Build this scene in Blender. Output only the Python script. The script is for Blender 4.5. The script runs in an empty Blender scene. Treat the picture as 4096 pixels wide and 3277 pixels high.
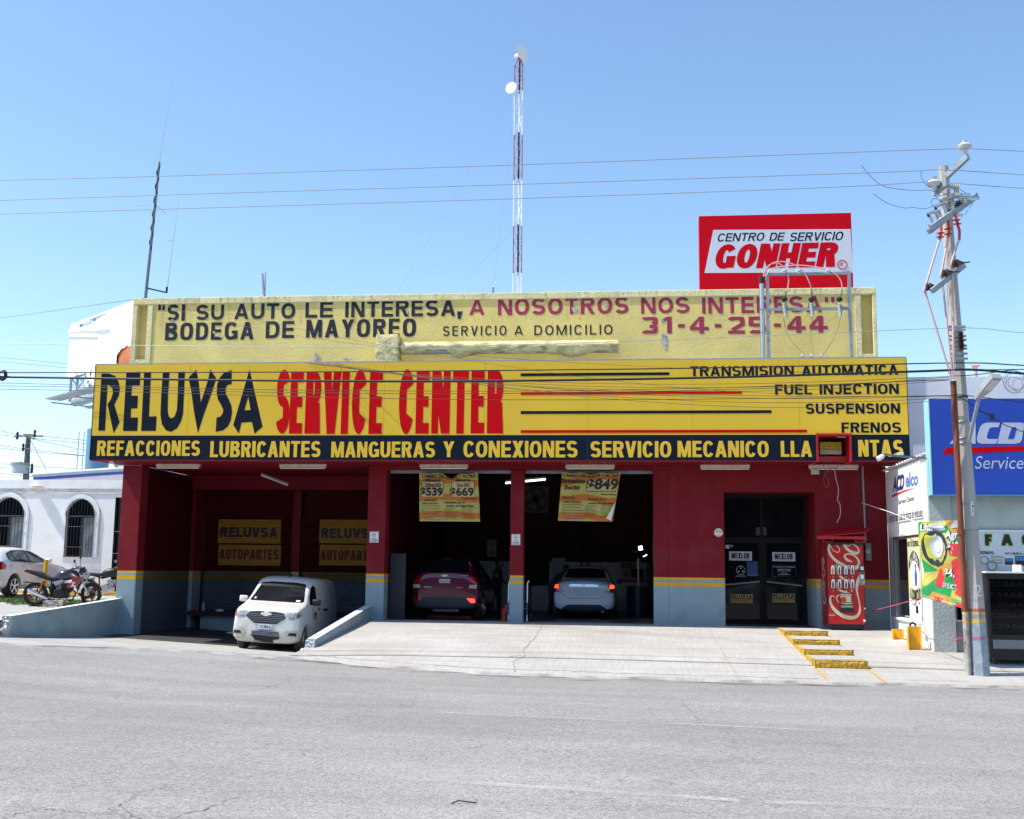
# ------------------------------------------------------------------ block capitals drawn as pen strokes (stem width s, bar height t, cap height 1)
def _st(els, s, t, closed=False):
    """els: points (x,y) or ('arc', cx,cy,rx,ry,a0,a1,e,n); sides offset radially on arcs so tight bowls never fold"""
    L = []; Rr = []; pts = []
    for k, q in enumerate(els):
        if q[0] == 'arc': pts += [(k, i) for i in range(q[8]+1)]
        else: pts.append((k, None))
    for k, i in pts:
        q = els[k]
        if i is None:
            p0 = els[k-1] if k else None; p1 = els[k+1] if k+1 < len(els) else None
            def end(z, first):
                if z[0] != 'arc': return z
                a = z[5] if first else z[6]; return _pt(z, a, 0, 0)
            A = end(p0, False) if p0 else q; Bq = end(p1, True) if p1 else q
            dx, dy = Bq[0]-A[0], Bq[1]-A[1]; d = math.hypot(dx, dy) or 1; nx, ny = -dy/d, dx/d
            kk = 1/max(1e-6, math.sqrt((nx*s/2)**2+(ny*t/2)**2)); ox, oy = nx*(s/2)**2*kk, ny*(t/2)**2*kk
            L.append((q[0]+ox, q[1]+oy)); Rr.append((q[0]-ox, q[1]-oy))
        else:
            a = q[5]+(q[6]-q[5])*i/q[8]; o, n = _pt(q, a, s/2, t/2), _pt(q, a, -s/2, -t/2)
            if q[6] > q[5]: L.append(n); Rr.append(o)
            else: L.append(o); Rr.append(n)
    v = L+Rr; n = len(L); m = n if closed else n-1
    return (v, [(i, (i+1) % n, n+(i+1) % n, n+i) for i in range(m)])
def _pt(q, deg, da, db):
    _, cx, cy, rx, ry, a0, a1, e, n = q; a = math.radians(deg); c, s_ = math.cos(a), math.sin(a)
    return (cx+max(.001, rx+da)*math.copysign(abs(c)**(2/e), c), cy+max(.001, ry+db)*math.copysign(abs(s_)**(2/e), s_))
def _pl(*p): return (list(p), [tuple(range(len(p)))])
def _rc(x0, x1, y0, y1): return _pl((x0, y0), (x1, y0), (x1, y1), (x0, y1))
def _arc(cx, cy, rx, ry, a0, a1, e, n=16): return [('arc', cx, cy, rx, ry, a0, a1, e, n)]
WID = dict(I=0, M=1.28, W=1.42, E=.88, F=.84, L=.82, J=.8, T=.92, S=.96, Q=1.05, O=1.05, C=1.0, G=1.05, A=1.08, N=1.02, V=1.02, Y=1.0, **{'1': .62, '-': .55, ',': .3, '"': .55, '$': .95, ':': .3, ' ': .5})
def glyph(c, w, s, t, e):
    a, b = s/2, t/2; w2 = w/2; B1 = _rc(0, s, 0, 1)
    if c == 'I': return [B1]
    if c == 'L': return [B1, _rc(s, w, 0, t)]
    if c == 'E': return [B1, _rc(s, w, 0, t), _rc(s, w*.94, .51-b, .51+b), _rc(s, w*.98, 1-t, 1)]
    if c == 'F': return [B1, _rc(s, w*.92, .49-b, .49+b), _rc(s, w, 1-t, 1)]
    if c == 'T': return [_rc(w2-a, w2+a, 0, 1-t), _rc(0, w, 1-t, 1)]
    if c == 'H': return [B1, _rc(w-s, w, 0, 1), _rc(s, w-s, .5-b, .5+b)]
    if c == 'A': return [_pl((0, 0), (s*1.02, 0), (w2+s*.45, 1), (w2-s*.55, 1)), _pl((w-s*1.02, 0), (w, 0), (w2+s*.55, 1), (w2-s*.45, 1)), _rc(w*.2, w*.8, .2, .2+t)]
    if c == 'V': return [_pl((0, 1), (s*1.02, 1), (w2+s*.45, 0), (w2-s*.55, 0)), _pl((w-s*1.02, 1), (w, 1), (w2+s*.55, 0), (w2-s*.45, 0))]
    if c == 'W': return [_pl((0, 1), (s, 1), (w*.28+a, 0), (w*.28-a, 0)), _pl((w2-a, 1), (w2+a, 1), (w*.28+a, 0), (w*.28-a, 0)), _pl((w2-a, 1), (w2+a, 1), (w*.72+a, 0), (w*.72-a, 0)), _pl((w-s, 1), (w, 1), (w*.72+a, 0), (w*.72-a, 0))]
    if c == 'M': return [_rc(0, s*.9, 0, 1), _rc(w-s*.9, w, 0, 1), _pl((0, 1), (s*1.15, 1), (w2+s*.45, 0), (w2-s*.45, 0)), _pl((w-s*1.15, 1), (w, 1), (w2+s*.45, 0), (w2-s*.45, 0))]
    if c == 'N': return [_rc(0, s*.92, 0, 1), _rc(w-s*.92, w, 0, 1), _pl((0, 1), (s*1.15, 1), (w, 0), (w-s*1.15, 0))]
    if c == 'K': return [B1, _pl((w-s*1.25, 1), (w, 1), (s, .30), (s, .52)), _pl((w*.34, .55), (w*.55, .72), (w, 0), (w-s*1.15, 0))]
    if c == 'X': return [_pl((0, 1), (s*1.15, 1), (w, 0), (w-s*1.15, 0)), _pl((w-s*1.15, 1), (w, 1), (s*1.15, 0), (0, 0))]
    if c == 'Y': return [_pl((0, 1), (s*1.1, 1), (w2+a, .40), (w2-a, .40)), _pl((w-s*1.1, 1), (w, 1), (w2+a, .40), (w2-a, .40)), _rc(w2-a, w2+a, 0, .42)]
    if c == 'Z': return [_rc(0, w, 0, t), _rc(0, w, 1-t, 1), _pl((0, t), (s*1.2, t), (w, 1-t), (w-s*1.2, 1-t))]
    if c in 'O0Q':
        g = [_st(_arc(w2, .5, w2-a, .5-b, 0, 345, e, 23), s, t, True)]
        return g+([_pl((w*.5, .28), (w*.7, .32), (w, -.06), (w*.78, -.06))] if c == 'Q' else [])
    if c == 'C': return [_st(_arc(w2, .5, w2-a, .5-b, 32, 328, e, 26), s, t)]
    if c == 'G': return [_st(_arc(w2, .5, w2-a, .5-b, 35, 318, e, 26), s, t), _rc(w-s*.95, w, .04, .52), _rc(w*.55, w, .52-t*.95, .52)]
    if c == 'D': return [B1, _st([(a, 1-b), (w*.4, 1-b)]+_arc(w*.45, .5, w*.55-a, .5-b, 90, -90, e, 20)+[(w*.4, b), (a, b)], s, t)]
    if c == 'P': return [B1, _st([(a, 1-b), (w*.5, 1-b)]+_arc(w*.55, .705+.0, w*.45-a, .295-b, 90, -90, e, 14)+[(a, .41+b)], s, t)]
    if c == 'R': return [B1, _st([(a, 1-b), (w*.5, 1-b)]+_arc(w*.55, .725, w*.43-a, .275-b, 90, -90, e, 14)+[(a, .45+b)], s, t), _pl((w*.40, .47), (w*.40+s*1.1, .5), (w, 0), (w-s*1.15, 0))]
    if c == 'B': return [B1, _st([(a, 1-b), (w*.5, 1-b)]+_arc(w*.52, .755, w*.42-a, .245-b, 90, -90, e, 14)+[(a, .51+b)], s, t), _st([(a, .51), (w*.5, .51)]+_arc(w*.55, .2725, w*.45-a, .2725-b, 90, -90, e, 14)+[(a, b)], s, t)]
    if c == 'U': return [_st([(a, 1), (a, .4)]+_arc(w2, b+.30, w2-a, .30, 180, 360, e, 16)+[(w-a, .4), (w-a, 1)], s, t)]
    if c == 'J': return [_st([(w-a, 1), (w-a, .4)]+_arc(w2, b+.28, w2-a, .28, 0, -160, e, 16), s, t)]
    if c in 'S$':
        r1 = (.5-b)/2; g = [_st(_arc(w2, .5+r1, w2-a*1.05, r1, 22, 262, e, 16)+_arc(w2, .5-r1, w2-a, r1, 82, -158, e, 16), s, t)]
        return g+([_rc(w2-a*.4, w2+a*.4, -.1, 1.1)] if c == '$' else [])
    if c == '1': return [_rc(w-s, w, 0, 1), _pl((w-s, 1), (w-s, 1-t*1.1), (0, .68), (0, .84))]
    if c == '2': return [_st(_arc(w2, .69, w2-a, .31-b, 168, -28, e, 16)+[(s*.9, t+.03)], s, t*1.02), _rc(0, w, 0, t)]
    if c == '3': return [_st(_arc(w2, .745, w2-a, .255-b, 160, -80, e, 14), s, t), _st(_arc(w2, .27, w2-a, .27-b, 90, -160, e, 14), s, t)]
    if c == '4': return [_rc(w*.62-a, w*.62+a, 0, 1), _rc(0, w, .2, .2+t), _pl((0, .2+t*.3), (0, .2+t*1.2), (w*.62-a, 1), (w*.62+a*.6, 1), (w*.62-a*.6, .86), (s*.9, .2+t*.9))]
    if c == '5': return [_rc(0, w*.94, 1-t, 1), _rc(0, s, .44, 1-t), _st([(a, .44+b)]+_arc(w2, .30, w2-a, .30-b, 100, -158, e, 16), s, t)]
    if c == '6': return [_st(_arc(w2, .30, w2-a, .30-b, 0, 345, e, 20), s, t, True), _st(_arc(w2, .62, w2-a, .38-b, 40, 180, e, 12)+[(a, .3)], s, t)]
    if c == '8': return [_st(_arc(w2, .29, w2-a, .29-b, 0, 345, e, 20), s, t, True), _st(_arc(w2, .77, w2*.92-a, .23-b, 0, 345, e, 20), s, t, True)]
    if c == '9': return [_st(_arc(w2, .70, w2-a, .30-b, 0, 345, e, 20), s, t, True), _st([(w-a, .7)]+_arc(w2, .38, w2-a, .38-b, 0, -140, e, 12), s, t)]
    if c == '7': return [_rc(0, w, 1-t, 1), _pl((w*.2, 0), (w*.2+s*1.1, 0), (w, 1-t), (w-s*1.1, 1-t))]
    if c == '-': return [_rc(0, w, .36, .36+t)]
    if c == '"': return [_rc(0, s*.8, .66, 1), _rc(w-s*.8, w, .66, 1)]
    if c == ',': return [_pl((0, t*.9), (w, t*.9), (w*.6, -t*.8), (w*.1, -t*.8))]
    if c == ':': return [_rc(0, w, 0, t), _rc(0, w, .5, .5+t)]
    return []
def block_text(txt, x0, x1, z0, z1, y, mat, parent, stem=.2, bar=.17, gap=.10, e=2.5, shear=0, name='lettering', fmap=None, dy=.0006):
    H = z1-z0; Wd = (x1-x0)/H; n = len(txt)
    k = (Wd-gap*(n-1)-stem*txt.count('I'))/max(.01, sum(WID.get(c, 1) for c in txt)); mb = MB(); x = 0; lay = 0
    for c in txt:
        w = stem if c == 'I' else WID.get(c, 1)*k
        for i, (vs, fs) in enumerate(glyph(c, w, stem, bar, e)):
            q = [(x+a+shear*b, b) for a, b in vs]
            mb.add([(fmap(a/Wd, b) if fmap else (x0+a*H, y, z0+b*H)) for a, b in q] if fmap else [(x0+a*H, y-dy*i, z0+b*H) for a, b in q], fs)
        x += w+gap
    return mb.build(name, mat, parent, fix=False)
def px_block(s, box, y, mat, parent, **k):
    u0, v0, u1, v1 = box
    return block_text(s, P(u0, (v0+v1)/2, y).x, P(u1, (v0+v1)/2, y).x, P((u0+u1)/2, v1, y).z, P((u0+u1)/2, v0, y).z, y, mat, parent, **k)
import bpy, bmesh, math, random
from mathutils import Vector, Matrix, geometry
from mathutils.bvhtree import BVHTree
R = random.Random(7)
S = bpy.context.scene
C = S.collection

# ------------------------------------------------------------------ camera, sky, sun, exposure
TH, YAW, ROLL, FOC = 0.140084465, 0.110593759, 0.0116003229, 4519.49
CAM = Vector((0, -27.0, 1.26))
_fw = Vector((-math.sin(YAW)*math.cos(TH), math.cos(YAW)*math.cos(TH), math.sin(TH)))
_r0 = Vector((math.cos(YAW), math.sin(YAW), 0)); _u0 = _r0.cross(_fw)
_r = math.cos(ROLL)*_r0 + math.sin(ROLL)*_u0
_u = -math.sin(ROLL)*_r0 + math.cos(ROLL)*_u0
cam = bpy.data.objects.new('camera', bpy.data.cameras.new('camera'))
cam.data.sensor_width = 36; cam.data.lens = FOC/4096*36
cam.data.clip_start = .1; cam.data.clip_end = 2000
_m = Matrix((_r, _u, -_fw)).transposed().to_4x4(); _m.translation = CAM
cam.matrix_world = _m
C.objects.link(cam); S.camera = cam

SUN = Vector((-.645, -.17, 1.0)).normalized()
SUN_E = math.asin(SUN.z); SUN_AZ = math.atan2(SUN.x, SUN.y)
world = bpy.data.worlds.new('World'); S.world = world; world.use_nodes = True
wn = world.node_tree.nodes; wl = world.node_tree.links
sky = wn.new('ShaderNodeTexSky'); sky.sky_type = 'NISHITA'; sky.sun_disc = False
sky.sun_elevation = SUN_E; sky.sun_rotation = SUN_AZ
sky.air_density = 1.0; sky.dust_density = .5; sky.ozone_density = 1.0; sky.altitude = 0
wn['Background'].inputs['Strength'].default_value = .15
hs = wn.new('ShaderNodeHueSaturation'); hs.inputs['Saturation'].default_value = 1.06; hs.inputs['Value'].default_value = 1.18
wl.new(sky.outputs[0], hs.inputs['Color']); tn = wn.new('ShaderNodeMix'); tn.data_type = 'RGBA'; tn.blend_type = 'MULTIPLY'; tn.inputs[0].default_value = 1; tn.inputs[7].default_value = (.95, 1.0, 1.01, 1)
wl.new(hs.outputs[0], tn.inputs[6]); wl.new(tn.outputs[2], wn['Background'].inputs['Color'])
sl = bpy.data.objects.new('sun', bpy.data.lights.new('sun', 'SUN'))
sl.data.energy = 4.9; sl.data.angle = math.radians(.5); sl.data.color = (1, .94, .85)
sl.rotation_euler = (-SUN).to_track_quat('-Z', 'Y').to_euler()
C.objects.link(sl)
S.view_settings.view_transform = 'Standard'; S.view_settings.look = 'None'
S.view_settings.exposure = .40; S.view_settings.gamma = 1
S.render.engine = 'CYCLES'

# ------------------------------------------------------------------ measuring: a photo pixel seen on a known plane of the place
def _ray(u, v): return _fw*FOC + _r*(u-2048) - _u*(v-1638.5)
def P(u, v, y): d = _ray(u, v); return CAM + d*((y-CAM.y)/d.y)
def PX(u, v, x): d = _ray(u, v); return CAM + d*((x-CAM.x)/d.x)
def PZ(u, v, z): d = _ray(u, v); return CAM + d*((z-CAM.z)/d.z)

# ------------------------------------------------------------------ objects
def tag(o, label=None, cat=None, group=None, kind=None):
    if label: o['label'] = label
    if cat: o['category'] = cat
    if group: o['group'] = group
    if kind: o['kind'] = kind
    return o
def thing(name, label, cat, loc=(0, 0, 0), group=None, rz=0):
    o = bpy.data.objects.new(name, None); o.location = loc; o.rotation_euler = (0, 0, rz)
    o.empty_display_size = .2; C.objects.link(o)
    return tag(o, label, cat, group)
def origin(o):
    v = Vector((0, 0, 0))
    while o: v = v + Vector(o.location); o = o.parent
    return v
def link(name, me, mat, parent=None, local=False, base=None):
    if mat:
        me.materials.clear(); me.materials.append(mat)
    o = bpy.data.objects.new(name, me); C.objects.link(o)
    if parent:
        o.parent = parent
        if not local: me.transform(Matrix.Translation(-origin(parent)))
    elif base is not None:
        me.transform(Matrix.Translation(-Vector(base))); o.location = base
    return o
class MB:
    def __init__(s): s.v = []; s.f = []
    def add(s, vs, fs):
        n = len(s.v); s.v += [tuple(v) for v in vs]; s.f += [tuple(i+n for i in f) for f in fs]; return s
    def box(s, x0, x1, y0, y1, z0, z1):
        return s.add([(x0,y0,z0),(x1,y0,z0),(x1,y1,z0),(x0,y1,z0),(x0,y0,z1),(x1,y0,z1),(x1,y1,z1),(x0,y1,z1)],
                     [(0,3,2,1),(4,5,6,7),(0,1,5,4),(1,2,6,5),(2,3,7,6),(3,0,4,7)])
    def bevbox(s, x0, x1, y0, y1, z0, z1, b=.01):
        bm = bmesh.new(); bmesh.ops.create_cube(bm, size=1)
        for v in bm.verts:
            v.co = Vector(((x0+x1)/2+v.co.x*(x1-x0), (y0+y1)/2+v.co.y*(y1-y0), (z0+z1)/2+v.co.z*(z1-z0)))
        bmesh.ops.bevel(bm, geom=bm.edges[:], offset=b, segments=2, affect='EDGES', profile=.6)
        return s.bm(bm)
    def bm(s, bm):
        bm.verts.index_update(); s.add([v.co for v in bm.verts], [[v.index for v in f.verts] for f in bm.faces]); bm.free(); return s
    def hexa(s, p): return s.add(p, [(0,3,2,1),(4,5,6,7),(0,1,5,4),(1,2,6,5),(2,3,7,6),(3,0,4,7)])
    def bar(s, a, b, w, h=None, up=(0, 0, 1)):
        a = Vector(a); b = Vector(b); h = h or w; d = (b-a).normalized(); up = Vector(up)
        if abs(d.dot(up)) > .98: up = Vector((0, 1, 0))
        x = d.cross(up).normalized()*w/2; z = x.cross(d).normalized()*h/2
        return s.hexa([a-x-z, a+x-z, b+x-z, b-x-z, a-x+z, a+x+z, b+x+z, b-x+z])
    def ring(s, c, d, r, n, ref=None):
        d = Vector(d).normalized(); ref = Vector(ref or (0, 0, 1))
        if abs(d.dot(ref)) > .95: ref = Vector((0, 1, 0))
        x = d.cross(ref).normalized(); z = x.cross(d)
        return [Vector(c)+(x*math.cos(a)+z*math.sin(a))*r for a in [2*math.pi*i/n for i in range(n)]]
    def cyl(s, a, b, r0, r1=None, n=12, cap=True):
        r1 = r0 if r1 is None else r1; a = Vector(a); b = Vector(b)
        vs = s.ring(a, b-a, r0, n)+s.ring(b, b-a, r1, n)
        fs = [(i, (i+1) % n, n+(i+1) % n, n+i) for i in range(n)]
        if cap: fs += [tuple(range(n))[::-1], tuple(range(n, 2*n))]
        return s.add(vs, fs)
    def tube(s, pts, r, n=6, cap=True):
        pts = [Vector(p) for p in pts]; m = len(pts); vs = []; ref = None
        rr = r if isinstance(r, (list, tuple)) else [r]*m
        for i, p in enumerate(pts):
            d = pts[min(i+1, m-1)]-pts[max(i-1, 0)]
            if ref is None: ref = Vector((0, 0, 1)) if abs(d.normalized().z) < .9 else Vector((0, 1, 0))
            d.normalize(); x = d.cross(ref).normalized(); z = x.cross(d).normalized(); ref = z
            vs += [p+(x*math.cos(a)+z*math.sin(a))*rr[i] for a in [2*math.pi*k/n for k in range(n)]]
        fs = [(j*n+i, j*n+(i+1) % n, (j+1)*n+(i+1) % n, (j+1)*n+i) for j in range(m-1) for i in range(n)]
        if cap: fs += [tuple(range(n))[::-1], tuple(range((m-1)*n, m*n))]
        return s.add(vs, fs)
    def lathe(s, a, d, prof, n=12):
        """prof: (t along d, radius)"""
        a = Vector(a); d = Vector(d).normalized(); vs = []
        for t, r in prof: vs += s.ring(a+d*t, d, max(r, 1e-4), n)
        m = len(prof)
        return s.add(vs, [(j*n+i, j*n+(i+1) % n, (j+1)*n+(i+1) % n, (j+1)*n+i) for j in range(m-1) for i in range(n)]+[tuple(range(n))[::-1], tuple(range((m-1)*n, m*n))])
    def torus(s, c, d, R0, r, n=24, k=8):
        c = Vector(c); d = Vector(d).normalized(); rg = s.ring(c, d, 1, n); vs = []
        for p in rg:
            e = (p-c)
            for j in range(k):
                a = 2*math.pi*j/k; vs.append(c+e*(R0+r*math.cos(a))+d*r*math.sin(a))
        return s.add(vs, [(i*k+j, ((i+1) % n)*k+j, ((i+1) % n)*k+(j+1) % k, i*k+(j+1) % k) for i in range(n) for j in range(k)])
    def prism(s, poly, f0, f1):
        """poly 2D list; f0,f1 map (a,b)->3D for both faces"""
        n = len(poly)
        return s.add([f0(*p) for p in poly]+[f1(*p) for p in poly], [tuple(range(n)), tuple(range(n, 2*n))[::-1]]+[(i, (i+1) % n, n+(i+1) % n, n+i) for i in range(n)])
    def grid(s, nx, ny, fn):
        return s.add([fn(i/nx, j/ny) for j in range(ny+1) for i in range(nx+1)],
                     [(j*(nx+1)+i, j*(nx+1)+i+1, (j+1)*(nx+1)+i+1, (j+1)*(nx+1)+i) for j in range(ny) for i in range(nx)])
    def sphere(s, c, r, n=12, m=8, sc=(1, 1, 1)):
        vs = []; c = Vector(c)
        for j in range(m+1):
            b = math.pi*j/m
            for i in range(n):
                a = 2*math.pi*i/n; vs.append((c.x+r*sc[0]*math.sin(b)*math.cos(a), c.y+r*sc[1]*math.sin(b)*math.sin(a), c.z+r*sc[2]*math.cos(b)))
        return s.add(vs, [(j*n+i, j*n+(i+1) % n, (j+1)*n+(i+1) % n, (j+1)*n+i) for j in range(m) for i in range(n)])
    def build(s, name, mat, parent=None, smooth=False, local=False, base=None, fix=True):
        me = bpy.data.meshes.new(name); me.from_pydata(s.v, [], s.f)
        if fix:
            bm = bmesh.new(); bm.from_mesh(me)
            if smooth: bmesh.ops.remove_doubles(bm, verts=bm.verts, dist=1e-5)
            bmesh.ops.recalc_face_normals(bm, faces=bm.faces)
            bm.to_mesh(me); bm.free()
        if smooth:
            me.polygons.foreach_set('use_smooth', [True]*len(me.polygons))
            me.update()
            try: me.set_sharp_from_angle(angle=math.radians(smooth if smooth > 1 else 40))
            except Exception: pass
        me.update()
        return link(name, me, mat, parent, local, base)
def B(name, mat, parent, *a, **k): return MB().box(*a).build(name, mat, parent, **k)
def dup(root, loc=None, rz=None, label=None, group=None):
    def cp(o, par):
        c = o.copy(); C.objects.link(c); c.parent = par
        for ch in o.children: cp(ch, c)
        return c
    c = cp(root, None)
    if loc is not None: c.location = loc
    if rz is not None: c.rotation_euler.z = rz
    if label: c['label'] = label
    if group: c['group'] = group
    return c

# ------------------------------------------------------------------ materials
def _noise(nt, scale, detail=4, coord=None, rough=.55, dist=0):
    n = nt.nodes.new('ShaderNodeTexNoise'); n.inputs['Scale'].default_value = scale; n.inputs['Detail'].default_value = detail
    n.inputs['Roughness'].default_value = rough; n.inputs['Distortion'].default_value = dist
    if coord is not None: nt.links.new(coord, n.inputs['Vector'])
    return n.outputs['Fac']
def _ramp(nt, fac, stops):
    n = nt.nodes.new('ShaderNodeValToRGB'); e = n.color_ramp.elements
    while len(e) < len(stops): e.new(.5)
    for k, (p, c) in zip(e, stops): k.position = p; k.color = (*c, 1) if len(c) == 3 else c
    nt.links.new(fac, n.inputs[0]); return n.outputs[0]
def _mix(nt, fac, a, b, mode='MIX'):
    n = nt.nodes.new('ShaderNodeMix'); n.data_type = 'RGBA'; n.blend_type = mode
    for sock, val in ((0, fac), (6, a), (7, b)):
        if isinstance(val, (int, float)): n.inputs[sock].default_value = val
        elif isinstance(val, (tuple, list)): n.inputs[sock].default_value = (*val[:3], 1)
        else: nt.links.new(val, n.inputs[sock])
    return n.outputs[2]
def _math(nt, op, a, b=None, c=None):
    n = nt.nodes.new('ShaderNodeMath'); n.operation = op
    for i, val in enumerate((a, b, c)):
        if val is None: continue
        if isinstance(val, (int, float)): n.inputs[i].default_value = val
        else: nt.links.new(val, n.inputs[i])
    return n.outputs[0]
def M(name, col, rough=.6, metal=0, var=.12, vs=2.5, bump=0, bs=60, bd=.02, dirt=None, ds=1.2, damt=.5, spec=.5, coat=0, emit=None, trans=0, alpha=1, base=None, fine=0, stretch=None):
    """principled paint with slow tone variation, fine relief and optional dirt patches"""
    m = bpy.data.materials.new(name); m.use_nodes = True; nt = m.node_tree; b = nt.nodes['Principled BSDF']
    co = nt.nodes.new('ShaderNodeNewGeometry').outputs['Position']
    if stretch:
        mp = nt.nodes.new('ShaderNodeMapping'); mp.inputs['Scale'].default_value = stretch; nt.links.new(co, mp.inputs[0]); cs = mp.outputs[0]
    else: cs = co
    c = base(nt, co) if base else col
    if var:
        n = _noise(nt, vs, 5, cs)
        r = _ramp(nt, n, [(.3, (1-var,)*3), (.7, (1+var*.6,)*3)])
        c = _mix(nt, 1.0, c, r, 'MULTIPLY')
    if fine:
        r = _ramp(nt, _noise(nt, bs, 3, co), [(.3, (1-fine,)*3), (.7, (1+fine*.7,)*3)]); c = _mix(nt, 1.0, c, r, 'MULTIPLY')
    if dirt:
        n = _ramp(nt, _noise(nt, ds, 6, cs, .65), [(.48, (0, 0, 0)), (.72, (1, 1, 1))])
        c = _mix(nt, _math(nt, 'MULTIPLY', n, damt), c, dirt)
    if isinstance(c, tuple): b.inputs['Base Color'].default_value = (*c[:3], 1)
    else: nt.links.new(c, b.inputs['Base Color'])
    b.inputs['Roughness'].default_value = rough; b.inputs['Metallic'].default_value = metal
    b.inputs['Specular IOR Level'].default_value = spec; b.inputs['Coat Weight'].default_value = coat; b.inputs['Coat Roughness'].default_value = .05
    if emit: b.inputs['Emission Color'].default_value = (*emit[0], 1); b.inputs['Emission Strength'].default_value = emit[1]
    if trans: b.inputs['Transmission Weight'].default_value = trans
    if alpha < 1: b.inputs['Alpha'].default_value = alpha
    if bump:
        bn = nt.nodes.new('ShaderNodeBump'); bn.inputs['Strength'].default_value = bump; bn.inputs['Distance'].default_value = bd
        nt.links.new(_noise(nt, bs, 5, co), bn.inputs['Height']); nt.links.new(bn.outputs[0], b.inputs['Normal'])
    return m
YEL = (.72, .47, .045); MAR = (.19, .006, .014); GRB = (.27, .37, .42); SAF = (.78, .40, .012); NAVY = (.006, .011, .022)
def bands(nt, co):
    s = nt.nodes.new('ShaderNodeSeparateXYZ'); nt.links.new(co, s.inputs[0])
    z = _math(nt, 'ADD', s.outputs[2], _math(nt, 'MULTIPLY', _math(nt, 'SUBTRACT', _noise(nt, 9, 2, co), .5), .008))
    def above(h, lo, hi): return _mix(nt, _math(nt, 'GREATER_THAN', z, h), lo, hi)
    c = above(.90, GRB, SAF); c = above(.99, c, GRB); c = above(1.055, c, SAF); return above(1.105, c, MAR)
m_band = M('banded_wall_paint', GRB, .62, var=.14, vs=1.6, bump=.35, bs=38, bd=.012, spec=.2, base=bands, dirt=(.09, .05, .05), ds=1.6, damt=.35, fine=.06)
def bands_in(nt, co): return _mix(nt, 1, bands(nt, co), (.30, .30, .32), 'MULTIPLY')  # bay shade put into the colour: wall bands multiplied darker
m_bandin = M('shade_darkened_banded_paint', GRB, .7, var=.2, vs=1.2, bump=.35, bs=38, bd=.012, spec=.15, base=bands_in)
m_maroon = M('maroon_paint', MAR, .55, spec=.2, var=.18, bump=.3, bs=40, bd=.01)
m_maroondk = M('maroon_shaded_paint', (.045, .003, .006), .8, var=.2)  # maroon darkened for indoor and recessed parts, shade put into the colour
m_grb = M('grey_blue_paint', GRB, .65, var=.14, vs=2, bump=.3, bs=30, bd=.012, dirt=(.12, .13, .12), ds=1.5, damt=.4)
m_wallpaint = M('weathered_yellow_render', (.80, .63, .21), .85, var=.10, vs=.9, bump=.5, bs=22, bd=.015, dirt=(.52, .42, .16), ds=.8, damt=.5, fine=.05)
m_lip = M('faded_cream_render', (.80, .70, .38), .88, var=.10, vs=1.5, bump=.7, bs=16, bd=.02, dirt=(.36, .31, .17), ds=1.6, damt=.6, stretch=(1, 1, .35))
m_yel = M('sign_yellow_vinyl', YEL, .45, var=.05, vs=.8, spec=.12)
m_navy = M('sign_navy_vinyl', NAVY, .45, var=.1, spec=.12)
m_red = M('sign_red_vinyl', (.54, .001, .004), .45, var=.05, spec=.1)
m_redpt = M('painted_rose_letters', (.36, .028, .085), .8, var=.15, vs=5)
m_blkpt = M('painted_black_letters', (.012, .014, .03), .8, var=.2, vs=5)
m_saf = M('saffron_paint', (.80, .42, .02), .6, var=.15, vs=4, bump=.2, bs=40)
m_stepy = M('worn_yellow_paint', (.62, .36, .03), .8, var=.25, vs=7, bump=.9, bs=28, bd=.03, dirt=(.20, .15, .04), ds=5, damt=.75, stretch=(1, 1, 3))
m_white = M('white_gloss', (.80, .80, .79), .3, var=.04)
m_whitewall = M('white_stucco', (.84, .83, .81), .85, var=.06, vs=1.2, bump=.35, bs=30, bd=.01, dirt=(.5, .48, .42), ds=1.2, damt=.35)
m_whiteplain = M('white_wall_paint', (.84, .84, .83), .8, var=.08, bump=.2, bs=25, dirt=(.5, .5, .48), ds=2, damt=.3)
m_black = M('black_plastic', (.012, .012, .014), .45, var=.1)
m_dark = M('dark_matte', (.02, .02, .022), .8, var=.2)
m_rubber = M('tyre_rubber', (.022, .022, .023), .85, var=.2, bump=.3, bs=90)
m_rubberd = M('dusty_tyre_rubber', (.055, .052, .048), .9, var=.25, bump=.3, bs=90)
m_chrome = M('chrome', (.75, .75, .76), .12, 1, var=.05)
m_alu = M('brushed_aluminium', (.55, .56, .57), .35, 1, var=.08)
m_galv = M('galvanised_steel', (.30, .35, .39), .55, .3, var=.15, vs=8)
m_glass = M('dark_window_glass', (.005, .007, .010), .04, 0, var=.2, vs=2, spec=.25)
m_grey = M('grey_metal_paint', (.22, .24, .25), .5, .1, var=.12)
m_porc = M('grey_porcelain', (.52, .54, .54), .25, var=.05)
m_brown = M('brown_porcelain', (.045, .018, .015), .25, var=.1)
m_wire = M('grey_wire', (.10, .10, .11), .6, var=.1)
m_wirec = M('copper_grey_conductor', (.24, .21, .22), .6, 0, var=.1)
m_cable = M('black_cable', (.010, .011, .014), .5, var=.1)
m_pink = M('pale_pink_cable', (.62, .42, .42), .55, var=.12, vs=9)
m_redins = M('red_insulator', (.55, .05, .05), .45, var=.1)
m_paper = M('printed_paper_white', (.78, .79, .80), .6, var=.05)
m_ink = M('black_ink', (.012, .012, .016), .6, var=.05)
m_inkred = M('red_ink', (.60, .03, .03), .6, var=.05)
m_inkblue = M('blue_ink', (.03, .10, .42), .6, var=.05)
m_inkgreen = M('green_ink', (.04, .30, .12), .6, var=.05)

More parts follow.
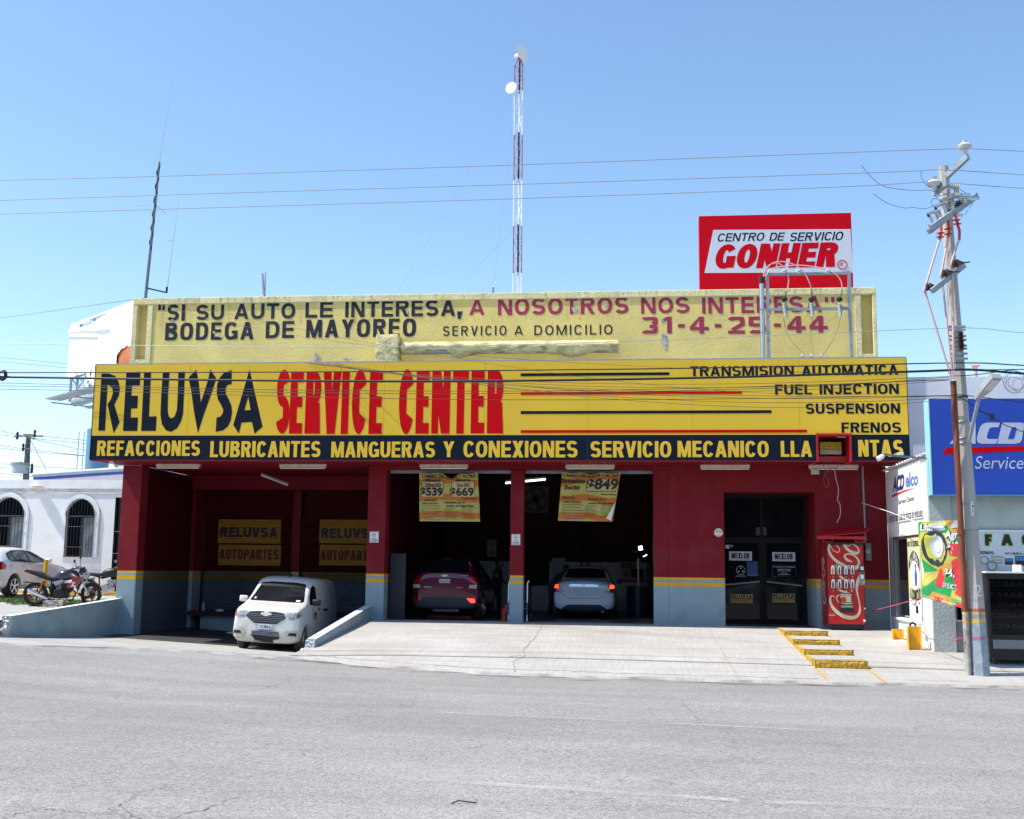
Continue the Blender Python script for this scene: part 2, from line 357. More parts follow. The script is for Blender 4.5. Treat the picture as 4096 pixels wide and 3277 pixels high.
# ------------------------------------------------------------------ lettering
def text_mesh(s, bold=.03, shear=0, space=1.0, res=4):
    c = bpy.data.curves.new('lettering', 'FONT'); c.body = s; c.size = 1; c.offset = bold; c.shear = shear
    c.space_character = space; c.resolution_u = res; c.fill_mode = 'BOTH'
    o = bpy.data.objects.new('t', c)
    me = bpy.data.meshes.new_from_object(o)
    bpy.data.objects.remove(o); bpy.data.curves.remove(c)
    return me
def put_text(s, fmap, mat, parent, name='lettering', bold=.03, shear=0, space=1.0, res=4, bend=None):
    """fit the string into the unit square, then map (a,b) in 0..1 (left to right, bottom to top) to 3D"""
    me = text_mesh(s, bold, shear, space, res)
    if not len(me.vertices): return None
    xs = [v.co.x for v in me.vertices]; ys = [v.co.y for v in me.vertices]
    x0, x1, y0, y1 = min(xs), max(xs), min(ys), max(ys)
    for v in me.vertices:
        v.co = fmap((v.co.x-x0)/(x1-x0+1e-9), (v.co.y-y0)/(y1-y0+1e-9))
    me.update()
    return link(name, me, mat, parent)
def px_text(s, box, y, mat, parent, **k):
    """box = photo pixels (left, top, right, bottom) on the plane y"""
    u0, v0, u1, v1 = box
    x0 = P(u0, (v0+v1)/2, y).x; x1 = P(u1, (v0+v1)/2, y).x
    z1 = P((u0+u1)/2, v0, y).z; z0 = P((u0+u1)/2, v1, y).z
    return put_text(s, lambda a, b: Vector((x0+(x1-x0)*a, y, z0+(z1-z0)*b)), mat, parent, **k)
def flat_poly(polys, mat, parent, name, fmap, holes=()):
    """filled flat outline(s) with holes, mapped to 3D"""
    pts = []; edges = []
    for pl in list(polys)+list(holes):
        n = len(pts); pts += [Vector(q) for q in pl]; edges += [(n+i, n+(i+1) % len(pl)) for i in range(len(pl))]
    vs, es, fs, *_ = geometry.delaunay_2d_cdt(pts, edges, [], 1, 1e-5)
    def inside(p, h):
        c = False
        for i in range(len(h)):
            a, b = h[i], h[i-1]
            if (a[1] > p.y) != (b[1] > p.y) and p.x < (b[0]-a[0])*(p.y-a[1])/(b[1]-a[1])+a[0]: c = not c
        return c
    if holes: fs = [q for q in fs if not any(inside(sum((vs[i] for i in q), Vector((0, 0)))/len(q), h) for h in holes)]
    me = bpy.data.meshes.new(name); me.from_pydata([fmap(v.x, v.y) for v in vs], [], [tuple(f) for f in fs]); me.update()
    return link(name, me, mat, parent)
def crop(u0, v0, s, y): return lambda a, b: P(u0+a/s, v0+b/s, y)
# ------------------------------------------------------------------ ground
def lerpt(x, tab):
    if x <= tab[0][0]: return tab[0][1]
    for (a, fa), (b, fb) in zip(tab, tab[1:]):
        if x <= b:
            t = (x-a)/(b-a); t = t*t*(3-2*t)*.35+t*.65; return fa+(fb-fa)*t
    return tab[-1][1]
ZR = [(-90, .9), (-25, .30), (-16, .06), (-12.6, -.13), (-9, -.32), (-6.3, -.45), (-2, -.505), (4, -.55), (10, -.61), (60, -1.1)]
YE = [(-60, -13), (-16, -8.8), (-12.6, -7.7), (-11, -7.3), (-9, -6.3), (-6.3, -6.05), (-4.4, -7.2), (-1.7, -7.85), (1.6, -7.8), (4.2, -7.6), (6.5, -7.35), (60, -7.4)]
def zr(x): return lerpt(x, ZR)
def ye(x): return lerpt(x, YE)
def zroad(x, y): return zr(x) - .012*max(0, min(6, -8-y))*0 + .0
def zramp(x, y):
    e = ye(x); t = (y+.7)/(e+.7); t = max(0, min(1, t)); z = (zr(x)+.035)*t**.95
    return z

def asphalt_nodes(nt, co):
    c = _mix(nt, _ramp(nt, _noise(nt, 75, 4, co, .8), [(.34, (0, 0, 0)), (.66, (1, 1, 1))]), (.14, .137, .13), (.43, .42, .40))
    n2 = _ramp(nt, _noise(nt, .35, 5, co), [(.3, (.90,)*3), (.7, (1.08,)*3)])
    c = _mix(nt, 1, c, n2, 'MULTIPLY')
    c = _mix(nt, 1, c, _ramp(nt, _noise(nt, 24, 3, co, .75), [(.34, (.70,)*3), (.5, (1.0,)*3), (.68, (1.22,)*3)]), 'MULTIPLY')
    c = _mix(nt, 1, c, _ramp(nt, _noise(nt, 5.5, 4, co, .7), [(.34, (.93,)*3), (.66, (1.05,)*3)]), 'MULTIPLY')
    mp = nt.nodes.new('ShaderNodeMapping'); mp.inputs['Scale'].default_value = (.12, 1.3, 1); mp.inputs['Rotation'].default_value = (0, 0, .05); nt.links.new(co, mp.inputs[0])
    n3 = _ramp(nt, _noise(nt, .9, 4, mp.outputs[0]), [(.35, (.88,)*3), (.65, (1.05,)*3)])
    c = _mix(nt, 1, c, n3, 'MULTIPLY')
    # dark tar spots and wear next to the kerb
    v = nt.nodes.new('ShaderNodeTexVoronoi'); v.feature = 'DISTANCE_TO_EDGE'; v.inputs['Scale'].default_value = .42
    w = nt.nodes.new('ShaderNodeMix'); w.data_type = 'VECTOR'; w.inputs[0].default_value = .35
    nn = nt.nodes.new('ShaderNodeTexNoise'); nn.inputs['Scale'].default_value = 1.6; nn.inputs['Detail'].default_value = 6; nt.links.new(co, nn.inputs['Vector'])
    sc = nt.nodes.new('ShaderNodeVectorMath'); sc.operation = 'MULTIPLY_ADD'; sc.inputs[1].default_value = (1.2, 1.2, 1.2); nt.links.new(nn.outputs['Color'], sc.inputs[0]); nt.links.new(co, sc.inputs[2])
    nt.links.new(sc.outputs[0], v.inputs['Vector'])
    crack = _math(nt, 'LESS_THAN', v.outputs['Distance'], .0042)
    mask = _math(nt, 'GREATER_THAN', _noise(nt, .55, 3, co), .535)
    mask2 = _math(nt, 'GREATER_THAN', _noise(nt, 3.1, 4, co), .46)
    cr = _math(nt, 'MULTIPLY', _math(nt, 'MULTIPLY', crack, mask), mask2)
    c = _mix(nt, _math(nt, 'MULTIPLY', cr, .45), c, (.09, .09, .09))
    return c
m_asph = M('worn_grey_asphalt', (.2,)*3, .88, var=0, bump=.8, bs=70, bd=.012, base=asphalt_nodes, spec=.3)
def conc_nodes(nt, co):
    c = _mix(nt, _ramp(nt, _noise(nt, .7, 6, co), [(.35, (0,)*3), (.65, (1,)*3)]), (.385, .375, .355), (.46, .45, .425))
    mp = nt.nodes.new('ShaderNodeMapping'); mp.inputs['Scale'].default_value = (26, 1.1, 1); mp.inputs['Rotation'].default_value = (0, 0, .06); nt.links.new(co, mp.inputs[0])
    c = _mix(nt, 1, c, _ramp(nt, _noise(nt, 1.4, 4, mp.outputs[0]), [(.35, (.90,)*3), (.6, (1.05,)*3)]), 'MULTIPLY')
    mp2 = nt.nodes.new('ShaderNodeMapping'); mp2.inputs['Scale'].default_value = (.5, 3.5, 1); nt.links.new(co, mp2.inputs[0])
    c = _mix(nt, _math(nt, 'MULTIPLY', _ramp(nt, _noise(nt, .9, 6, mp2.outputs[0], .65), [(.48, (0,)*3), (.72, (1,)*3)]), .6), c, (.34, .27, .20))
    c = _mix(nt, _math(nt, 'MULTIPLY', _ramp(nt, _noise(nt, 7, 6, co, .7), [(.58, (0,)*3), (.72, (1,)*3)]), .35), c, (.30, .29, .27))
    return c
m_conc = M('broomed_concrete', (.5,)*3, .9, var=0, bump=.5, bs=55, bd=.01, base=conc_nodes, fine=.07, spec=.3)
m_conc2 = M('pale_pavement_concrete', (.41, .40, .38), .9, var=.14, vs=1.1, bump=.5, bs=40, bd=.012, fine=.08, dirt=(.30, .29, .27), ds=1.3, damt=.6)
m_apron = M('dusty_driveway_concrete', (.41, .395, .37), .9, var=.14, vs=1.6, bump=.5, bs=40, bd=.012, fine=.1, dirt=(.30, .28, .25), ds=2.2, damt=.6)
m_soil = M('dry_soil', (.30, .27, .21), .95, var=.2, bump=.6, bs=20)
m_crack = M('crack_dirt', (.21, .20, .19), .95, var=.3, vs=20)
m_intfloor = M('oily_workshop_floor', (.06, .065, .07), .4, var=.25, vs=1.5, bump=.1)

g = B('ground', m_soil, None, -500, 500, -300, 600, -2.2, -2.0); tag(g, kind='structure')
xs = [-90, -60, -40, -30]+[-25+i*.5 for i in range(0, 80)]+[16, 20, 30, 45, 60, 90]
def strip(name, mat, xs, rows, kind='structure', smooth=True):
    """rows: functions x -> (y, z)"""
    mb = MB(); n = len(xs)
    mb.add([(x, *rw(x)) for rw in rows for x in xs], [(j*n+i, j*n+i+1, (j+1)*n+i+1, (j+1)*n+i) for j in range(len(rows)-1) for i in range(n-1)])
    o = mb.build(name, mat, smooth=30); tag(o, kind=kind); return o
strip('road', m_asph, xs, [(lambda x, a=a: (a, zr(x)-(.25 if a < -60 else 0))) for a in (-140, -60, -38, -30, -22, -16, -14.2)]+[lambda x, q=q: (-14.2+(ye(x)+.22+14.2)*q, zr(x)) for q in (.25, .5, .75, .9, 1)])
def jag(x, k=1.0):
    return k*(.055*math.sin(x*3.1+.4)+.035*math.sin(x*7.7)+.012*math.sin(x*17.3+1)+.005*math.sin(x*41))
# concrete ramp in front of the workshop, with lip towards the asphalt
rx = [-6.48+i*.06 for i in range(int((11.2+6.48)/.06))]
def rrow(t, k):
    def f(x):
        y = -.7+(ye(x)+jag(x)*k+.7)*t if t > 0 else .5
        return (y, (zramp(x, y) if t else 0)+.004)
    return f
rows = [rrow(0, 0)]+[rrow(t, 1 if t > .95 else 0) for t in (.0001, .12, .3, .5, .7, .85, .95, 1.0)]
rows.append(lambda x: (ye(x)+jag(x)-.05, zr(x)-.03))
o = strip('ramp', m_conc, rx, rows)
# left driveway
def zdrive(x, y):
    zi = -.43-.05*(x+12.6); e = ye(x); t = max(0, min(1, (y-e)/(-1.2-e))); t = t*.6+.4*t*t*(3-2*t)
    return (zr(x)+.03)*(1-t)+zi*t
dx = [-12.72+i*.08 for i in range(79)]
o = strip('driveway', m_apron, dx, [(lambda x, y=y: (y, zdrive(x, y)+.004)) for y in (-1.15, -1.8, -2.6, -3.6, -4.6, -5.4)]+[lambda x: (ye(x)+jag(x), zr(x)+.03), lambda x: (ye(x)+jag(x)-.05, zr(x)-.03)])
strip('bay_floor', M('shadow_dark_bay_floor', (.05, .05, .052), .6, var=.3, vs=2), dx, [(lambda x, y=y: (y, zdrive(x, y)+.004)) for y in (4.0, 2, 0, -1.15)])  # floor dark from the sign's shadow edge inwards, shade put into the colour
# pavement / forecourt of the white building on the left
def zleft(x, y):
    e = ye(x)
    t = max(0, min(1, (y-e)/4.0)); t = t*t*(3-2*t); base = .20+.03*max(0, (-x-13))*.6
    return (zr(x)+.03)*(1-t)+base*t
lx = [-90, -60, -40, -30, -25, -22, -20, -18, -17, -16.5, -16, -15.5, -15, -14.5, -14, -13.6, -13.2, -12.9, -12.76]
strip('pavement', m_conc2, lx, [lambda x: (60, .9), lambda x: (14, zleft(x, 14)), lambda x: (8, zleft(x, 8)), lambda x: (3, zleft(x, 3)), lambda x: (0, zleft(x, 0)), lambda x: (-2.5, zleft(x, -2.5)), lambda x: (-3.6, zleft(x, -3.6)), lambda x: (-4.8, zleft(x, -4.8)), lambda x: (-6, zleft(x, max(-6, ye(x)+.1))), lambda x: (ye(x)+jag(x), zr(x)+.03), lambda x: (ye(x)-.06+jag(x), zr(x)-.04)])
# right pavement beyond the ramp joins the same sheet further right
strip('side_pavement', m_conc2, [11.16+i*1.0 for i in range(30)], [lambda x: (-.1, .1), lambda x: (-3, -.1), lambda x: (ye(x)+.4, zr(x)+.06), lambda x: (ye(x), zr(x)+.03), lambda x: (ye(x)-.05, zr(x)-.03)])
# worn lane lines, 4 mm above the asphalt
def line_mat():
    m = bpy.data.materials.new('worn_road_paint'); m.use_nodes = True; nt = m.node_tree; b = nt.nodes['Principled BSDF']; out = nt.nodes['Material Output']
    b.inputs['Base Color'].default_value = (.60, .58, .55, 1); b.inputs['Roughness'].default_value = .85
    co = nt.nodes.new('ShaderNodeNewGeometry').outputs['Position']
    a = _ramp(nt, _noise(nt, 45, 5, co, .8), [(.40, (0,)*3), (.56, (1,)*3)]); a2 = _ramp(nt, _noise(nt, 1.1, 3, co), [(.35, (.15,)*3), (.65, (1,)*3)])
    nt.links.new(_math(nt, 'MULTIPLY', _math(nt, 'MULTIPLY', a, a2), .75), b.inputs['Alpha']); return m
m_line = line_mat()
for (a, b, w) in (((1756, 2857), (3430, 2923), .10), ((1590, 3122), (2960, 3200), .13), ((3060, 3205), (3860, 3228), .13), ((3545, 2783), (4060, 2797), .08), ((730, 2652), (1230, 2687), .10)):
    p0 = PZ(*a, -.52); p1 = PZ(*b, -.52); mb = MB(); n = 40; vs = []
    for i in range(n+1):
        q = p0.lerp(p1, i/n); hw = w/2*(1+.12*math.sin(i*1.9)); vs += [(q.x, q.y-hw, zr(q.x)+.004), (q.x, q.y+hw, zr(q.x)+.004)]
    mb.add(vs, [(2*i, 2*i+2, 2*i+3, 2*i+1) for i in range(n)]); tag(mb.build('lane_marking', m_line), kind='structure')
# cracks and joints on the ramp: thin dirt-filled ribbons
def ribbon(pts, w, zf, mat, name, jit=.02, n=60, parent=None):
    pts = [Vector(p) for p in pts]; L = [0]
    for a, b in zip(pts, pts[1:]): L.append(L[-1]+(b-a).length)
    vs = []
    for i in range(n+1):
        s = L[-1]*i/n; k = max(j for j in range(len(L)) if L[j] <= s+1e-9); k = min(k, len(pts)-2)
        q = pts[k].lerp(pts[k+1], (s-L[k])/(L[k+1]-L[k])); d = (pts[k+1]-pts[k]).normalized(); nn = Vector((-d.y, d.x))
        o = nn*R.uniform(-jit, jit); hw = w/2*R.uniform(.35, 1.2)
        for sg in (-1, 1):
            e = q+o+nn*hw*sg; vs.append((e.x, e.y, zf(e.x, e.y)+.0075))
    o = MB().add(vs, [(2*i, 2*i+2, 2*i+3, 2*i+1) for i in range(n)]).build(name, mat, parent); tag(o, kind='structure'); return o
def zr2(x, y): return zr(x)-.002
ribbon([(-2.15, -.35), (-2.12, -3), (-2.18, -5.0), (-2.05, -5.7), (-2.2, -6.4), (-2.05, -7.7)], .016, zramp, m_crack, 'crack', .018)
ribbon([(1.60, -.35), (1.62, -3.5), (1.66, -7.7)], .009, zramp, m_crack, 'joint', .001)
ribbon([(-2.35, -5.85), (-2.15, -5.6)], .02, zramp, m_crack, 'crack', .03, 8)
ribbon([(-.15, -5.35), (.95, -5.42)], .007, zramp, m_crack, 'joint', .001, 6)
ribbon([(-.15, -5.35), (-.1, -5.85), (1.0, -5.92), (.95, -5.42)], .006, zramp, m_crack, 'joint', .001, 16)
ribbon([(-6.2, -5.75), (-5, -6.5), (-4, -6.9), (-2.5, -7.35), (0, -7.5), (3, -7.4)], .028, zramp, m_crack, 'crack', .05, 120)
ribbon([(4.35, -7.3), (5.6, -7.15), (7.6, -7.1)], .012, zramp, m_crack, 'crack', .02, 40)
ribbon([(4.4, -3.05), (5.9, -4.3), (6.6, -4.5), (8.2, -4.6)], .010, zramp, m_crack, 'joint', .006, 40)
ribbon([(5.9, -4.3), (6.4, -5.6), (6.5, -6.9)], .012, zramp, m_crack, 'joint', .006, 30)
# cracks in the asphalt seen in the photograph
for pts, w in (([(0, 2646), (110, 2628), (270, 2608)], .02), ([(930, 2784), (1060, 2765), (1150, 2732)], .02), ([(440, 3203), (560, 3140), (690, 3110)], .018), ([(480, 3190), (600, 3260), (720, 3270), (830, 3240), (960, 3190)], .022),
               ([(0, 3100), (60, 3085)], .02), ([(0, 3245), (160, 3200), (350, 3218)], .02), ([(2720, 2805), (2770, 2840), (2800, 2885)], .015), ([(1470, 2770), (1640, 2830), (1660, 2800)], .012)):
    q = [PZ(u, v, -.5 if u > 700 else -.42) for u, v in pts]
    ribbon([(p.x, p.y) for p in q], w*.55, zr2, m_crack, 'crack', .03, 30)
# damp dirt streaks along the edge of the ramp
m_dirt = bpy.data.materials.new('gutter_dirt'); m_dirt.use_nodes = True
def _d():
    nt = m_dirt.node_tree; b = nt.nodes['Principled BSDF']; b.inputs['Base Color'].default_value = (.16, .14, .12, 1); b.inputs['Roughness'].default_value = .95
    co = nt.nodes.new('ShaderNodeNewGeometry').outputs['Position']
    mp = nt.nodes.new('ShaderNodeMapping'); mp.inputs['Scale'].default_value = (.5, 2.2, 1); nt.links.new(co, mp.inputs[0])
    nt.links.new(_math(nt, 'MULTIPLY', _ramp(nt, _noise(nt, 1.6, 7, mp.outputs[0], .7), [(.50, (0,)*3), (.62, (1,)*3)]), .75), b.inputs['Alpha'])
_d()
strip('gutter_dirt', m_dirt, [-7+i*.1 for i in range(150)], [lambda x: (ye(x)-.02+jag(x), zr(x)+.004), lambda x: (ye(x)-.45+.1*math.sin(x*2), zr(x)+.004)])
# grass
m_grass = M('short_green_grass', (.10, .17, .03), .9, var=.4, vs=6, spec=.2)
gm = MB()
for i in range(5200):
    x = R.uniform(-17.2, -12.85); y = R.uniform(-.9, 3.4)
    if x < -14.6 and y < .2+.5*math.sin(x*3): continue
    z = zleft(x, y); h = R.uniform(.03, .09); a = R.uniform(0, 6.28); w = .012; dx_, dy_ = math.cos(a)*w, math.sin(a)*w; lx_, ly_ = R.uniform(-.03, .03), R.uniform(-.03, .03)
    gm.add([(x-dx_, y-dy_, z), (x+dx_, y+dy_, z), (x+lx_, y+ly_, z+h)], [(0, 1, 2)])
gm.grid(10, 8, lambda a, b: (-14.7+a*1.9, -.5+b*3.9, zleft(-14.7+a*1.9, -.5+b*3.9)+.006))
tag(gm.build('grass', m_grass, fix=False), 'short green grass around the motorcycles beside the red column', 'grass', kind='stuff')
gm = MB()
for i in range(260):
    x = -13.0-R.random()*1.1; y = -6.4+R.uniform(-.35, .35); z = zleft(x, max(y, ye(x)+.1)); h = R.uniform(.05, .13); a = R.uniform(0, 6.28); w = .012
    gm.add([(x-math.cos(a)*w, y-math.sin(a)*w, z), (x+math.cos(a)*w, y+math.sin(a)*w, z), (x+R.uniform(-.05, .05), y+R.uniform(-.05, .05), z+h)], [(0, 1, 2)])
m_dry = M('dry_weeds', (.30, .24, .10), .9, var=.3)
tag(gm.build('dry_grass', m_dry, fix=False), 'tuft of dry weeds at the broken end of the left ramp wall', 'weeds', kind='stuff')
# ------------------------------------------------------------------ the workshop building
bld = thing('auto_parts_building', 'long maroon and yellow auto parts workshop with three open bays and banded walls', 'building', (-3.5, 0, 0))
def W(name, mat, *a, parent=bld, bev=0, lab=None):
    o = (MB().bevbox(*a, b=bev) if bev else MB().box(*a)).build(name, mat, parent)
    if lab: o['label'] = lab
    return o
W('pillar', m_band, -12.78, -12.28, 0, .42, -1.2, 3.718, bev=.02)
W('pillar', m_band, -6.50, -6.05, 0, .45, -1.2, 3.718, bev=.012)
W('pillar', m_band, -3.01, -2.69, 0, .34, -.1, 3.62, bev=.01)
W('pillar', m_band, -9.57, -9.35, 3.92, 4.05, -1.2, 3.715)
W('pillar', m_band, -12.33, -12.22, 3.45, 4.05, -1.2, 3.715)
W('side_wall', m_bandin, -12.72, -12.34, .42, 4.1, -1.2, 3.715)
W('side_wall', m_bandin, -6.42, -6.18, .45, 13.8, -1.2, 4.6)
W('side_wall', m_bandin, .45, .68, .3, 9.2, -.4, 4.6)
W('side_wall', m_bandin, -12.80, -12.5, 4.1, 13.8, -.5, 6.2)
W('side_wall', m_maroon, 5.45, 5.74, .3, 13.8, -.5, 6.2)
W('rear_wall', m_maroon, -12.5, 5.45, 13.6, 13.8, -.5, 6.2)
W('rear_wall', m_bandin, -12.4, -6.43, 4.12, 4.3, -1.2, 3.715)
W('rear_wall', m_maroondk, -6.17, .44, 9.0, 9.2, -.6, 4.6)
W('wall', m_band, .39, .738, 0, .3, -.1, 3.718, bev=.004)
W('wall', m_band, .742, 2.04, 0, .3, -.1, 3.718, bev=.004)
W('wall', m_maroon, 2.042, 4.128, 0, .3, 3.11, 3.718)
W('wall', m_band, 4.13, 5.76, 0, .3, -.1, 3.718, bev=.004)
W('door_jamb', m_band, 4.131, 4.3, .302, 1.9, -.1, 3.3)
W('door_jamb', m_band, 1.8, 2.04, .302, 1.9, -.1, 3.3)
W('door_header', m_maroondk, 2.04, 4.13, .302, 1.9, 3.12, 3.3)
W('header_beam', m_maroon, -6.05, .39, .02, .3, 3.63, 3.718)
W('door_track', m_galv, -6.04, -3.02, .31, .40, 3.56, 3.64)
W('door_track', m_galv, -2.68, .385, .31, .40, 3.56, 3.64)
W('ceiling', m_maroon, -12.34, -6.43, 0, 4.12, 3.722, 3.80)
W('ceiling', m_dark, -6.17, .44, .3, 9.0, 4.6, 4.7)
W('lintel', m_maroon, -12.3, -6.45, 3.3, 4.1, 3.35, 3.72)
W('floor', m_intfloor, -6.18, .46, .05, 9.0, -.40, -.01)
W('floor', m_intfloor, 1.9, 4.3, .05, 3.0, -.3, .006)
W('loading_dock', m_grb, -11.9, -6.45, 3.35, 4.12, -1.2, -.10)
W('dock_slab', m_dark, -12.2, -6.45, 3.15, 4.11, -.10, .02)
W('roof', m_conc2, -12.75, 5.70, .26, 13.7, 6.2, 6.32)
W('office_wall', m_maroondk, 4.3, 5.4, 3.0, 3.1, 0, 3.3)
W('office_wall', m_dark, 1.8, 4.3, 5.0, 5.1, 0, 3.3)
W('office_ceiling', m_dark, 1.8, 4.3, 1.9, 5.0, 3.2, 3.3)
# parapet with recessed lettering panel and small side recesses
W('parapet', m_wallpaint, -12.40, 5.33, .07, .30, 6.0, 7.86); W('recess_back', m_wallpaint, -12.72, -12.401, .24, .30, 6.0, 7.86); W('recess_back', m_wallpaint, 5.331, 5.62, .24, .30, 6.0, 7.86)
W('parapet_coping', m_lip, -12.80, 5.69, .035, .32, 7.842, 8.015, bev=.02)
for a in ((-12.80, -12.672), (-12.40, -12.262), (5.19, 5.33), (5.60, 5.69)): W('parapet_rib', m_lip, a[0], a[1], .045, .069 if a[0] in (-12.40, 5.19) else .239, 6.02, 7.841, bev=.01)
W('parapet_sill', m_lip, -12.671, -12.401, .05, .239, 6.02, 6.42); W('parapet_sill', m_lip, 5.331, 5.599, .05, .239, 6.02, 6.40)
W('parapet_end', m_lip, -12.795, -12.721, .069, .31, 6.02, 7.841); W('parapet_end', m_lip, 5.621, 5.685, .069, .31, 6.02, 7.841)
# painted words on the parapet
yp = .064
for s, box, mt, kw in (
    ('"SI', (632, 1218, 740, 1284), m_blkpt, dict(stem=.21, bar=.19, gap=.16, e=2.2)), ('SU', (785, 1219, 896, 1280), m_blkpt, dict(stem=.21, bar=.19, gap=.16, e=2.2)), ('AUTO', (938, 1214, 1181, 1276), m_blkpt, dict(stem=.21, bar=.19, gap=.16, e=2.2)),
    ('LE', (1222, 1208, 1332, 1271), m_blkpt, dict(stem=.21, bar=.19, gap=.16, e=2.2)), ('INTERESA', (1381, 1202, 1821, 1267), m_blkpt, dict(stem=.21, bar=.19, gap=.16, e=2.2)), (',', (1829, 1203, 1851, 1262), m_blkpt, dict(stem=.2, bar=.3)),
    ('A', (1877, 1199, 1938, 1260), m_redpt, dict(stem=.21, bar=.19, gap=.16, e=2.2)), ('NOSOTROS', (1992, 1192, 2514, 1258), m_redpt, dict(stem=.21, bar=.19, gap=.16, e=2.2)), ('NOS', (2564, 1190, 2758, 1254), m_redpt, dict(stem=.21, bar=.19, gap=.16, e=2.2)),
    ('INTERESA', (2808, 1187, 3287, 1252), m_redpt, dict(stem=.21, bar=.19, gap=.16, e=2.2)), ('"', (3300, 1189, 3338, 1250), m_redpt, dict(stem=.25)),
    ('BODEGA', (661, 1290, 1015, 1360), m_blkpt, dict(stem=.215, bar=.18, gap=.17, e=2.8)), ('DE', (1063, 1285, 1177, 1353), m_blkpt, dict(stem=.215, bar=.18, gap=.17, e=2.8)), ('MAYOREO', (1225, 1277, 1664, 1349), m_blkpt, dict(stem=.215, bar=.18, gap=.17, e=2.8)),
    ('SERVICIO', (1772, 1304, 2026, 1343), m_blkpt, dict(stem=.15, bar=.14, gap=.30, e=2.3)), ('A', (2057, 1303, 2092, 1341), m_blkpt, dict(stem=.15, bar=.14)), ('DOMICILIO', (2137, 1300, 2450, 1340), m_blkpt, dict(stem=.15, bar=.14, gap=.30, e=2.3)),
    ('31', (2566, 1268, 2687, 1335), m_redpt, dict(stem=.27, bar=.20, gap=.22, e=4.5)), ('-', (2712, 1268, 2739, 1335), m_redpt, dict(bar=.22)), ('4', (2760, 1267, 2835, 1335), m_redpt, dict(stem=.27, bar=.20, gap=.22, e=4.5)), ('-', (2859, 1268, 2885, 1335), m_redpt, dict(bar=.22)),
    ('25', (2912, 1267, 3062, 1335), m_redpt, dict(stem=.27, bar=.20, gap=.22, e=4.5)), ('-', (3096, 1266, 3123, 1333), m_redpt, dict(bar=.22)), ('44', (3149, 1264, 3311, 1332), m_redpt, dict(stem=.27, bar=.20, gap=.22, e=4.5))):
    px_block(s, box, yp, mt, bld, **kw)
# flaked patches on the painted wall
m_flake = M('flaked_plaster', (.50, .49, .46), .9, var=.3, vs=12, dirt=(.05, .06, .07), ds=9, damt=.9)
def blob(c, rx_, rz_, n=14):
    return [(c[0]+rx_*R.uniform(.5, 1.2)*math.cos(6.283*i/n), c[1]+rz_*R.uniform(.5, 1.2)*math.sin(6.283*i/n)) for i in range(n)]
for (u, v, a, b) in ((2660, 1368, 14, 30), (2652, 1345, 8, 12), (2300, 1240, 14, 16), (2320, 1202, 10, 6), (2423, 1222, 10, 8), (1265, 1434, 14, 10), (1274, 1432, 10, 14), (1383, 1438, 10, 6), (1262, 1418, 6, 8), (1385, 1437, 12, 4), (1630, 1247, 7, 10), (1970, 1190, 14, 5), (1405, 1439, 8, 4), (2664, 1390, 6, 14), (690, 1281, 9, 5), (880, 1345, 12, 6), (855, 1330, 7, 8), (2650, 1285, 6, 9)):
    o = flat_poly([blob((u, v), a, b)], m_flake, bld, 'plaster_flake', lambda a_, b_: P(a_, b_, .061 if 1 else 0))
W('parapet_flashing', m_galv, -12.97, 5.99, -1.40, -1.36, 6.021, 6.05)

# rolling shutters
def shutter(x0, x1, y, z0, z1):
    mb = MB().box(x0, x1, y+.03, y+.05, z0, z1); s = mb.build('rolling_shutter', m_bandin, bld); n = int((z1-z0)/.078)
    pr = MB(); k = 5; prof = [(-.002+.022*math.sin(math.pi*i/k), i/k*.074) for i in range(k+1)]
    pr.add([(x, y+.02-a, b) for x in (x0, x1) for a, b in prof], [(i, i+1, k+2+i, k+1+i) for i in range(k)])
    me0 = None
    for i in range(n):
        if me0 is None:
            o = pr.build('slat', m_bandin, None, smooth=True); me0 = o.data; o.parent = s
        else:
            o = bpy.data.objects.new('slat', me0); C.objects.link(o); o.parent = s
        o.location = (-origin(s).x, -origin(s).y, z0+i*.078-origin(s).z)
    B('guide_rail', m_maroondk, s, x0-.02, x0+.05, y-.03, y+.03, z0, z1); B('guide_rail', m_maroondk, s, x1-.05, x1+.02, y-.03, y+.03, z0, z1)
    return s
sh1 = shutter(-12.2, -9.58, 4.06, .02, 2.66); sh2 = shutter(-9.34, -6.46, 4.06, .02, 2.66)
m_shy = M('shutter_yellow_paint', (.38, .18, .012), .6, var=.15, vs=6)
m_vdred = M('dark_red_letters', (.12, .008, .006), .7)
def on_shutter(sh, px, py):
    y = 4.032
    for z0, z1 in ((2078, 2175), (2179, 2264)):
        a = P(px[0], z0, y); b = P(px[1], z1, y)
        mb = MB(); n = int((a.z-b.z)/.0195)
        mb.grid(1, n*1, lambda s, t: (a.x+(b.x-a.x)*s, y-.014-.008*math.sin((b.z+(a.z-b.z)*t-.02)/.078*2*math.pi-1.2), b.z+(a.z-b.z)*t)); mb.build('painted_panel', m_shy, sh)
    px_block('RELUVSA', (px[0]+5, 2110+py, px[1]-13, 2150+py), y-.03, m_ink, sh, stem=.26, bar=.24)
    px_block('AUTOPARTES', (px[0]+2, 2198+py, px[1]-8, 2238+py), y-.03, m_vdred, sh, stem=.2, bar=.18)
on_shutter(sh1, (876, 1122), 0); on_shutter(sh2, (1280, 1522), 4)

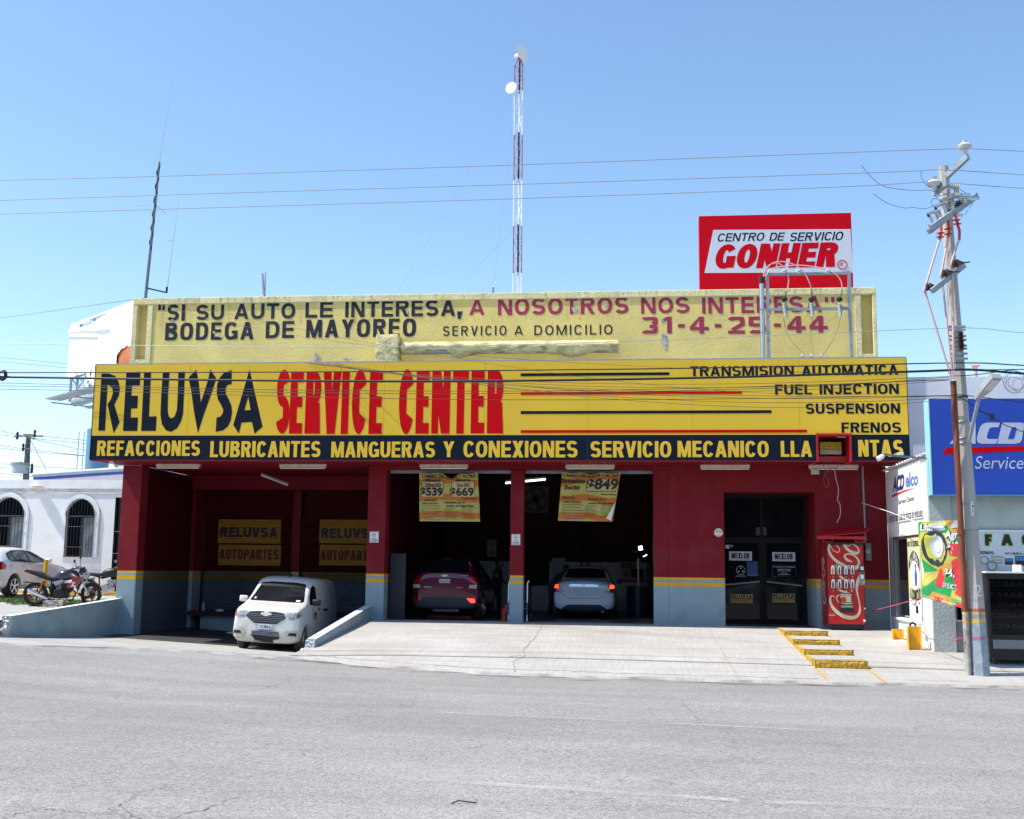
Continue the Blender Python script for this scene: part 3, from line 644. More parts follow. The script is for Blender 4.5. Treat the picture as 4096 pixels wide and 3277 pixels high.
# tiles on the rear wall of the bays
m_tile = M('white_glazed_tile', (.50, .53, .58), .25, var=.1, vs=1)
m_grout = M('grout', (.2, .2, .21), .9)
W('grout_bed', m_grout, -6.1, .44, 8.96, 8.999, -.5, 1.5)
tm = MB().bevbox(0, .195, 0, .02, 0, .195, b=.003)
tme = tm.build('wall_tile', m_tile, bld, local=True); tme.location = Vector((-3.30+.0, 8.94, -.42))-origin(bld); cnt = 0
for i in range(18):
    for j in range(9):
        x = -3.30+i*.2; z = -.30+j*.2
        if i == 0 and j == 0: tme.location = Vector((x, 8.94, z))-origin(bld); continue
        o = bpy.data.objects.new('wall_tile', tme.data); C.objects.link(o); o.parent = bld; o.location = Vector((x, 8.94, z))-origin(bld)
for i in range(5):
    for j in range(9):
        o = bpy.data.objects.new('wall_tile', tme.data); C.objects.link(o); o.parent = bld; o.location = Vector((-5.0+i*.2, 8.94, -.30+j*.2))-origin(bld)
W('inner_window', m_glass, -3.9, -2.75, 8.90, 8.955, .74, 1.52)
W('inner_door', m_maroondk, -5.8, -5.1, 8.9, 8.96, -.3, 1.8)
W('pipe', m_dark, -1.75, -1.71, 8.86, 8.90, -.2, 3.0); W('pipe', m_dark, -1.55, -1.51, 8.86, 8.90, -.2, 3.0)
W('bay_door_leaf', M('steel_blue_door', (.014, .017, .03), .5), -6.02, -5.64, .55, .60, -.05, 1.60, lab='dark blue-grey half height steel door leaf inside the first bay')  # door blue taken darker, shade of the bay put into the colour

# glass entrance
ent = thing('glass_entrance', 'tall dark glass double door with transom panes and stickers in the maroon wall', 'door', (3.08, 1.62, 0))
m_brz = M('bronze_aluminium_frame', (.014, .010, .009), .5, .2, spec=.2)
def F(*a): B('frame', m_brz, ent, *a)
F(2.041, 2.10, 1.58, 1.64, 0, 3.12); F(4.07, 4.129, 1.58, 1.64, 0, 3.12); F(2.10, 4.07, 1.58, 1.64, 3.05, 3.12); F(2.10, 4.07, 1.58, 1.64, 2.02, 2.10); F(3.05, 3.11, 1.581, 1.641, .01, 3.05)
for x0, x1 in ((2.10, 3.05), (3.11, 4.07)):
    B('transom_pane', m_glass, ent, x0, x1, 1.60, 1.612, 2.10, 3.05)
    d = B('door_leaf', m_brz, ent, x0+.01, x0+.06, 1.575, 1.63, .01, 2.02)
    B('stile', m_brz, d, x1-.06, x1-.01, 1.575, 1.63, .01, 2.02); B('rail', m_brz, d, x0+.06, x1-.06, 1.575, 1.63, 1.96, 2.02); B('rail', m_brz, d, x0+.06, x1-.06, 1.575, 1.63, .01, .10)
    B('pane', m_glass, d, x0+.06, x1-.06, 1.60, 1.612, .10, 1.96)
    sg = 1 if x0 < 3 else -1
    zz = (.93, 1.02) if sg > 0 else (1.02, .93)
    MB().bar((x0+.05, 1.55, zz[0]), (x1-.05, 1.55, zz[1]), .025, .035).build('push_bar', m_grey, d)
yg = 1.594
def sticker(u0, v0, u1, v1, mat, name='sticker', par=ent, y=yg, dy=0):
    a = P(u0, v0, y+dy); b = P(u1, v1, y+dy); return B(name, mat, par, a.x, b.x, y+dy, y+dy+.002, b.z, a.z)
m_stk = M('sticker_white', (.72, .74, .80), .5); m_stky = M('sticker_yellow', (.58, .42, .10), .5); m_stkr = M('sticker_red', (.28, .02, .03), .5); m_stkb = M('sticker_blue', (.02, .07, .22), .5)
for u, v in ((2916, 2206), (3089, 2209)):
    sticker(u, v, u+92, v+37, m_stk); px_block('MEXLUB', (u+10, v+6, u+82, v+28), yg-.004, m_ink, ent, stem=.2, gap=.08)
    px_text('LUBRICANTES PREMIUM', (u+30, v+29, u+80, v+33), yg-.004, m_inkred, ent, bold=.01)
for u, v in ((2921, 2376), (3089, 2374)):
    sticker(u, v, u+90, v+20, m_stky); sticker(u, v+21, u+90, v+37, m_stky)
    px_block('RELUVSA', (u+2, v+2, u+86, v+18), yg-.004, m_ink, ent, stem=.24); px_block('AUTOPARTES', (u+2, v+23, u+84, v+34), yg-.004, m_stkr, ent, stem=.2)
# opening hours
for (a, b, c, d) in ((3090, 2261, 3183, 2262.3), (3090, 2306, 3183, 2307.3), (3090, 2261, 3091.3, 2307), (3182, 2261, 3183.3, 2307)): sticker(a, b, c, d, m_stk, 'notice_border')
for s, bx in (('HORARIO DE TRABAJO', (3094, 2266, 3179, 2272)), ('LUNES A VIERNES', (3109, 2276, 3163, 2280)), ('8:00 AM A 7:00 PM', (3111, 2282, 3162, 2286)), ('SABADO', (3124, 2291, 3150, 2295)), ('8:00 AM A 4:00 PM', (3111, 2297, 3162, 2301))):
    px_text(s, bx, yg-.004, m_stk, ent, bold=.015)
sticker(2987, 2246, 3032, 2305, m_stkb); sticker(2987, 2296, 3032, 2305, M('sticker_blue_light', (.03, .14, .42), .5), dy=-.003)
cc = P(2963, 2281, yg)
MB().torus(cc, (0, 1, 0), .105, .006, 28, 5).build('recycling_ring', m_stk, ent)
for k in range(3):
    a = math.pi/2+k*2.094; e = cc+Vector((math.cos(a)*.06, -.002, math.sin(a)*.06)); MB().prism([(e.x+.03*math.cos(a+q), e.z+.03*math.sin(a+q)) for q in (0, 2.3, 4)], lambda p, q: (p, yg-.003, q), lambda p, q: (p, yg, q)).build('recycling_arrow', m_stk, ent)
px_text('ESTE NEGOCIO RECICLA', (2946, 2301, 2980, 2304), yg-.004, m_stk, ent, bold=.0); px_text('CORRECTAMENTE SUS RESIDUOS', (2941, 2305, 2985, 2308), yg-.004, m_stk, ent, bold=.0)
sticker(2903, 2180, 2917, 2195, m_stk); sticker(2919, 2180, 2933, 2189, M('sticker_teal', (.12, .30, .32), .5))
sticker(3023, 2109, 3041, 2142, M('taped_paper_dim', (.06, .06, .07), .7)); sticker(3050, 2109, 3066, 2142, M('taped_paper_dim', (.07, .07, .08), .7))
# octagonal alarm sign
c = P(2874, 2131, -.012); sg = thing('alarm_sign', 'small cream octagonal security alarm sign on the maroon wall', 'sign', (c.x, -.012, c.z))
MB().prism([(c.x+.105*math.cos(math.pi/8+k*math.pi/4), c.z+.105*math.sin(math.pi/8+k*math.pi/4)) for k in range(8)], lambda a, b: (a, -.016, b), lambda a, b: (a, -.001, b)).build('plate', M('cream_enamel', (.72, .70, .60), .5), sg)
px_text('SECURITY ALARMS', (2860, 2126, 2888, 2131), -.019, m_inkred, sg, bold=.02); px_text('ADVERTENCIA', (2863, 2121, 2886, 2124), -.019, m_ink, sg, bold=.01); px_text('LLAME 24 HORAS', (2862, 2142, 2887, 2146), -.019, m_ink, sg, bold=.01)
# no smoking plates on the pillars
for (u, v, w_) in ((1479, 2127, 'left of the purple SUV'), (2046, 2137, 'between the two cars')):
    c = P(u+17, v+22, -.01); sg = thing('no_smoking_sign', 'white no smoking plate on the pillar '+w_, 'sign', (c.x, -.01, c.z), 'no smoking plates on the pillars')
    a = P(u, v, -.01); b = P(u+35, v+44, -.01); B('plate', m_paper, sg, a.x, b.x, -.012, -.001, b.z, a.z)
    for q in ((a.x+.008, b.x-.008, a.z-.012, a.z-.008), (a.x+.008, b.x-.008, b.z+.008, b.z+.012), (a.x+.008, a.x+.012, b.z+.012, a.z-.012), (b.x-.012, b.x-.008, b.z+.012, a.z-.012)): B('border', m_ink, sg, q[0], q[1], -.0135, -.0125, q[2], q[3])
    k = P(u+17, v+13, -.015); MB().torus(k, (0, 1, 0), .045, .004, 20, 4).build('ring', M('ring_grey', (.25, .22, .15), .6), sg); MB().bar(k+Vector((-.03, 0, .03)), k+Vector((.03, 0, -.03)), .006).build('slash', m_inkred, sg)
    MB().bar(k+Vector((-.028, .001, 0)), k+Vector((.028, .001, 0)), .004, .01).build('cigarette', m_ink, sg)
    px_text('FAVOR DE', (u+8, v+25, u+27, v+29), -.014, m_ink, sg, bold=.03); px_text('NO FUMAR', (u+4, v+31, u+31, v+36), -.014, m_ink, sg, bold=.03); px_text('EN ESTA AREA', (u+6, v+37, u+29, v+41), -.014, m_ink, sg, bold=.03)

# ------------------------------------------------------------------ long fascia sign
fas = thing('fascia_sign', 'long yellow and black RELUVSA SERVICE CENTER fascia sign over the bays', 'sign', (-3.49, -1.4, 3.72))
ys = -1.40
B('yellow_panel', m_yel, fas, -12.96, 5.98, ys, ys+.06, 4.30, 6.02)
B('black_panel', m_navy, fas, -12.96, 3.975, ys-.001, ys+.06, 3.722, 4.298); B('black_panel', m_navy, fas, 4.745, 5.98, ys-.001, ys+.06, 3.722, 4.298)
B('edge_trim', m_navy, fas, -12.975, -12.961, ys-.006, ys+.3, 3.72, 6.022); B('edge_trim', m_navy, fas, 5.981, 5.995, ys-.006, ys+.3, 3.72, 6.022)
B('soffit', m_maroon, fas, -12.95, 3.97, ys+.061, -.001, 3.719, 3.74); B('soffit', m_maroon, fas, 4.75, 5.97, ys+.061, -.001, 3.719, 3.74); B('soffit', m_maroon, fas, 3.97, 4.75, -.6, -.001, 3.719, 3.74)
B('bottom_trim', m_maroon, fas, -12.95, 3.97, ys-.004, ys+.03, 3.69, 3.7205); B('bottom_trim', m_maroon, fas, 4.75, 5.97, ys-.004, ys+.03, 3.69, 3.7205)
B('top_deck', m_galv, fas, -12.95, 5.97, ys+.061, -.06, 5.98, 6.015)
B('end_panel', m_maroon, fas, -12.95, -12.92, ys+.30, -.001, 3.741, 5.979); B('end_panel', m_maroon, fas, 5.94, 5.97, ys+.30, -.001, 3.741, 5.979)
cf = crop(250, 1100, 2156/1150, ys-.004)
REL = [[(292,740),(350,740),(395,758),(420,800),(430,850),(422,905),(400,950),(388,972),(428,1105),(383,1188),(337,970),(362,935),(378,885),(372,848),(338,820),(318,1168),(268,1168)],
 [(478,733),(583,724),(580,828),(521,830),(516,906),(566,906),(560,1000),(514,1002),(511,1070),(566,1070),(560,1170),(453,1170)],
 [(612,727),(664,727),(648,1062),(705,1060),(699,1170),(589,1170)],
 [(752,733),(803,730),(791,900),(789,1020),(796,1060),(815,1077),(840,1062),(858,1010),(864,900),(868,727),(918,724),(904,1040),(888,1100),(858,1150),(815,1177),(775,1165),(745,1120),(734,1050),(740,900)],
 [(945,770),(1003,710),(1020,800),(1037,958),(1090,790),(1108,710),(1153,775),(1120,880),(1062,1040),(1015,1187),(985,1020),(965,870)],
 [(1268,712),(1268,818),(1236,826),(1223,850),(1224,890),(1245,930),(1266,980),(1272,1030),(1262,1090),(1240,1135),(1205,1165),(1148,1177),(1155,1070),(1185,1062),(1203,1035),(1205,1010),(1187,972),(1165,935),(1156,885),(1158,830),(1175,775),(1210,735)]]
for pl in REL: flat_poly([pl], m_navy, fas, 'letter', cf)
flat_poly([[(1402,710),(1500,1138),(1440,1190),(1420,1102),(1342,1108),(1322,1190),(1280,1125)]], m_navy, fas, 'letter', cf, holes=[[(1393,912),(1364,1015),(1410,1013)]])
for s, bx in (('S', (1105, 1479, 1160, 1735)), ('E', (1160, 1487, 1212, 1735)), ('R', (1222, 1486, 1284, 1735)), ('V', (1291, 1486, 1362, 1736)), ('I', (1366, 1486, 1396, 1736)), ('C', (1408, 1478, 1468, 1737)), ('E', (1477, 1484, 1530, 1736)),
              ('C', (1596, 1477, 1657, 1737)), ('E', (1664, 1484, 1717, 1735)), ('N', (1727, 1484, 1800, 1735)), ('T', (1810, 1484, 1874, 1735)), ('E', (1884, 1482, 1938, 1734)), ('R', (1949, 1481, 2014, 1734))):
    px_block(s, bx, ys-.004, m_red, fas, name='letter', stem=.118, bar=.17, e=2.1)
for (u0, v0, u1, v1, mt) in ((2083, 1492, 2677, 1505, m_navy), (2083, 1567, 2968, 1580, m_red), (2083, 1643, 3086, 1658, m_navy), (2083, 1719, 3228, 1733, m_red)):
    a = P(u0, v0+1, ys); b = P(u1, v1, ys); c_ = P(u1, v0-3, ys); z1 = P(u0, v0+2, ys).z; B('stripe', mt, fas, a.x, b.x, ys-.005, ys-.0005, z1-.066, z1)
for s, bx in (('TRANSMISION', (2761, 1464, 3175, 1504)), ('AUTOMATICA', (3207, 1461, 3592, 1501)), ('FUEL', (3100, 1538, 3248, 1579)), ('INJECTION', (3278, 1536, 3595, 1577)), ('SUSPENSION', (3223, 1614, 3600, 1655)), ('FRENOS', (3366, 1690, 3604, 1731))):
    px_block(s, bx, ys-.004, m_navy, fas, stem=.25, bar=.18, gap=.13, e=2.5)
for s, bx in (('REFACCIONES', (388, 1763, 800, 1824)), ('LUBRICANTES', (841, 1765, 1282, 1829)), ('MANGUERAS', (1325, 1767, 1740, 1830)), ('Y', (1773, 1766, 1817, 1829)), ('CONEXIONES', (1854, 1764, 2310, 1830)), ('SERVICIO', (2362, 1765, 2685, 1830)), ('MECANICO', (2710, 1764, 3075, 1829)), ('LLA', (3123, 1764, 3248, 1828)), ('NTAS', (3433, 1760, 3612, 1827))):
    px_block(s, bx, ys-.005, m_yel, fas, stem=.215, bar=.17, gap=.085, e=2.4)
for i in range(1, 8):
    x = -12.96+i*2.37; B('panel_seam', M('seam_line_yellow', (.40, .27, .03), .6), fas, x, x+.006, ys-.0012, ys+.01, 4.30, 6.018)
    if x < 3.9: B('panel_seam', M('seam_line_navy', (.03, .04, .06), .6), fas, x, x+.006, ys-.0025, ys+.01, 3.725, 4.297)
m_drip = bpy.data.materials.new('rain_streak'); m_drip.use_nodes = True
def _drip():
    nt = m_drip.node_tree; b = nt.nodes['Principled BSDF']; b.inputs['Base Color'].default_value = (.14, .12, .06, 1); b.inputs['Roughness'].default_value = .95
    co = nt.nodes.new('ShaderNodeNewGeometry').outputs['Position']; mp = nt.nodes.new('ShaderNodeMapping'); mp.inputs['Scale'].default_value = (9, 1, .5); nt.links.new(co, mp.inputs[0])
    nt.links.new(_math(nt, 'MULTIPLY', _ramp(nt, _noise(nt, 1.2, 6, mp.outputs[0], .7), [(.52, (0,)*3), (.72, (1,)*3)]), .28), b.inputs['Alpha'])
_drip()
MB().add([(-12.2, .0605, 7.84), (5.15, .0605, 7.84), (5.15, .0605, 7.3), (-12.2, .0605, 7.3)], [(0, 1, 2, 3)]).build('rain_streaks', m_drip, bld, fix=False)
MB().add([(-12.78, .0335, 8.01), (5.67, .0335, 8.01), (5.67, .0335, 7.85), (-12.78, .0335, 7.85)], [(0, 1, 2, 3)]).build('coping_stains', m_drip, bld, fix=False)
for i in range(42):
    x = R.uniform(-12.5, 5.4); z = 8.0; vs = []; n = R.randint(3, 7)
    for k in range(n): w_ = R.uniform(.003, .007); vs += [(x-w_, .0325, z), (x+w_, .0325, z)]; x += R.uniform(-.035, .035); z -= R.uniform(.02, .04)
    MB().add([(a, b, max(c, 7.85)) for a, b, c in vs], [(2*k, 2*k+1, 2*k+3, 2*k+2) for k in range(n-1)]).build('coping_crack', m_crack, bld, fix=False)
# recessed red niche with yellow foam block
nx = thing('lamp_niche', 'recessed red metal niche with a crumbling yellow foam block in the fascia sign', 'niche', (4.36, -1.4, 3.72))
m_redmet = M('red_metal_paint', (.42, .008, .015), .4, var=.15)
B('frame', m_redmet, nx, 3.976, 4.02, ys-.03, -.62, 3.70, 4.325); B('frame', m_redmet, nx, 4.70, 4.744, ys-.03, -.62, 3.70, 4.325); B('frame', m_redmet, nx, 4.02, 4.70, ys-.03, -.62, 4.28, 4.325)
B('back_panel', m_maroondk, nx, 4.02, 4.70, -.75, -.72, 3.745, 4.28); B('lower_panel', m_redmet, nx, 4.02, 4.70, -.95, -.73, 3.745, 3.86)
m_foam = M('crumbling_foam', (.55, .40, .03), .9, var=.3, vs=8, bump=1, bs=30, bd=.05)
bm = bmesh.new(); bmesh.ops.create_grid(bm, x_segments=24, y_segments=14, size=.5)
a = P(3279, 1769, -1.0); b = P(3366, 1817, -1.0)
for v in bm.verts: v.co = Vector((a.x+(b.x-a.x)*(v.co.x+.5), -1.0-.02*R.random(), b.z+(a.z-b.z)*(v.co.y+.5)))
MB().bm(bm).build('foam_block', m_foam, nx); B('foam_core', m_foam, nx, a.x, b.x, -.995, -.8, b.z, a.z); B('foam_base', M('grey_foam', (.40, .36, .28), .9, var=.3, vs=20, bump=1, bs=40), nx, a.x+.002, b.x-.002, -1.03, -.99, b.z, b.z+.09)
B('bright_strip', m_chrome, nx, 4.44, 4.63, ys-.02, ys, 4.235, 4.245)
# dangling wires under the niche
def cable(name, pts, r, mat, label=None, cat=None, group=None, parent=None, n=6, smooth_n=0):
    if smooth_n:
        q = []; pp = [Vector(p) for p in pts]
        for i in range(len(pp)-1):
            p0 = pp[max(i-1, 0)]; p1 = pp[i]; p2 = pp[i+1]; p3 = pp[min(i+2, len(pp)-1)]
            for k in range(smooth_n):
                t = k/smooth_n; q.append(.5*((2*p1)+(p2-p0)*t+(2*p0-5*p1+4*p2-p3)*t*t+(3*p1-p0-3*p2+p3)*t**3))
        q.append(pp[-1]); pts = q
    o = MB().tube(pts, r, n).build(name, mat, parent, smooth=60, base=None if parent else Vector(pts[0]))
    if label: tag(o, label, cat, group)
    return o
cp = lambda u, v, s=4.312, y=-1.1: P(3200+u/s, 1700+v/s, y)
cable('dangling_wire', [cp(*q) for q in ((375, 510), (400, 680), (440, 760), (520, 790), (600, 775), (660, 700), (700, 510))], .006, M('purple_wire', (.12, .05, .07), .6), 'thin looped wire hanging out of the red niche', 'wire', smooth_n=5)
cable('dangling_wire', [cp(*q) for q in ((410, 510), (470, 600), (500, 720), (480, 800), (455, 880), (480, 930), (493, 1000), (480, 1060), (440, 1070), (415, 1000), (415, 900), (450, 810), (560, 750), (640, 735))], .006, M('purple_wire', (.16, .07, .09), .6), 'wire curling in a loop left of the long dangling wire', 'wire', smooth_n=5)
cable('dangling_wire', [cp(*q) for q in ((600, 775), (610, 880), (640, 1000), (662, 1100), (660, 1200), (648, 1300), (685, 1360), (698, 1490), (680, 1600), (650, 1650), (640, 1690))], .008, M('pale_wire', (.50, .33, .30), .6), 'long pale wire dangling down in front of the maroon wall', 'wire', smooth_n=4)

# fluorescent battens under the sign
m_tube = M('unlit_tube_white', (.8, .8, .8), .3); m_batten = M('aged_cream_batten', (.62, .52, .40), .5, var=.25, vs=14)
for i, (u0, u1, v, w_) in enumerate(((627, 801, 1861, 'leftmost of the row, above the left bay'), (1119, 1305, 1861, 'above the white van'), (1680, 1872, 1866, 'above the left price banner'), (2262, 2459, 1867, 'above the right price banner'), (2801, 2999, 1865, 'over the wall left of the glass door'), (3234, 3432, 1864, 'under the red niche'))):
    yy = -.34; a = P(u0, v, yy); b = P(u1, v, yy); z = 3.719
    t = thing('fluorescent_light', 'cream fluorescent batten light '+w_, 'light fixture', ((a.x+b.x)/2, yy, z), 'fluorescent battens under the fascia sign')
    MB().bevbox(a.x, b.x, yy-.05, yy+.05, z-.075, z, b=.008).build('housing', m_batten, t)
    for x in (a.x+.02, b.x-.05): B('tube_holder', m_batten, t, x, x+.03, yy-.035, yy-.005, z-.115, z-.076)
    MB().cyl((a.x+.05, yy-.02, z-.098), (b.x-.05, yy-.02, z-.098), .013, n=8).build('tube', m_tube, t, smooth=True)
t = thing('fluorescent_light', 'fallen fluorescent batten hanging at a slant inside the left bay', 'light fixture', (-9.6, 1.0, 3.5))
a = P(1046, 1897, .9); b = P(1153, 1938, .9); MB().bar(a, b, .06, .05).build('housing', m_grey, t); MB().cyl(a+Vector((0, -.03, -.03)), b+Vector((0, -.03, -.03)), .012, n=6).build('tube', m_tube, t)
sp = P(3260, 1885, -.35); t = thing('control_box', 'small cream box hanging below the batten near the niche', 'box', sp); MB().bevbox(sp.x-.09, sp.x+.09, -.39, -.3, 3.5, 3.605, b=.01).build('case', m_batten, t); B('cover', m_alu, t, sp.x-.07, sp.x+.07, -.40, -.391, 3.51, 3.56)
fc = P(440, 1845, -1.1); t = thing('floodlight', 'white floodlight with cables under the left end of the fascia sign', 'light fixture', (fc.x, -1.0, 3.71))
MB().cyl((fc.x+.02, -1.0, 3.70), (fc.x+.16, -1.05, 3.60), .035, .05, 10).build('head', m_white, t); B('junction_box', m_white, t, fc.x-.02, fc.x+.08, -1.1, -1.02, 3.66, 3.718)
# conduit on the right part of the wall
a = P(3450, 1868, -.03); b = P(3463, 2180, -.03)
o = MB().cyl((a.x, -.03, 3.715), (b.x, -.03, 1.95), .022, n=8).build('conduit_pipe', m_galv, smooth=True, base=(b.x, -.03, 1.95)); tag(o, 'grey conduit pipe running up the maroon wall above the electricity meter', 'pipe')
mm = thing('electricity_meter', 'grey electricity meter box beside the red vending machine', 'meter', (5.3, -.08, 1.55))
a = P(3462, 2173, -.1); b = P(3487, 2243, -.1); MB().bevbox(a.x, b.x, -.10, -.001, b.z, a.z, b=.006).build('box', m_grey, mm)
k = P(3469, 2206, -.11); MB().cyl(k, k+Vector((0, -.07, 0)), .055, n=16).build('dial_glass', m_porc, mm, smooth=True); B('display', M('lcd', (.25, .30, .22), .3), mm, k.x-.03, k.x+.03, k.y-.072, k.y-.07, k.z, k.z+.03)
# loading-dock bits
def bottle(x, y, z, h, r, mat, label, cap):
    t = thing('bottle', label, 'bottle', (x, y, z)); MB().lathe((x, y, z), (0, 0, 1), [(0, r*.9), (.01, r), (h*.6, r), (h*.78, r*.4), (h*.9, r*.36)], 10).build('body', mat, t, smooth=True); MB().cyl((x, y, z+h*.9), (x, y, z+h), r*.42, n=8).build('cap', cap, t)
bottle(-11.85, 3.4, .02, .27, .045, M('pet_clear', (.35, .42, .55), .2, var=0), 'clear plastic bottle on the dark loading dock shelf', m_inkblue)
bottle(-12.0, 3.35, .02, .16, .04, m_inkred, 'small red bottle beside the clear bottle on the dock shelf', m_ink)
for (x, y, z, lab) in ((-10.75, 2.6, -.62, 'crumpled pale plastic bag lying on the dark driveway'), (-11.35, 3.35, .02, 'crumpled white paper on the loading dock shelf')):
    bm = bmesh.new(); bmesh.ops.create_icosphere(bm, subdivisions=3, radius=.12 if z > 0 else .28)
    for v in bm.verts: v.co = Vector((v.co.x, v.co.y*.6, abs(v.co.z)*.45))*R.uniform(.7, 1.2)
    o = MB().bm(bm).build('plastic_bag' if z < 0 else 'crumpled_paper', m_paper, base=(x, y, z)); o.data.transform(Matrix.Translation((x, y, z))) if False else None
    o.data.transform(Matrix.Translation((x, y, z))); tag(o, lab, 'litter')
# ------------------------------------------------------------------ steps, low walls, stubs
xl, xr = 3.12, 4.02; ysteps = (-2.05, -3.45, -4.9, -6.2); ztops = (.025, -.075, -.175, -.272)
for k, (y1, w_, zt) in enumerate(zip(ysteps, ('uppermost', 'second from the top', 'third from the top', 'lowest'), ztops)):
    y0 = ((-.8,)+ysteps)[k]+(0 if k == 0 else -.02); zb = zramp(3.6, y1)-.015
    t = thing('step', 'yellow fronted concrete wedge step on the ramp, '+w_, 'step', (3.57, y1, zramp(3.57, y1)), 'concrete steps on the ramp')
    MB().hexa([(xl, y0, zb-.05), (xr, y0, zb-.05), (xr, y1+.02, zb-.05), (xl, y1+.02, zb-.05), (xl, y0, zt), (xr, y0, zt), (xr, y1+.02, zt), (xl, y1+.02, zt)]).build('tread', m_conc, t)
    bm = bmesh.new(); bmesh.ops.create_grid(bm, x_segments=40, y_segments=6, size=.5)
    for v in bm.verts:
        e = (abs(v.co.x) > .47 or abs(v.co.y) > .45); v.co = Vector((xl-.004+(xr-xl+.008)*(v.co.x+.5), y1-.012+R.uniform(-.010, .010)+(.014 if e else 0), zb+(zt+.004-zb)*(v.co.y+.5)+(R.uniform(-.012, .002) if e else 0)))
    MB().bm(bm).build('riser', m_stepy, t, smooth=60)
    MB().add([(xl-.004, y0, zb-.04), (xl-.004, y1, zb-.04), (xl-.004, y1-.01, zt+.003), (xl-.004, y0, zt+.003)], [(0, 1, 2, 3)]).build('painted_cheek', m_stepy, t)
    MB().box(xl-.003, xl+.03, y1+.01, y0-.1, zt+.0005, zt+.004).build('painted_edge', m_stepy, t); MB().box(xl+.03, xr+.003, y1-.008, y1+.035, zt+.0006, zt+.0045).build('painted_edge', m_stepy, t)
for x in (xl-.03, xr-.02):
    o = MB().grid(1, 8, lambda a, b: (x+a*.04, -6.22-b*1.35, zramp(x, -6.22-b*1.35)+.009)).build('ramp_marking', m_stepy); tag(o, kind='structure')
def low_wall(name, label, x0, x1, y0, y1, top, bot, rough_end, cap):
    t = thing(name, label, 'wall', ((x0+x1)/2, y0, bot(y0)))
    n = 26; sec = []
    mb = MB(); fs = []
    for i in range(n+1):
        y = y0+(y1-y0)*i/n; zt, zb = top(y), bot(y)-.1
        mb.v += [(x0, y, zb), (x1, y, zb), (x1, y, zt-.006), (x1-.008, y, zt), (x0+.008, y, zt), (x0, y, zt-.006)]
        if i: mb.f += [((i-1)*6+a, (i-1)*6+(a+1) % 6, i*6+(a+1) % 6, i*6+a) for a in range(6)]
    mb.f += [tuple(range(6))[::-1], tuple(range(n*6, n*6+6))]
    mb.build('wall_body', m_grb, t)
    zt, zb = top(y1), bot(y1)
    bm = bmesh.new(); bmesh.ops.create_grid(bm, x_segments=7, y_segments=14, size=.5)
    for v in bm.verts:
        a, b = v.co.x+.5, v.co.y+.5; v.co = Vector((x0+(x1-x0)*a+R.uniform(-.012, .012), y1-.02-(1-b)**1.6*.26*rough_end-R.uniform(0, .07), zb-.02+(zt-zb+.01)*b+R.uniform(-.01, .01)))
    MB().bm(bm).build('broken_end', cap, t, smooth=20)
    # side fillets of the broken end
    for x in (x0, x1):
        bm = bmesh.new(); bmesh.ops.create_grid(bm, x_segments=4, y_segments=14, size=.5)
        for v in bm.verts:
            a, b = v.co.x+.5, v.co.y+.5; v.co = Vector((x+R.uniform(-.006, .006), y1+.02-a*(.05+(1-b)**1.6*.28*rough_end), zb-.02+(zt-zb+.01)*b))
        MB().bm(bm).build('broken_side', cap, t, smooth=20)
    # loose rubble at foot
    for k in range(7):
        bm = bmesh.new(); bmesh.ops.create_icosphere(bm, subdivisions=2, radius=R.uniform(.03, .075)); c = Vector((R.uniform(x0-.02, x1+.05), y1-R.uniform(.12, .38), 0)); c.z = zr(c.x)+.045
        for v in bm.verts: v.co = v.co*R.uniform(.75, 1.15)+c
        MB().bm(bm).build('rubble', cap, t, smooth=20)
    return t
m_broken = M('broken_pale_concrete', (.62, .66, .66), .95, var=.35, vs=14, bump=1, bs=26, bd=.05, dirt=(.20, .22, .22), ds=7, damt=.7)
m_topw = M('whitened_wall_top', (.66, .68, .66), .9, var=.12, vs=4)
lw = low_wall('ramp_wall', 'grey-blue sloping low wall between the concrete ramp and the white van', -6.52, -6.335, 0, -4.74, lambda y: .34+(-.51)*(y/-4.74)**1.03, lambda y: min(zdrive(-6.5, y), zramp(-6.4, y)), 1.0, m_broken)
lw2 = low_wall('ramp_wall', 'grey-blue low wall sloping up to the red column at the far left', -12.80, -12.62, 0, -4.93, lambda y: .43-.24*(y/-5.05), lambda y: zdrive(-12.6, y), 1.7, m_broken)
MB().grid(1, 20, lambda a, b: (-12.80+a*.18, -b*4.9, .4315-.24*(b*4.9/5.05))).build('whitened_top', m_topw, lw2)
MB().grid(1, 20, lambda a, b: (-6.52+a*.185, -b*4.7, .3415-.51*(b*4.7/4.74)**1.03)).build('whitened_top', m_topw, lw)
bm = bmesh.new(); bmesh.ops.create_icosphere(bm, subdivisions=3, radius=.14)
for v in bm.verts: v.co = Vector((v.co.x*1.0-12.95, v.co.y*1.6-5.15, v.co.z*.8+.02))+Vector([R.uniform(-.02, .02) for _ in range(3)])
MB().bm(bm).build('painted_lump', m_saf, lw2, smooth=30)
# stone block by the left wall
c = PZ(222, 2436, .18)
t = thing('stone_block', 'rough grey concrete block on the pavement beneath the black and red motorcycle', 'block', (c.x, c.y, .17))
m_stone = M('rough_stone', (.42, .38, .33), .95, var=.4, vs=12, bump=1, bs=25, bd=.05, dirt=(.12, .10, .09), ds=9, damt=.8)
bm = bmesh.new(); bmesh.ops.create_cube(bm, size=1); bmesh.ops.subdivide_edges(bm, edges=bm.edges[:], cuts=5, use_grid_fill=True)
for v in bm.verts: v.co = Vector((c.x+v.co.x*.50, c.y+v.co.y*.35, .26+v.co.z*.22))+Vector([R.uniform(-.02, .02) for _ in range(3)])
MB().bm(bm).build('block', m_stone, t, smooth=20)
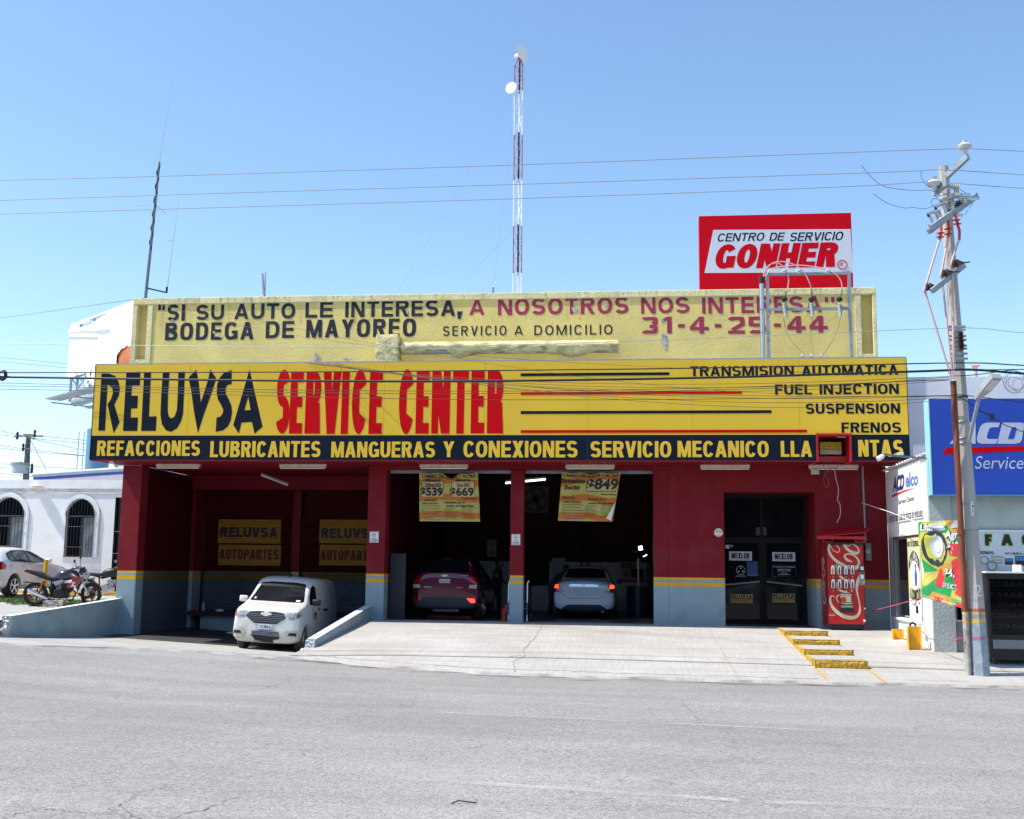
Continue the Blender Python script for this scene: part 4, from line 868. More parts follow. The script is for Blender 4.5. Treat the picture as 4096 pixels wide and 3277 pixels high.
# channel iron stubs on the right
def stub(px, z, h, w, lab, y=None):
    c = PZ(*px, z); z = zramp(c.x, c.y)
    t = thing('barrier_post', lab, 'post', (c.x, c.y, z), 'yellow channel iron stubs on the forecourt')
    B('web', m_saf, t, c.x-w/2+.012, c.x+w/2-.012, c.y+.05, c.y+.062, z, z+h); B('flange', m_saf, t, c.x-w/2, c.x-w/2+.012, c.y-.03, c.y+.11, z, z+h); B('flange', m_saf, t, c.x+w/2-.012, c.x+w/2, c.y-.03, c.y+.11, z, z+h)
    return c
stub((3593, 2548), -.06, .22, .22, 'short yellow channel iron stub near the foot of the white wall'); cc_ = stub((3660, 2594), -.20, .46, .25, 'taller yellow channel iron post with a black knob behind it')
o = MB().torus((cc_.x+.02, cc_.y+.2, zramp(cc_.x, cc_.y)+.47), (.3, 1, 0), .05, .02, 16, 6).build('rubber_ring', m_rubber, smooth=True, base=(cc_.x, cc_.y+.2, 0)); tag(o, 'black rubber ring sticking up behind the taller yellow post', 'ring')

# ------------------------------------------------------------------ red drinks machine
vm = thing('vending_machine', 'red Coca-Cola script drinks vending machine beside the glass door', 'vending machine', (4.65, -.45, .02))
yv = -.86; a = P(3304, 2175, yv); b = P(3464, 2495, yv); X0, X1, Z1 = a.x, b.x, a.z; Z0 = .13
m_vred = M('vending_red', (.46, .008, .008), .3, var=.1, vs=1.2, dirt=(.12, .004, .006), ds=1.6, damt=.5); m_vside = M('vending_side_red', (.34, .006, .010), .4, var=.08)
m_vcream = M('vending_cream_print', (.58, .55, .40), .4, var=.06)
MB().bevbox(X0, X1, yv+.06, -.04, .08, Z1+.03, b=.012).build('cabinet', m_vside, vm); B('door_edge', m_black, vm, X0+.002, X1-.002, yv+.012, yv+.06, .10, Z1+.02)
MB().bevbox(X0+.02, X1-.02, yv, yv+.012, Z0, Z1-.04, b=.004).build('front_panel', m_vred, vm); B('kick_grille', m_dark, vm, X0+.04, X1-.04, yv+.05, yv+.1, .03, .12)
for x in (X0+.08, X1-.12): B('foot', m_dark, vm, x, x+.05, yv+.1, yv+.15, .0, .08)
vc = lambda u, v, d=.003: P(3200+u/3.594, 2080+v/3.594, yv-d)
def swash(pts, name='script_swash', d=.003, mat=m_vcream, par=vm, f=None):
    f = f or vc; q = []; pp = [Vector(p) for p in pts]
    for i in range(len(pp)-1):
        p0, p1, p2, p3 = pp[max(i-1, 0)], pp[i], pp[i+1], pp[min(i+2, len(pp)-1)]
        for k in range(6):
            t_ = k/6; q.append(.5*((2*p1)+(p2-p0)*t_+(2*p0-5*p1+4*p2-p3)*t_*t_+(3*p1-p0-3*p2+p3)*t_**3))
    q.append(pp[-1]); vs = []
    for i, p in enumerate(q):
        dr = q[min(i+1, len(q)-1)]-q[max(i-1, 0)]; n_ = Vector((-dr.y, dr.x)).normalized()*max(p.z, 1)/2
        vs += [f(p.x+n_.x, p.y+n_.y, d), f(p.x-n_.x, p.y-n_.y, d)]
    return MB().add(vs, [(2*i, 2*i+2, 2*i+3, 2*i+1) for i in range(len(q)-1)]).build(name, mat, par, fix=False)
swash([(500, 1110, 10), (470, 1090, 14), (437, 1115, 24), (440, 1190, 34), (480, 1270, 44), (560, 1345, 52), (660, 1395, 56), (770, 1405, 50), (840, 1360, 40), (862, 1270, 26), (848, 1160, 22), (825, 1060, 26), (815, 980, 34), (835, 880, 50), (860, 780, 10)])
swash([(425, 350, 22), (412, 420, 26), (440, 500, 34), (500, 570, 40), (590, 635, 44), (690, 675, 50), (790, 690, 60), (845, 650, 44), (835, 570, 26), (770, 510, 20), (690, 490, 22), (640, 520, 26), (680, 575, 36), (760, 605, 8)], d=.0034)
swash([(425, 352, 10), (480, 440, 10), (550, 465, 12), (568, 420, 12), (520, 360, 10)], d=.0038)
swash([(625, 355, 16), (660, 400, 34), (720, 450, 40), (800, 480, 44), (845, 455, 26), (820, 390, 16), (760, 350, 12)], d=.0042); swash([(650, 352, 8), (690, 375, 12), (735, 352, 8)], d=.0042)
swash([(520, 640, 14), (535, 700, 26), (545, 760, 30), (600, 830, 34), (690, 880, 30), (730, 900, 8)], d=.0046); swash([(525, 900, 18), (540, 970, 26), (590, 1020, 30), (680, 1045, 26), (745, 1080, 14)], d=.0046)
swash([(560, 1195, 10), (530, 1140, 14), (535, 1095, 18), (580, 1085, 14), (620, 1130, 8)], d=.0046); swash([(700, 850, 18), (735, 960, 20), (740, 1040, 8)], d=.0050); swash([(580, 1190, 12), (660, 1205, 20), (755, 1200, 22)], d=.0050)
px_text('Coca-Cola', (3316, 2455, 3340, 2464), yv-.004, m_vcream, vm, bold=.01, shear=.3)
m_btns = [M('bottle_orange', (.55, .25, .06), .4), M('bottle_cola', (.10, .025, .012), .4), M('bottle_green', (.05, .38, .20), .4), M('bottle_dark', (.14, .03, .02), .4)]
for r_ in range(2):
    for k in range(4):
        u = 472+(k*94 if r_ == 0 else 4+k*93); v = 722 if r_ == 0 else 922; f = lambda a_, b_, d: vc(u+a_, v+b_, d)
        cap = lambda w, h, n=7: [(w*math.cos(math.radians(q)), -h+w*math.sin(math.radians(q))) for q in range(180, 361, 30)]+[(w*math.cos(math.radians(q)), h+w*math.sin(math.radians(q))) for q in range(0, 181, 30)]
        s_ = MB().prism(cap(36, 46), lambda p, q: f(p, q, .012), lambda p, q: f(p, q, .001)).build('selection_button', m_black, vm)
        MB().prism(cap(26, 46), lambda p, q: f(p, q, .014), lambda p, q: f(p, q, .0121)).build('button_face', m_paper, s_)
        col = m_btns[[0, 1, 2, 3][k]] if r_ == 0 else m_btns[1 if k < 3 else 3]
        flat_poly([[(-14, 55), (14, 55), (14, 5), (10, -20), (5, -35), (5, -48), (-5, -48), (-5, -35), (-10, -20), (-14, 5)]], col, s_, 'bottle_print', lambda p, q: f(p, q, .0148))
        flat_poly([[(-16, 58), (16, 58), (14, 74), (-14, 74)]], m_inkred, s_, 'price_print', lambda p, q: f(p, q, .0148))
        k_ = f(4, 98, .002); MB().cyl(k_, k_+Vector((0, -.008, 0)), .011, n=8).build('button_lamp', m_vcream, s_)
def vbox(u0, v0, u1, v1, d0, d1, mat, name, par=vm): a_ = vc(u0, v0); b_ = vc(u1, v1); return B(name, mat, par, a_.x, b_.x, yv-d1, yv-d0, b_.z, a_.z)
vbox(850, 642, 928, 742, 0, .02, m_black, 'card_reader'); vbox(865, 660, 912, 722, .02, .022, m_paper, 'card_label'); vbox(868, 662, 908, 674, .0221, .0228, m_inkred, 'label_stripe')
cmx = vbox(852, 748, 932, 940, 0, .03, m_grey, 'coin_mech'); vbox(865, 762, 915, 776, .03, .032, m_black, 'note_slot', cmx); vbox(868, 788, 915, 848, .03, .032, m_paper, 'coin_label', cmx); vbox(905, 875, 925, 920, .03, .032, m_alu, 'coin_return', cmx)
vbox(570, 1050, 745, 1195, 0, .008, m_black, 'poster_frame'); vbox(582, 1062, 737, 1187, .008, .010, m_vcream, 'poster'); flat_poly([[(585, 1183), (585, 1130), (610, 1108), (640, 1105), (662, 1130), (662, 1183)]], m_inkred, vm, 'poster_figure', lambda p, q: vc(p, q, .011))
for q in range(3): vbox(600, 1070+q*10, 722, 1075+q*10, .010, .011, m_inkred, 'poster_text_line')
vbox(570, 1218, 778, 1330, 0, .03, m_black, 'delivery_slot'); vbox(585, 1228, 762, 1262, .03, .034, m_grey, 'slot_flap'); vbox(915, 1240, 945, 1285, 0, .012, m_black, 'lock_recess'); vbox(920, 1262, 942, 1285, .012, .016, m_vcream, 'lock')
k_ = vc(926, 1450, .002); MB().lathe(k_, (0, -1, 0), [(0, .03), (.002, .03)], 14).build('badge', m_paper, vm)
# side script, along the machine's left flank
m_side_s = M('faded_white_script', (.55, .50, .52), .5)
put_text('Coca-Cola', lambda a_, b_: Vector((X0-.003, -.28-.26*b_+.0, .55+1.05*a_)) if False else Vector((X0-.003, -.20-.36*b_ if False else -.62+.38*b_ if False else -.65+.40*(1-b_), .55+1.05*a_)), m_side_s, vm, bold=.01, shear=.35)
# red canopy above the machine
cn = thing('canopy', 'tilted red sheet metal canopy above the Coca-Cola machine', 'canopy', (4.7, -.5, 2.0))
c1 = P(3292, 2113, -.10); c2 = P(3491, 2114, -.10); c3 = P(3460, 2133, -.95); c4 = P(3266, 2148, -.95)
MB().hexa([c4, c3, c2, c1]+[p+Vector((0, 0, .018)) for p in (c4, c3, c2, c1)]).build('sheet', m_redmet, cn)
B('skirt', m_redmet, cn, c4.x+.01, c3.x-.005, -.965, -.955, c4.z-.045, c4.z+.015)
for u in (3292, 3330, 3422, 3456):
    p_ = P(u, 2145, -.80); MB().box(p_.x-.012, p_.x+.012, -.80, -.775, Z1+.03, c4.z+.03).build('bracket_post', m_redmet, cn)
for u0, u1 in ((3292, 3330), (3422, 3456)):
    MB().box(P(u0, 2150, -.8).x, P(u1, 2150, -.8).x, -.805, -.78, Z1+.035, Z1+.055).build('bracket_rail', m_redmet, cn); MB().box(P(u0, 2150, -.8).x, P(u1, 2150, -.8).x, -.80, -.785, Z1+.10, Z1+.11).build('bracket_rail', m_redmet, cn)

# ------------------------------------------------------------------ price banners in the bays
def pick(nt, co):
    mp = nt.nodes.new('ShaderNodeMapping'); mp.inputs['Scale'].default_value = (1.3, .1, 1.0); nt.links.new(co, mp.inputs[0])
    w = nt.nodes.new('ShaderNodeTexWave'); w.wave_type = 'RINGS'; w.inputs['Scale'].default_value = .75; w.inputs['Distortion'].default_value = 3.2; w.inputs['Detail'].default_value = 1; nt.links.new(mp.outputs[0], w.inputs[0])
    return _ramp(nt, w.outputs[0], [(0, (.50, .14, .015)), (.28, (.50, .16, .02)), (.36, (.46, .40, .05)), (.7, (.42, .44, .05)), (1, (.50, .40, .16))])
m_ban = M('printed_banner', (.5, .4, .1), .5, var=.1, vs=5, base=pick)
def banner(corn, lab, side, texts, notch):
    tl, tr, br, bl = [P(*c, side) for c in corn]
    t = thing('price_banner', lab, 'banner', ((tl.x+tr.x)/2, side, bl.z), 'price banners hanging in the bays')
    def f(a_, b_, d=0):
        p = (tl*(1-a_)+tr*a_)*b_+(bl*(1-a_)+br*a_)*(1-b_)
        dip = notch(a_)*max(0, (b_-.80)/.20)**1.3
        return Vector((p.x, side-.03*math.sin(a_*9+1)*(.3+b_)-.02*math.sin(b_*5+a_*3)-d, p.z-dip))
    MB().grid(48, 32, lambda a_, b_: f(a_, b_)).build('sheet', m_ban, t, smooth=60, fix=False)
    for s, (a0, b0, a1, b1), mt, bold in texts:
        fm = lambda a_, b_: f(a0+(a1-a0)*a_, b0+(b1-b0)*b_, .014)
        put_text(s, fm, mt, t, bold=bold, name='lettering')
    for ip, (a0, b0, a1, b1, mt) in enumerate(PANELS[lab[:4]]):
        MB().grid(8, 4, lambda a_, b_: f(a0+(a1-a0)*a_, b0+(b1-b0)*b_, .003+.003*(ip % 4))).build('panel', mt, t, fix=False)
    return t, f
m_pbox = M('banner_pale_box', (.50, .42, .20), .5, var=.1, vs=8); m_lime = M('banner_lime', (.45, .47, .06), .5); m_green = M('tick_green', (.02, .30, .18), .5)
PANELS = {'left': [(.04, .63, .41, .82, m_ink), (.05, .50, .40, .81, m_pbox), (.54, .63, .94, .82, m_ink), (.55, .50, .93, .81, m_pbox)]+[(.03, .36-i*.052-.014, .045, .36-i*.052+.014, m_green) for i in range(5)]+[(.40, .365, .425, .40, m_green)],
          'righ': [(.44, .60, .97, .87, m_ink), (.45, .615, .96, .855, m_pbox)]+[(.05, .36-i*.055-.014, .075, .36-i*.055+.014, m_green) for i in range(5)]+[(.47, .42, .495, .45, m_green)]}
nl = lambda a: .035*math.sin(math.pi*min(1, max(0, a/.35)))*(a < .35)+.15*math.exp(-((a-.55)/.13)**2)+.05*math.sin(math.pi*max(0, (a-.68)/.32))
nr = lambda a: .045*abs(math.sin(math.pi*a/.33))+.02*math.exp(-((a-.5)/.2)**2)
small_l = [('*Aceite de transmision', .42, .245, .60), ('*Filtro de aire', .42, .21, .54), ('*Revision de frenos', .42, .172, .59), ('*Revision de suspension', .42, .137, .63), ('*Revision de mangueras', .42, .10, .64), ('*Revision de bandas', .42, .063, .60), ('*Revision de luces en general', .42, .030, .70), ('*Liquido limpiaparabrisas', .70, .255, .97), ('*Liquido de radiador', .70, .218, .90), ('*Liquido de frenos', .70, .183, .88), ('*Liquido de direccion', .70, .148, .91), ('*Liquido de clutch', .70, .112, .88), ('(cuando aplique)', .74, .075, .91), ('*Aceite diferencial', .72, .04, .90)]
T1 = [('CAMBIO DE ACEITE Y FILTRO', (.04, .89, .97, .975), m_ink, .03), ('Mineral', (.10, .805, .35, .875), m_ink, .03), ('Mineral', (.62, .805, .87, .875), m_ink, .03), ('20w50', (.09, .70, .36, .775), m_ink, .03), ('5w30', (.64, .70, .85, .775), m_ink, .03),
      ('$539', (.015, .49, .39, .69), m_ink, .035), ('$669', (.51, .49, .92, .69), m_ink, .035), ('Precios Netos', (.71, .445, .97, .485), m_ink, .02), ('INCLUYE:', (.09, .405, .29, .445), m_ink, .025), ('Mano de Obra', (.06, .345, .32, .38), m_ink, .02), ('Filtro (aplican restricciones)', (.06, .295, .35, .325), m_ink, .015), ('Recoleccion Ecologica', (.05, .245, .33, .27), m_ink, .01), ('Hasta 5 litros de Aceites', (.05, .19, .36, .215), m_ink, .01), ('Engrasado si aplica', (.05, .14, .30, .165), m_ink, .01),
      ('Revisión de 15', (.44, .36, .76, .41), m_ink, .025), ('puntos de Seguridad', (.44, .28, .90, .34), m_ink, .025), ('f reluvsa autopartes', (.06, .075, .38, .105), m_inkblue, .01), ('www.reluvsa.com.mx', (.08, .02, .40, .05), m_inkblue, .01)]
T1 += [(s, (a, b, c, b+.024), m_ink, .005) for s, a, b, c in small_l]
T2 = [('CAMBIO DE ACEITE Y FILTRO', (.02, .90, .98, .975), m_ink, .03), ('Sintetico', (.0, .765, .41, .865), m_ink, .04), ('5w30', (.065, .63, .33, .715), m_ink, .04), ('$849', (.44, .61, .99, .86), m_ink, .035), ('Precios Netos', (.72, .525, .98, .565), m_ink, .02), ('INCLUYE:', (.05, .44, .27, .485), m_ink, .025), ('Mano de Obra', (.09, .36, .385, .40), m_ink, .02), ('Filtro (aplican restricciones)', (.09, .31, .44, .34), m_ink, .015), ('Recoleccion Ecologica', (.08, .255, .39, .285), m_ink, .01), ('Hasta 5 litros de Aceites', (.08, .20, .44, .23), m_ink, .01), ('Engrasado si aplica', (.08, .148, .37, .175), m_ink, .01),
      ('Revisión de 15', (.51, .42, .82, .465), m_ink, .025), ('puntos de Seguridad', (.52, .335, .97, .385), m_ink, .025), ('f reluvsa autopartes', (.09, .085, .46, .115), m_inkblue, .01), ('www.reluvsa.com.mx', (.12, .03, .50, .06), m_inkblue, .01)]
T2 += [(s, (a+.05, b+.05, min(c+.07, .99), b+.074), m_ink, .005) for s, a, b, c in small_l]
bn1, f1 = banner([(1678, 1890), (1911, 1889), (1920, 2087), (1679, 2085)], 'left of two yellow oil change price banners, with 539 and 669 prices', -.02, T1, nl)
bn2, f2 = banner([(2249, 1887), (2483, 1889), (2450, 2087), (2232, 2083)], 'right yellow oil change price banner with the 849 price and a folded corner', -.02, T2, nr)
k0 = f2(.995, .40); k1 = f2(.985, .02); k2 = f2(.88, .02); MB().add([k0+Vector((0, -.02, 0)), k1+Vector((-.02, -.035, 0)), k2+Vector((0, -.05, .05))], [(0, 1, 2)]).build('folded_corner', m_paper, bn2)
cable('cord', [P(1600, 1882, -.01), P(1678, 1890, -.02), P(1800, 1893, -.02), P(1911, 1889, -.02), P(2030, 1880, -.01)], .004, m_wire, 'thin cord holding the left price banner', 'cord')
cable('cord', [P(2110, 1880, -.01), P(2249, 1887, -.02), P(2370, 1890, -.02), P(2483, 1889, -.02), P(2600, 1884, -.01)], .004, m_wire, 'thin cord holding the right price banner', 'cord')

# ------------------------------------------------------------------ things inside the bays
def lit(name, col, st): return M(name, (.8, .8, .8), .4, var=0, emit=(col, st))
m_lamp = lit('lit_white', (.85, .95, 1), 7); m_lamp2 = lit('lit_tube', (.8, .85, 1), 3.5); m_lamp3 = lit('lit_cool', (.85, .95, 1), 6)
c = P(2562, 2193, 6.5); t = thing('work_light', 'lit white square floodlight on the wall of the second bay', 'light fixture', c); MB().bar(c+Vector((-.075, 0, -.01)), c+Vector((.075, 0, .01)), .05, .16).build('case', m_black, t); MB().bar(c+Vector((-.055, -.03, -.01)), c+Vector((.055, -.03, .01)), .01, .11).build('lens', m_lamp, t)
c = P(2580, 2223, 6.3); o = MB().bar(c+Vector((-.05, 0, -.025)), c+Vector((.05, 0, .03)), .03, .03).build('small_lamp', m_lamp3, base=c); tag(o, 'tiny lit lamp just below the square floodlight', 'light fixture')
a = P(2022, 1933, 4.2); b = P(2182, 1918, 4.2); t = thing('tube_light', 'lit tube light hanging in the dark bay above the silver sedan', 'light fixture', (a.x, a.y, a.z)); MB().bar(a+Vector((0, 0, .05)), b+Vector((0, 0, .05)), .07, .05).build('housing', m_batten, t); MB().cyl(a, b, .022, n=8).build('tube', m_lamp2, t)
c = P(2142, 1998, 6); t = thing('wall_fan', 'dim round workshop fan in a square grey frame high in the second bay', 'fan', c)
B('frame', m_grey, t, c.x-.38, c.x+.38, c.y+.02, c.y+.1, c.z-.38, c.z+.38); t.children[0].data.materials[0] = M('dim_fan_frame', (.05, .045, .04), .7); MB().torus(c, (0, 1, 0), .33, .025, 24, 6).build('guard_ring', m_dark, t)
for k in range(4): a_ = k*1.571+.4; MB().bar(c, c+Vector((math.cos(a_)*.3, 0, math.sin(a_)*.3)), .02, .14).build('blade', m_dark, t)
c = P(1967, 2194, 8.6); t = thing('notice_board', 'dim paper no smoking notice on the far wall behind the purple SUV', 'notice', c)
B('sheet', M('dim_paper', (.30, .30, .34), .7), t, c.x-.15, c.x+.15, 8.60, 8.61, c.z-.27, c.z+.27); k = c+Vector((0, -.012, .15)); MB().torus(k, (0, 1, 0), .07, .01, 20, 5).build('ring', m_ink, t)
for q in range(3): B('text_line', m_ink, t, c.x-.1, c.x+.1, 8.592, 8.598, c.z-.08-q*.06, c.z-.06-q*.06)
# battery poster and cabinet
a = P(2474, 2247, 8.7); b = P(2578, 2323, 8.7); t = thing('battery_poster', 'yellow 01-800 BATERIA poster on the tiled wall of the second bay', 'poster', ((a.x+b.x)/2, 8.7, b.z))
B('sheet', M('poster_grey', (.42, .44, .48), .6), t, a.x, b.x, 8.70, 8.71, b.z, a.z)
def pb(u0, v0, u1, v1, mt, nm): a_ = P(u0, v0, 8.69); b_ = P(u1, v1, 8.69); B(nm, mt, t, a_.x, b_.x, 8.688, 8.695, b_.z, a_.z)
pb(2480, 2249, 2545, 2279, m_shy, 'yellow_panel'); pb(2524, 2275, 2574, 2314, m_navy, 'battery_print'); pb(2474, 2315, 2577, 2325, m_vside, 'red_edge'); pb(2490, 2283, 2520, 2312, m_vside, 'engine_print')
px_text('01-800', (2488, 2252, 2527, 2262), 8.684, m_ink, t, bold=.03, shear=.2); px_text('BATERIA', (2488, 2263, 2538, 2273), 8.684, m_inkblue, t, bold=.03, shear=.2)
# transmission jack / oil drainer
c = P(2554, 2476, 5.4); z0 = -.11; t = thing('oil_drainer', 'dark oil drum with upright pipe and bowl right of the silver sedan', 'oil drainer', (c.x, 5.4, z0))
MB().lathe((c.x, 5.4, z0), (0, 0, 1), [(0, .30), (.02, .33), (.9, .33), (.93, .30)], 20).build('drum', M('drum_blue', (.02, .03, .06), .35), t, smooth=True); MB().cyl((c.x, 5.4, z0+.93), (c.x, 5.4, z0+1.75), .03, n=10).build('pipe', m_alu, t, smooth=True)
MB().lathe((c.x, 5.4, z0+1.7), (0, 0, 1), [(0, .05), (.16, .30), (.22, .30)], 18).build('bowl', m_black, t, smooth=True)
B('tiles_backing', M('back_panel_white', (.42, .45, .5), .5), bld, P(2208, 2232, 8.8).x, P(2260, 2232, 8.8).x, 8.85, 8.88, P(2230, 2360, 8.8).z, P(2230, 2232, 8.8).z)
# hand truck behind the pillar
t = thing('hand_truck', 'blue and white hand truck standing behind the pillar between the bays', 'trolley', (-2.85, .9, -.02))
for x in (-3.12, -2.66): MB().tube([(x, .8, -.0), (x, .85, .9), (x+.03, .86, .98)], .018, 8).build('side_rail', m_alu, t, smooth=True); MB().tube([(x, .795, .15), (x, .82, .45)], .021, 8).build('grip', m_inkblue, t)
MB().bar((-3.12, .82, .3), (-2.66, .82, .3), .02).build('cross_bar', m_alu, t); B('toe_plate', m_alu, t, -3.1, -2.68, .62, .8, -.015, .0)
for x in (-3.2, -2.58): MB().cyl((x, .9, .1), (x+.04, .9, .1), .11, n=16).build('wheel', m_rubber, t, smooth=True)
c = (-3.22, 1.2, -.03); o = MB().lathe(c, (0, 0, 1), [(0, .10), (.02, .11), (.3, .11), (.34, .05), (.4, .04)], 12).build('red_bottle', m_inkred, smooth=True, base=c); tag(o, 'small red canister on the floor left of the hand truck', 'canister')
# scissor lift plate under the SUV
o = B('jack_plate', m_redmet, None, -5.35, -4.2, 2.0, 2.4, -.07, .06); tag(o, 'red steel plate lying on the floor beneath the purple SUV', 'plate')

# ------------------------------------------------------------------ roof-top: wrapped duct, billboard, switch frame
m_wrap = M('wrapped_cream_foil', (.72, .62, .30), .6, var=.16, vs=2, bump=.9, bs=6, bd=.04, dirt=(.10, .075, .03), ds=2.6, damt=.9, stretch=(1, 1, 3))
t = thing('wrapped_duct', 'cream wrapped duct with a torn foil sleeve lying along the foot of the parapet', 'duct', (-3, -.3, 6.02))
a = P(1503, 1337, -.5); b = P(1592, 1445, -.5)
MB().bevbox(a.x, b.x, -.52, -.03, 6.03, a.z, b=.05).build('upright_box', m_wrap, t, smooth=30)
a = P(1604, 1362, -.45); b = P(2474, 1353, -.45); n = 70; k = 12; vs = []
zt = a.z; rz = .155
for i in range(n+1):
    u_ = i/n; x = a.x+(b.x-a.x)*u_; sag = .10*math.exp(-((u_-.27)/.05)**2)+.09*math.exp(-((u_-.78)/.06)**2)+.03*math.sin(u_*40)*.3
    for j in range(k+1):
        al = math.pi*.5+math.pi*j/k
        yy = -.22-.26*-math.cos(al)*-1 if False else -.2+.26*math.cos(al); zz = zt-rz+rz*math.sin(al)
        if j > k*.55: zz -= sag*(j/k-.55)/.45; yy -= .02*math.sin(u_*60+j)
        vs.append((x, yy, zz+.006*math.sin(u_*90+j*2)))
def hole(i, j): u_ = i/n; return (.085 < u_ < .225 and j > 6 and (j-6) > 3.0*abs(math.sin(u_*50))-1 and j > 7+3*abs((u_-.16)/.08)**2*.9)
mb = MB(); mb.add(vs, [(i*(k+1)+j, i*(k+1)+j+1, (i+1)*(k+1)+j+1, (i+1)*(k+1)+j) for i in range(n) for j in range(k) if not hole(i, j)])
mb.build('foil_sleeve', m_wrap, t, smooth=50); B('inner_duct', M('grey_insulation', (.45, .47, .48), .8, var=.15, vs=20, stretch=(8, 1, 1)), t, a.x+.05, b.x-.05, -.36, -.05, zt-2*rz+.03, zt-.06)
B('end_cap', m_wrap, t, b.x-.01, b.x+.005, -.44, -.05, zt-2*rz, zt-.01); B('support_plank', m_galv, t, a.x-.1, b.x+.2, -.5, -.05, 6.0155, 6.03)

gh = thing('rooftop_billboard', 'red and white GONHER service centre billboard standing on the roof', 'billboard', (3.4, .75, 8.0))
a = P(2797, 862, .6); b = P(3408, 1146, .6); gx0, gx1, gz0, gz1 = 1.575, 5.275, 7.9, P(3100, 858, .6).z
m_gred = M('billboard_red', (.56, .002, .012), .45, var=.06, spec=.08); m_gwhite = M('billboard_white', (.60, .63, .72), .4, var=.04)
MB().bevbox(gx0, gx1, .6, .95, gz0, gz1, b=.006).build('cabinet', m_gred, gh); 
gf = lambda u, v, d=.003: P(2700+u/2.46375, 800+v/2.46375, .6-d)
flat_poly([[(377, 296), (1729, 288), (1755, 716), (291, 720)]], m_gwhite, gh, 'white_field', gf)
def gtxt(s, x0, y0, x1, y1, mat, slant, **kw):
    """box in billboard crop pixels; y0 top, y1 bottom, slant shifts the top to the right"""
    A, Bq = gf(x0, (y0+y1)/2, .006), gf(x1, (y0+y1)/2, .006); zt_, zb_ = gf((x0+x1)/2, y0, .006).z, gf((x0+x1)/2, y1, .006).z; H = zt_-zb_; wd = (Bq.x-A.x)/H
    me = block_text(s, 0, wd-slant, 0, 1, 0, mat, gh, **kw).data
    org = origin(gh)
    for v in me.vertices:
        x, yy, z = v.co.x+org.x, v.co.y+org.y, v.co.z+org.z; v.co = Vector((A.x+(x+slant*z)*H, .594+yy, zb_+z*H))-org
gtxt('CENTRO', 413, 326, 890, 407, m_navy, .25, stem=.17, bar=.15, gap=.12); gtxt('DE', 927, 322, 1086, 402, m_navy, .25, stem=.17, bar=.15, gap=.12); gtxt('SERVICIO', 1125, 317, 1668, 402, m_navy, .25, stem=.17, bar=.15, gap=.12)
gtxt('GONHER', 375, 428, 1630, 670, m_gred, .22, stem=.30, bar=.24, gap=.05, e=2.1)
k = gf(1647, 637, .005); MB().torus(k, (0, 1, 0), .11, .012, 24, 4).build('registered_ring', m_gred, gh); px_text('R', (2700+1634/2.46375, 800+620/2.46375, 2700+1662/2.46375, 800+655/2.46375), .594, m_gred, gh, bold=.0)
for x in (1.9, 3.4, 4.95): MB().bar((x, .8, 6.32), (x, .8, gz0), .08).build('support_post', m_galv, gh)

sf = thing('switch_frame', 'galvanised frame with three cut-outs and arching pink cables on the roof edge', 'electrical frame', (4.0, -.75, 6.0))
yf = -.72
def gp(u, v, y=yf): return P(u, v, y)
lx_, rx2 = gp(3074, 1400).x, gp(3403, 1300).x; ztp = gp(3230, 1094).z; zmd = gp(3230, 1236).z
MB().box(lx_-.03, lx_+.04, yf-.03, yf+.03, 6.02, ztp+.04).build('post', m_galv, sf); MB().box(rx2-.04, rx2+.03, yf-.03, yf+.03, 6.02, ztp+.04).build('post', m_galv, sf)
MB().box(lx_+.041, rx2-.041, yf-.028, yf+.028, ztp-.04, ztp+.02).build('cross_bar', m_galv, sf); MB().box(lx_+.041, rx2-.041, yf-.028, yf+.028, zmd-.035, zmd+.03).build('cross_bar', m_galv, sf)
px_ = lx_-.13; MB().cyl((px_, yf, 6.02), (px_, yf, gp(3057, 1135).z), .055, n=14).build('conduit', m_alu, sf, smooth=True); MB().cyl((px_, yf, gp(3057, 1135).z), (px_, yf, gp(3057, 1108).z), .062, n=14).build('conduit_cap', m_dark, sf, smooth=True)
for zz in (6.75, 7.3): B('strap', m_galv, sf, px_-.06, lx_+.05, yf-.065, yf-.058, zz, zz+.03)
vv = lambda u, v, y=yf-.06: P(2700+u/2.46375, 800+v/2.46375, y)
for pts in ([(872, 755), (890, 690), (935, 640), (1000, 622), (1060, 650), (1105, 715), (1120, 790), (1112, 860), (1098, 900)], [(880, 755), (905, 680), (960, 625), (1050, 608), (1140, 625), (1220, 665), (1290, 745), (1330, 830), (1350, 900)], [(893, 755), (920, 710), (980, 670), (1080, 655), (1220, 645), (1380, 660), (1500, 690), (1590, 740), (1635, 800), (1650, 880)]):
    cable('cable', [vv(*q) for q in pts], .013, m_pink, parent=sf, smooth_n=4)
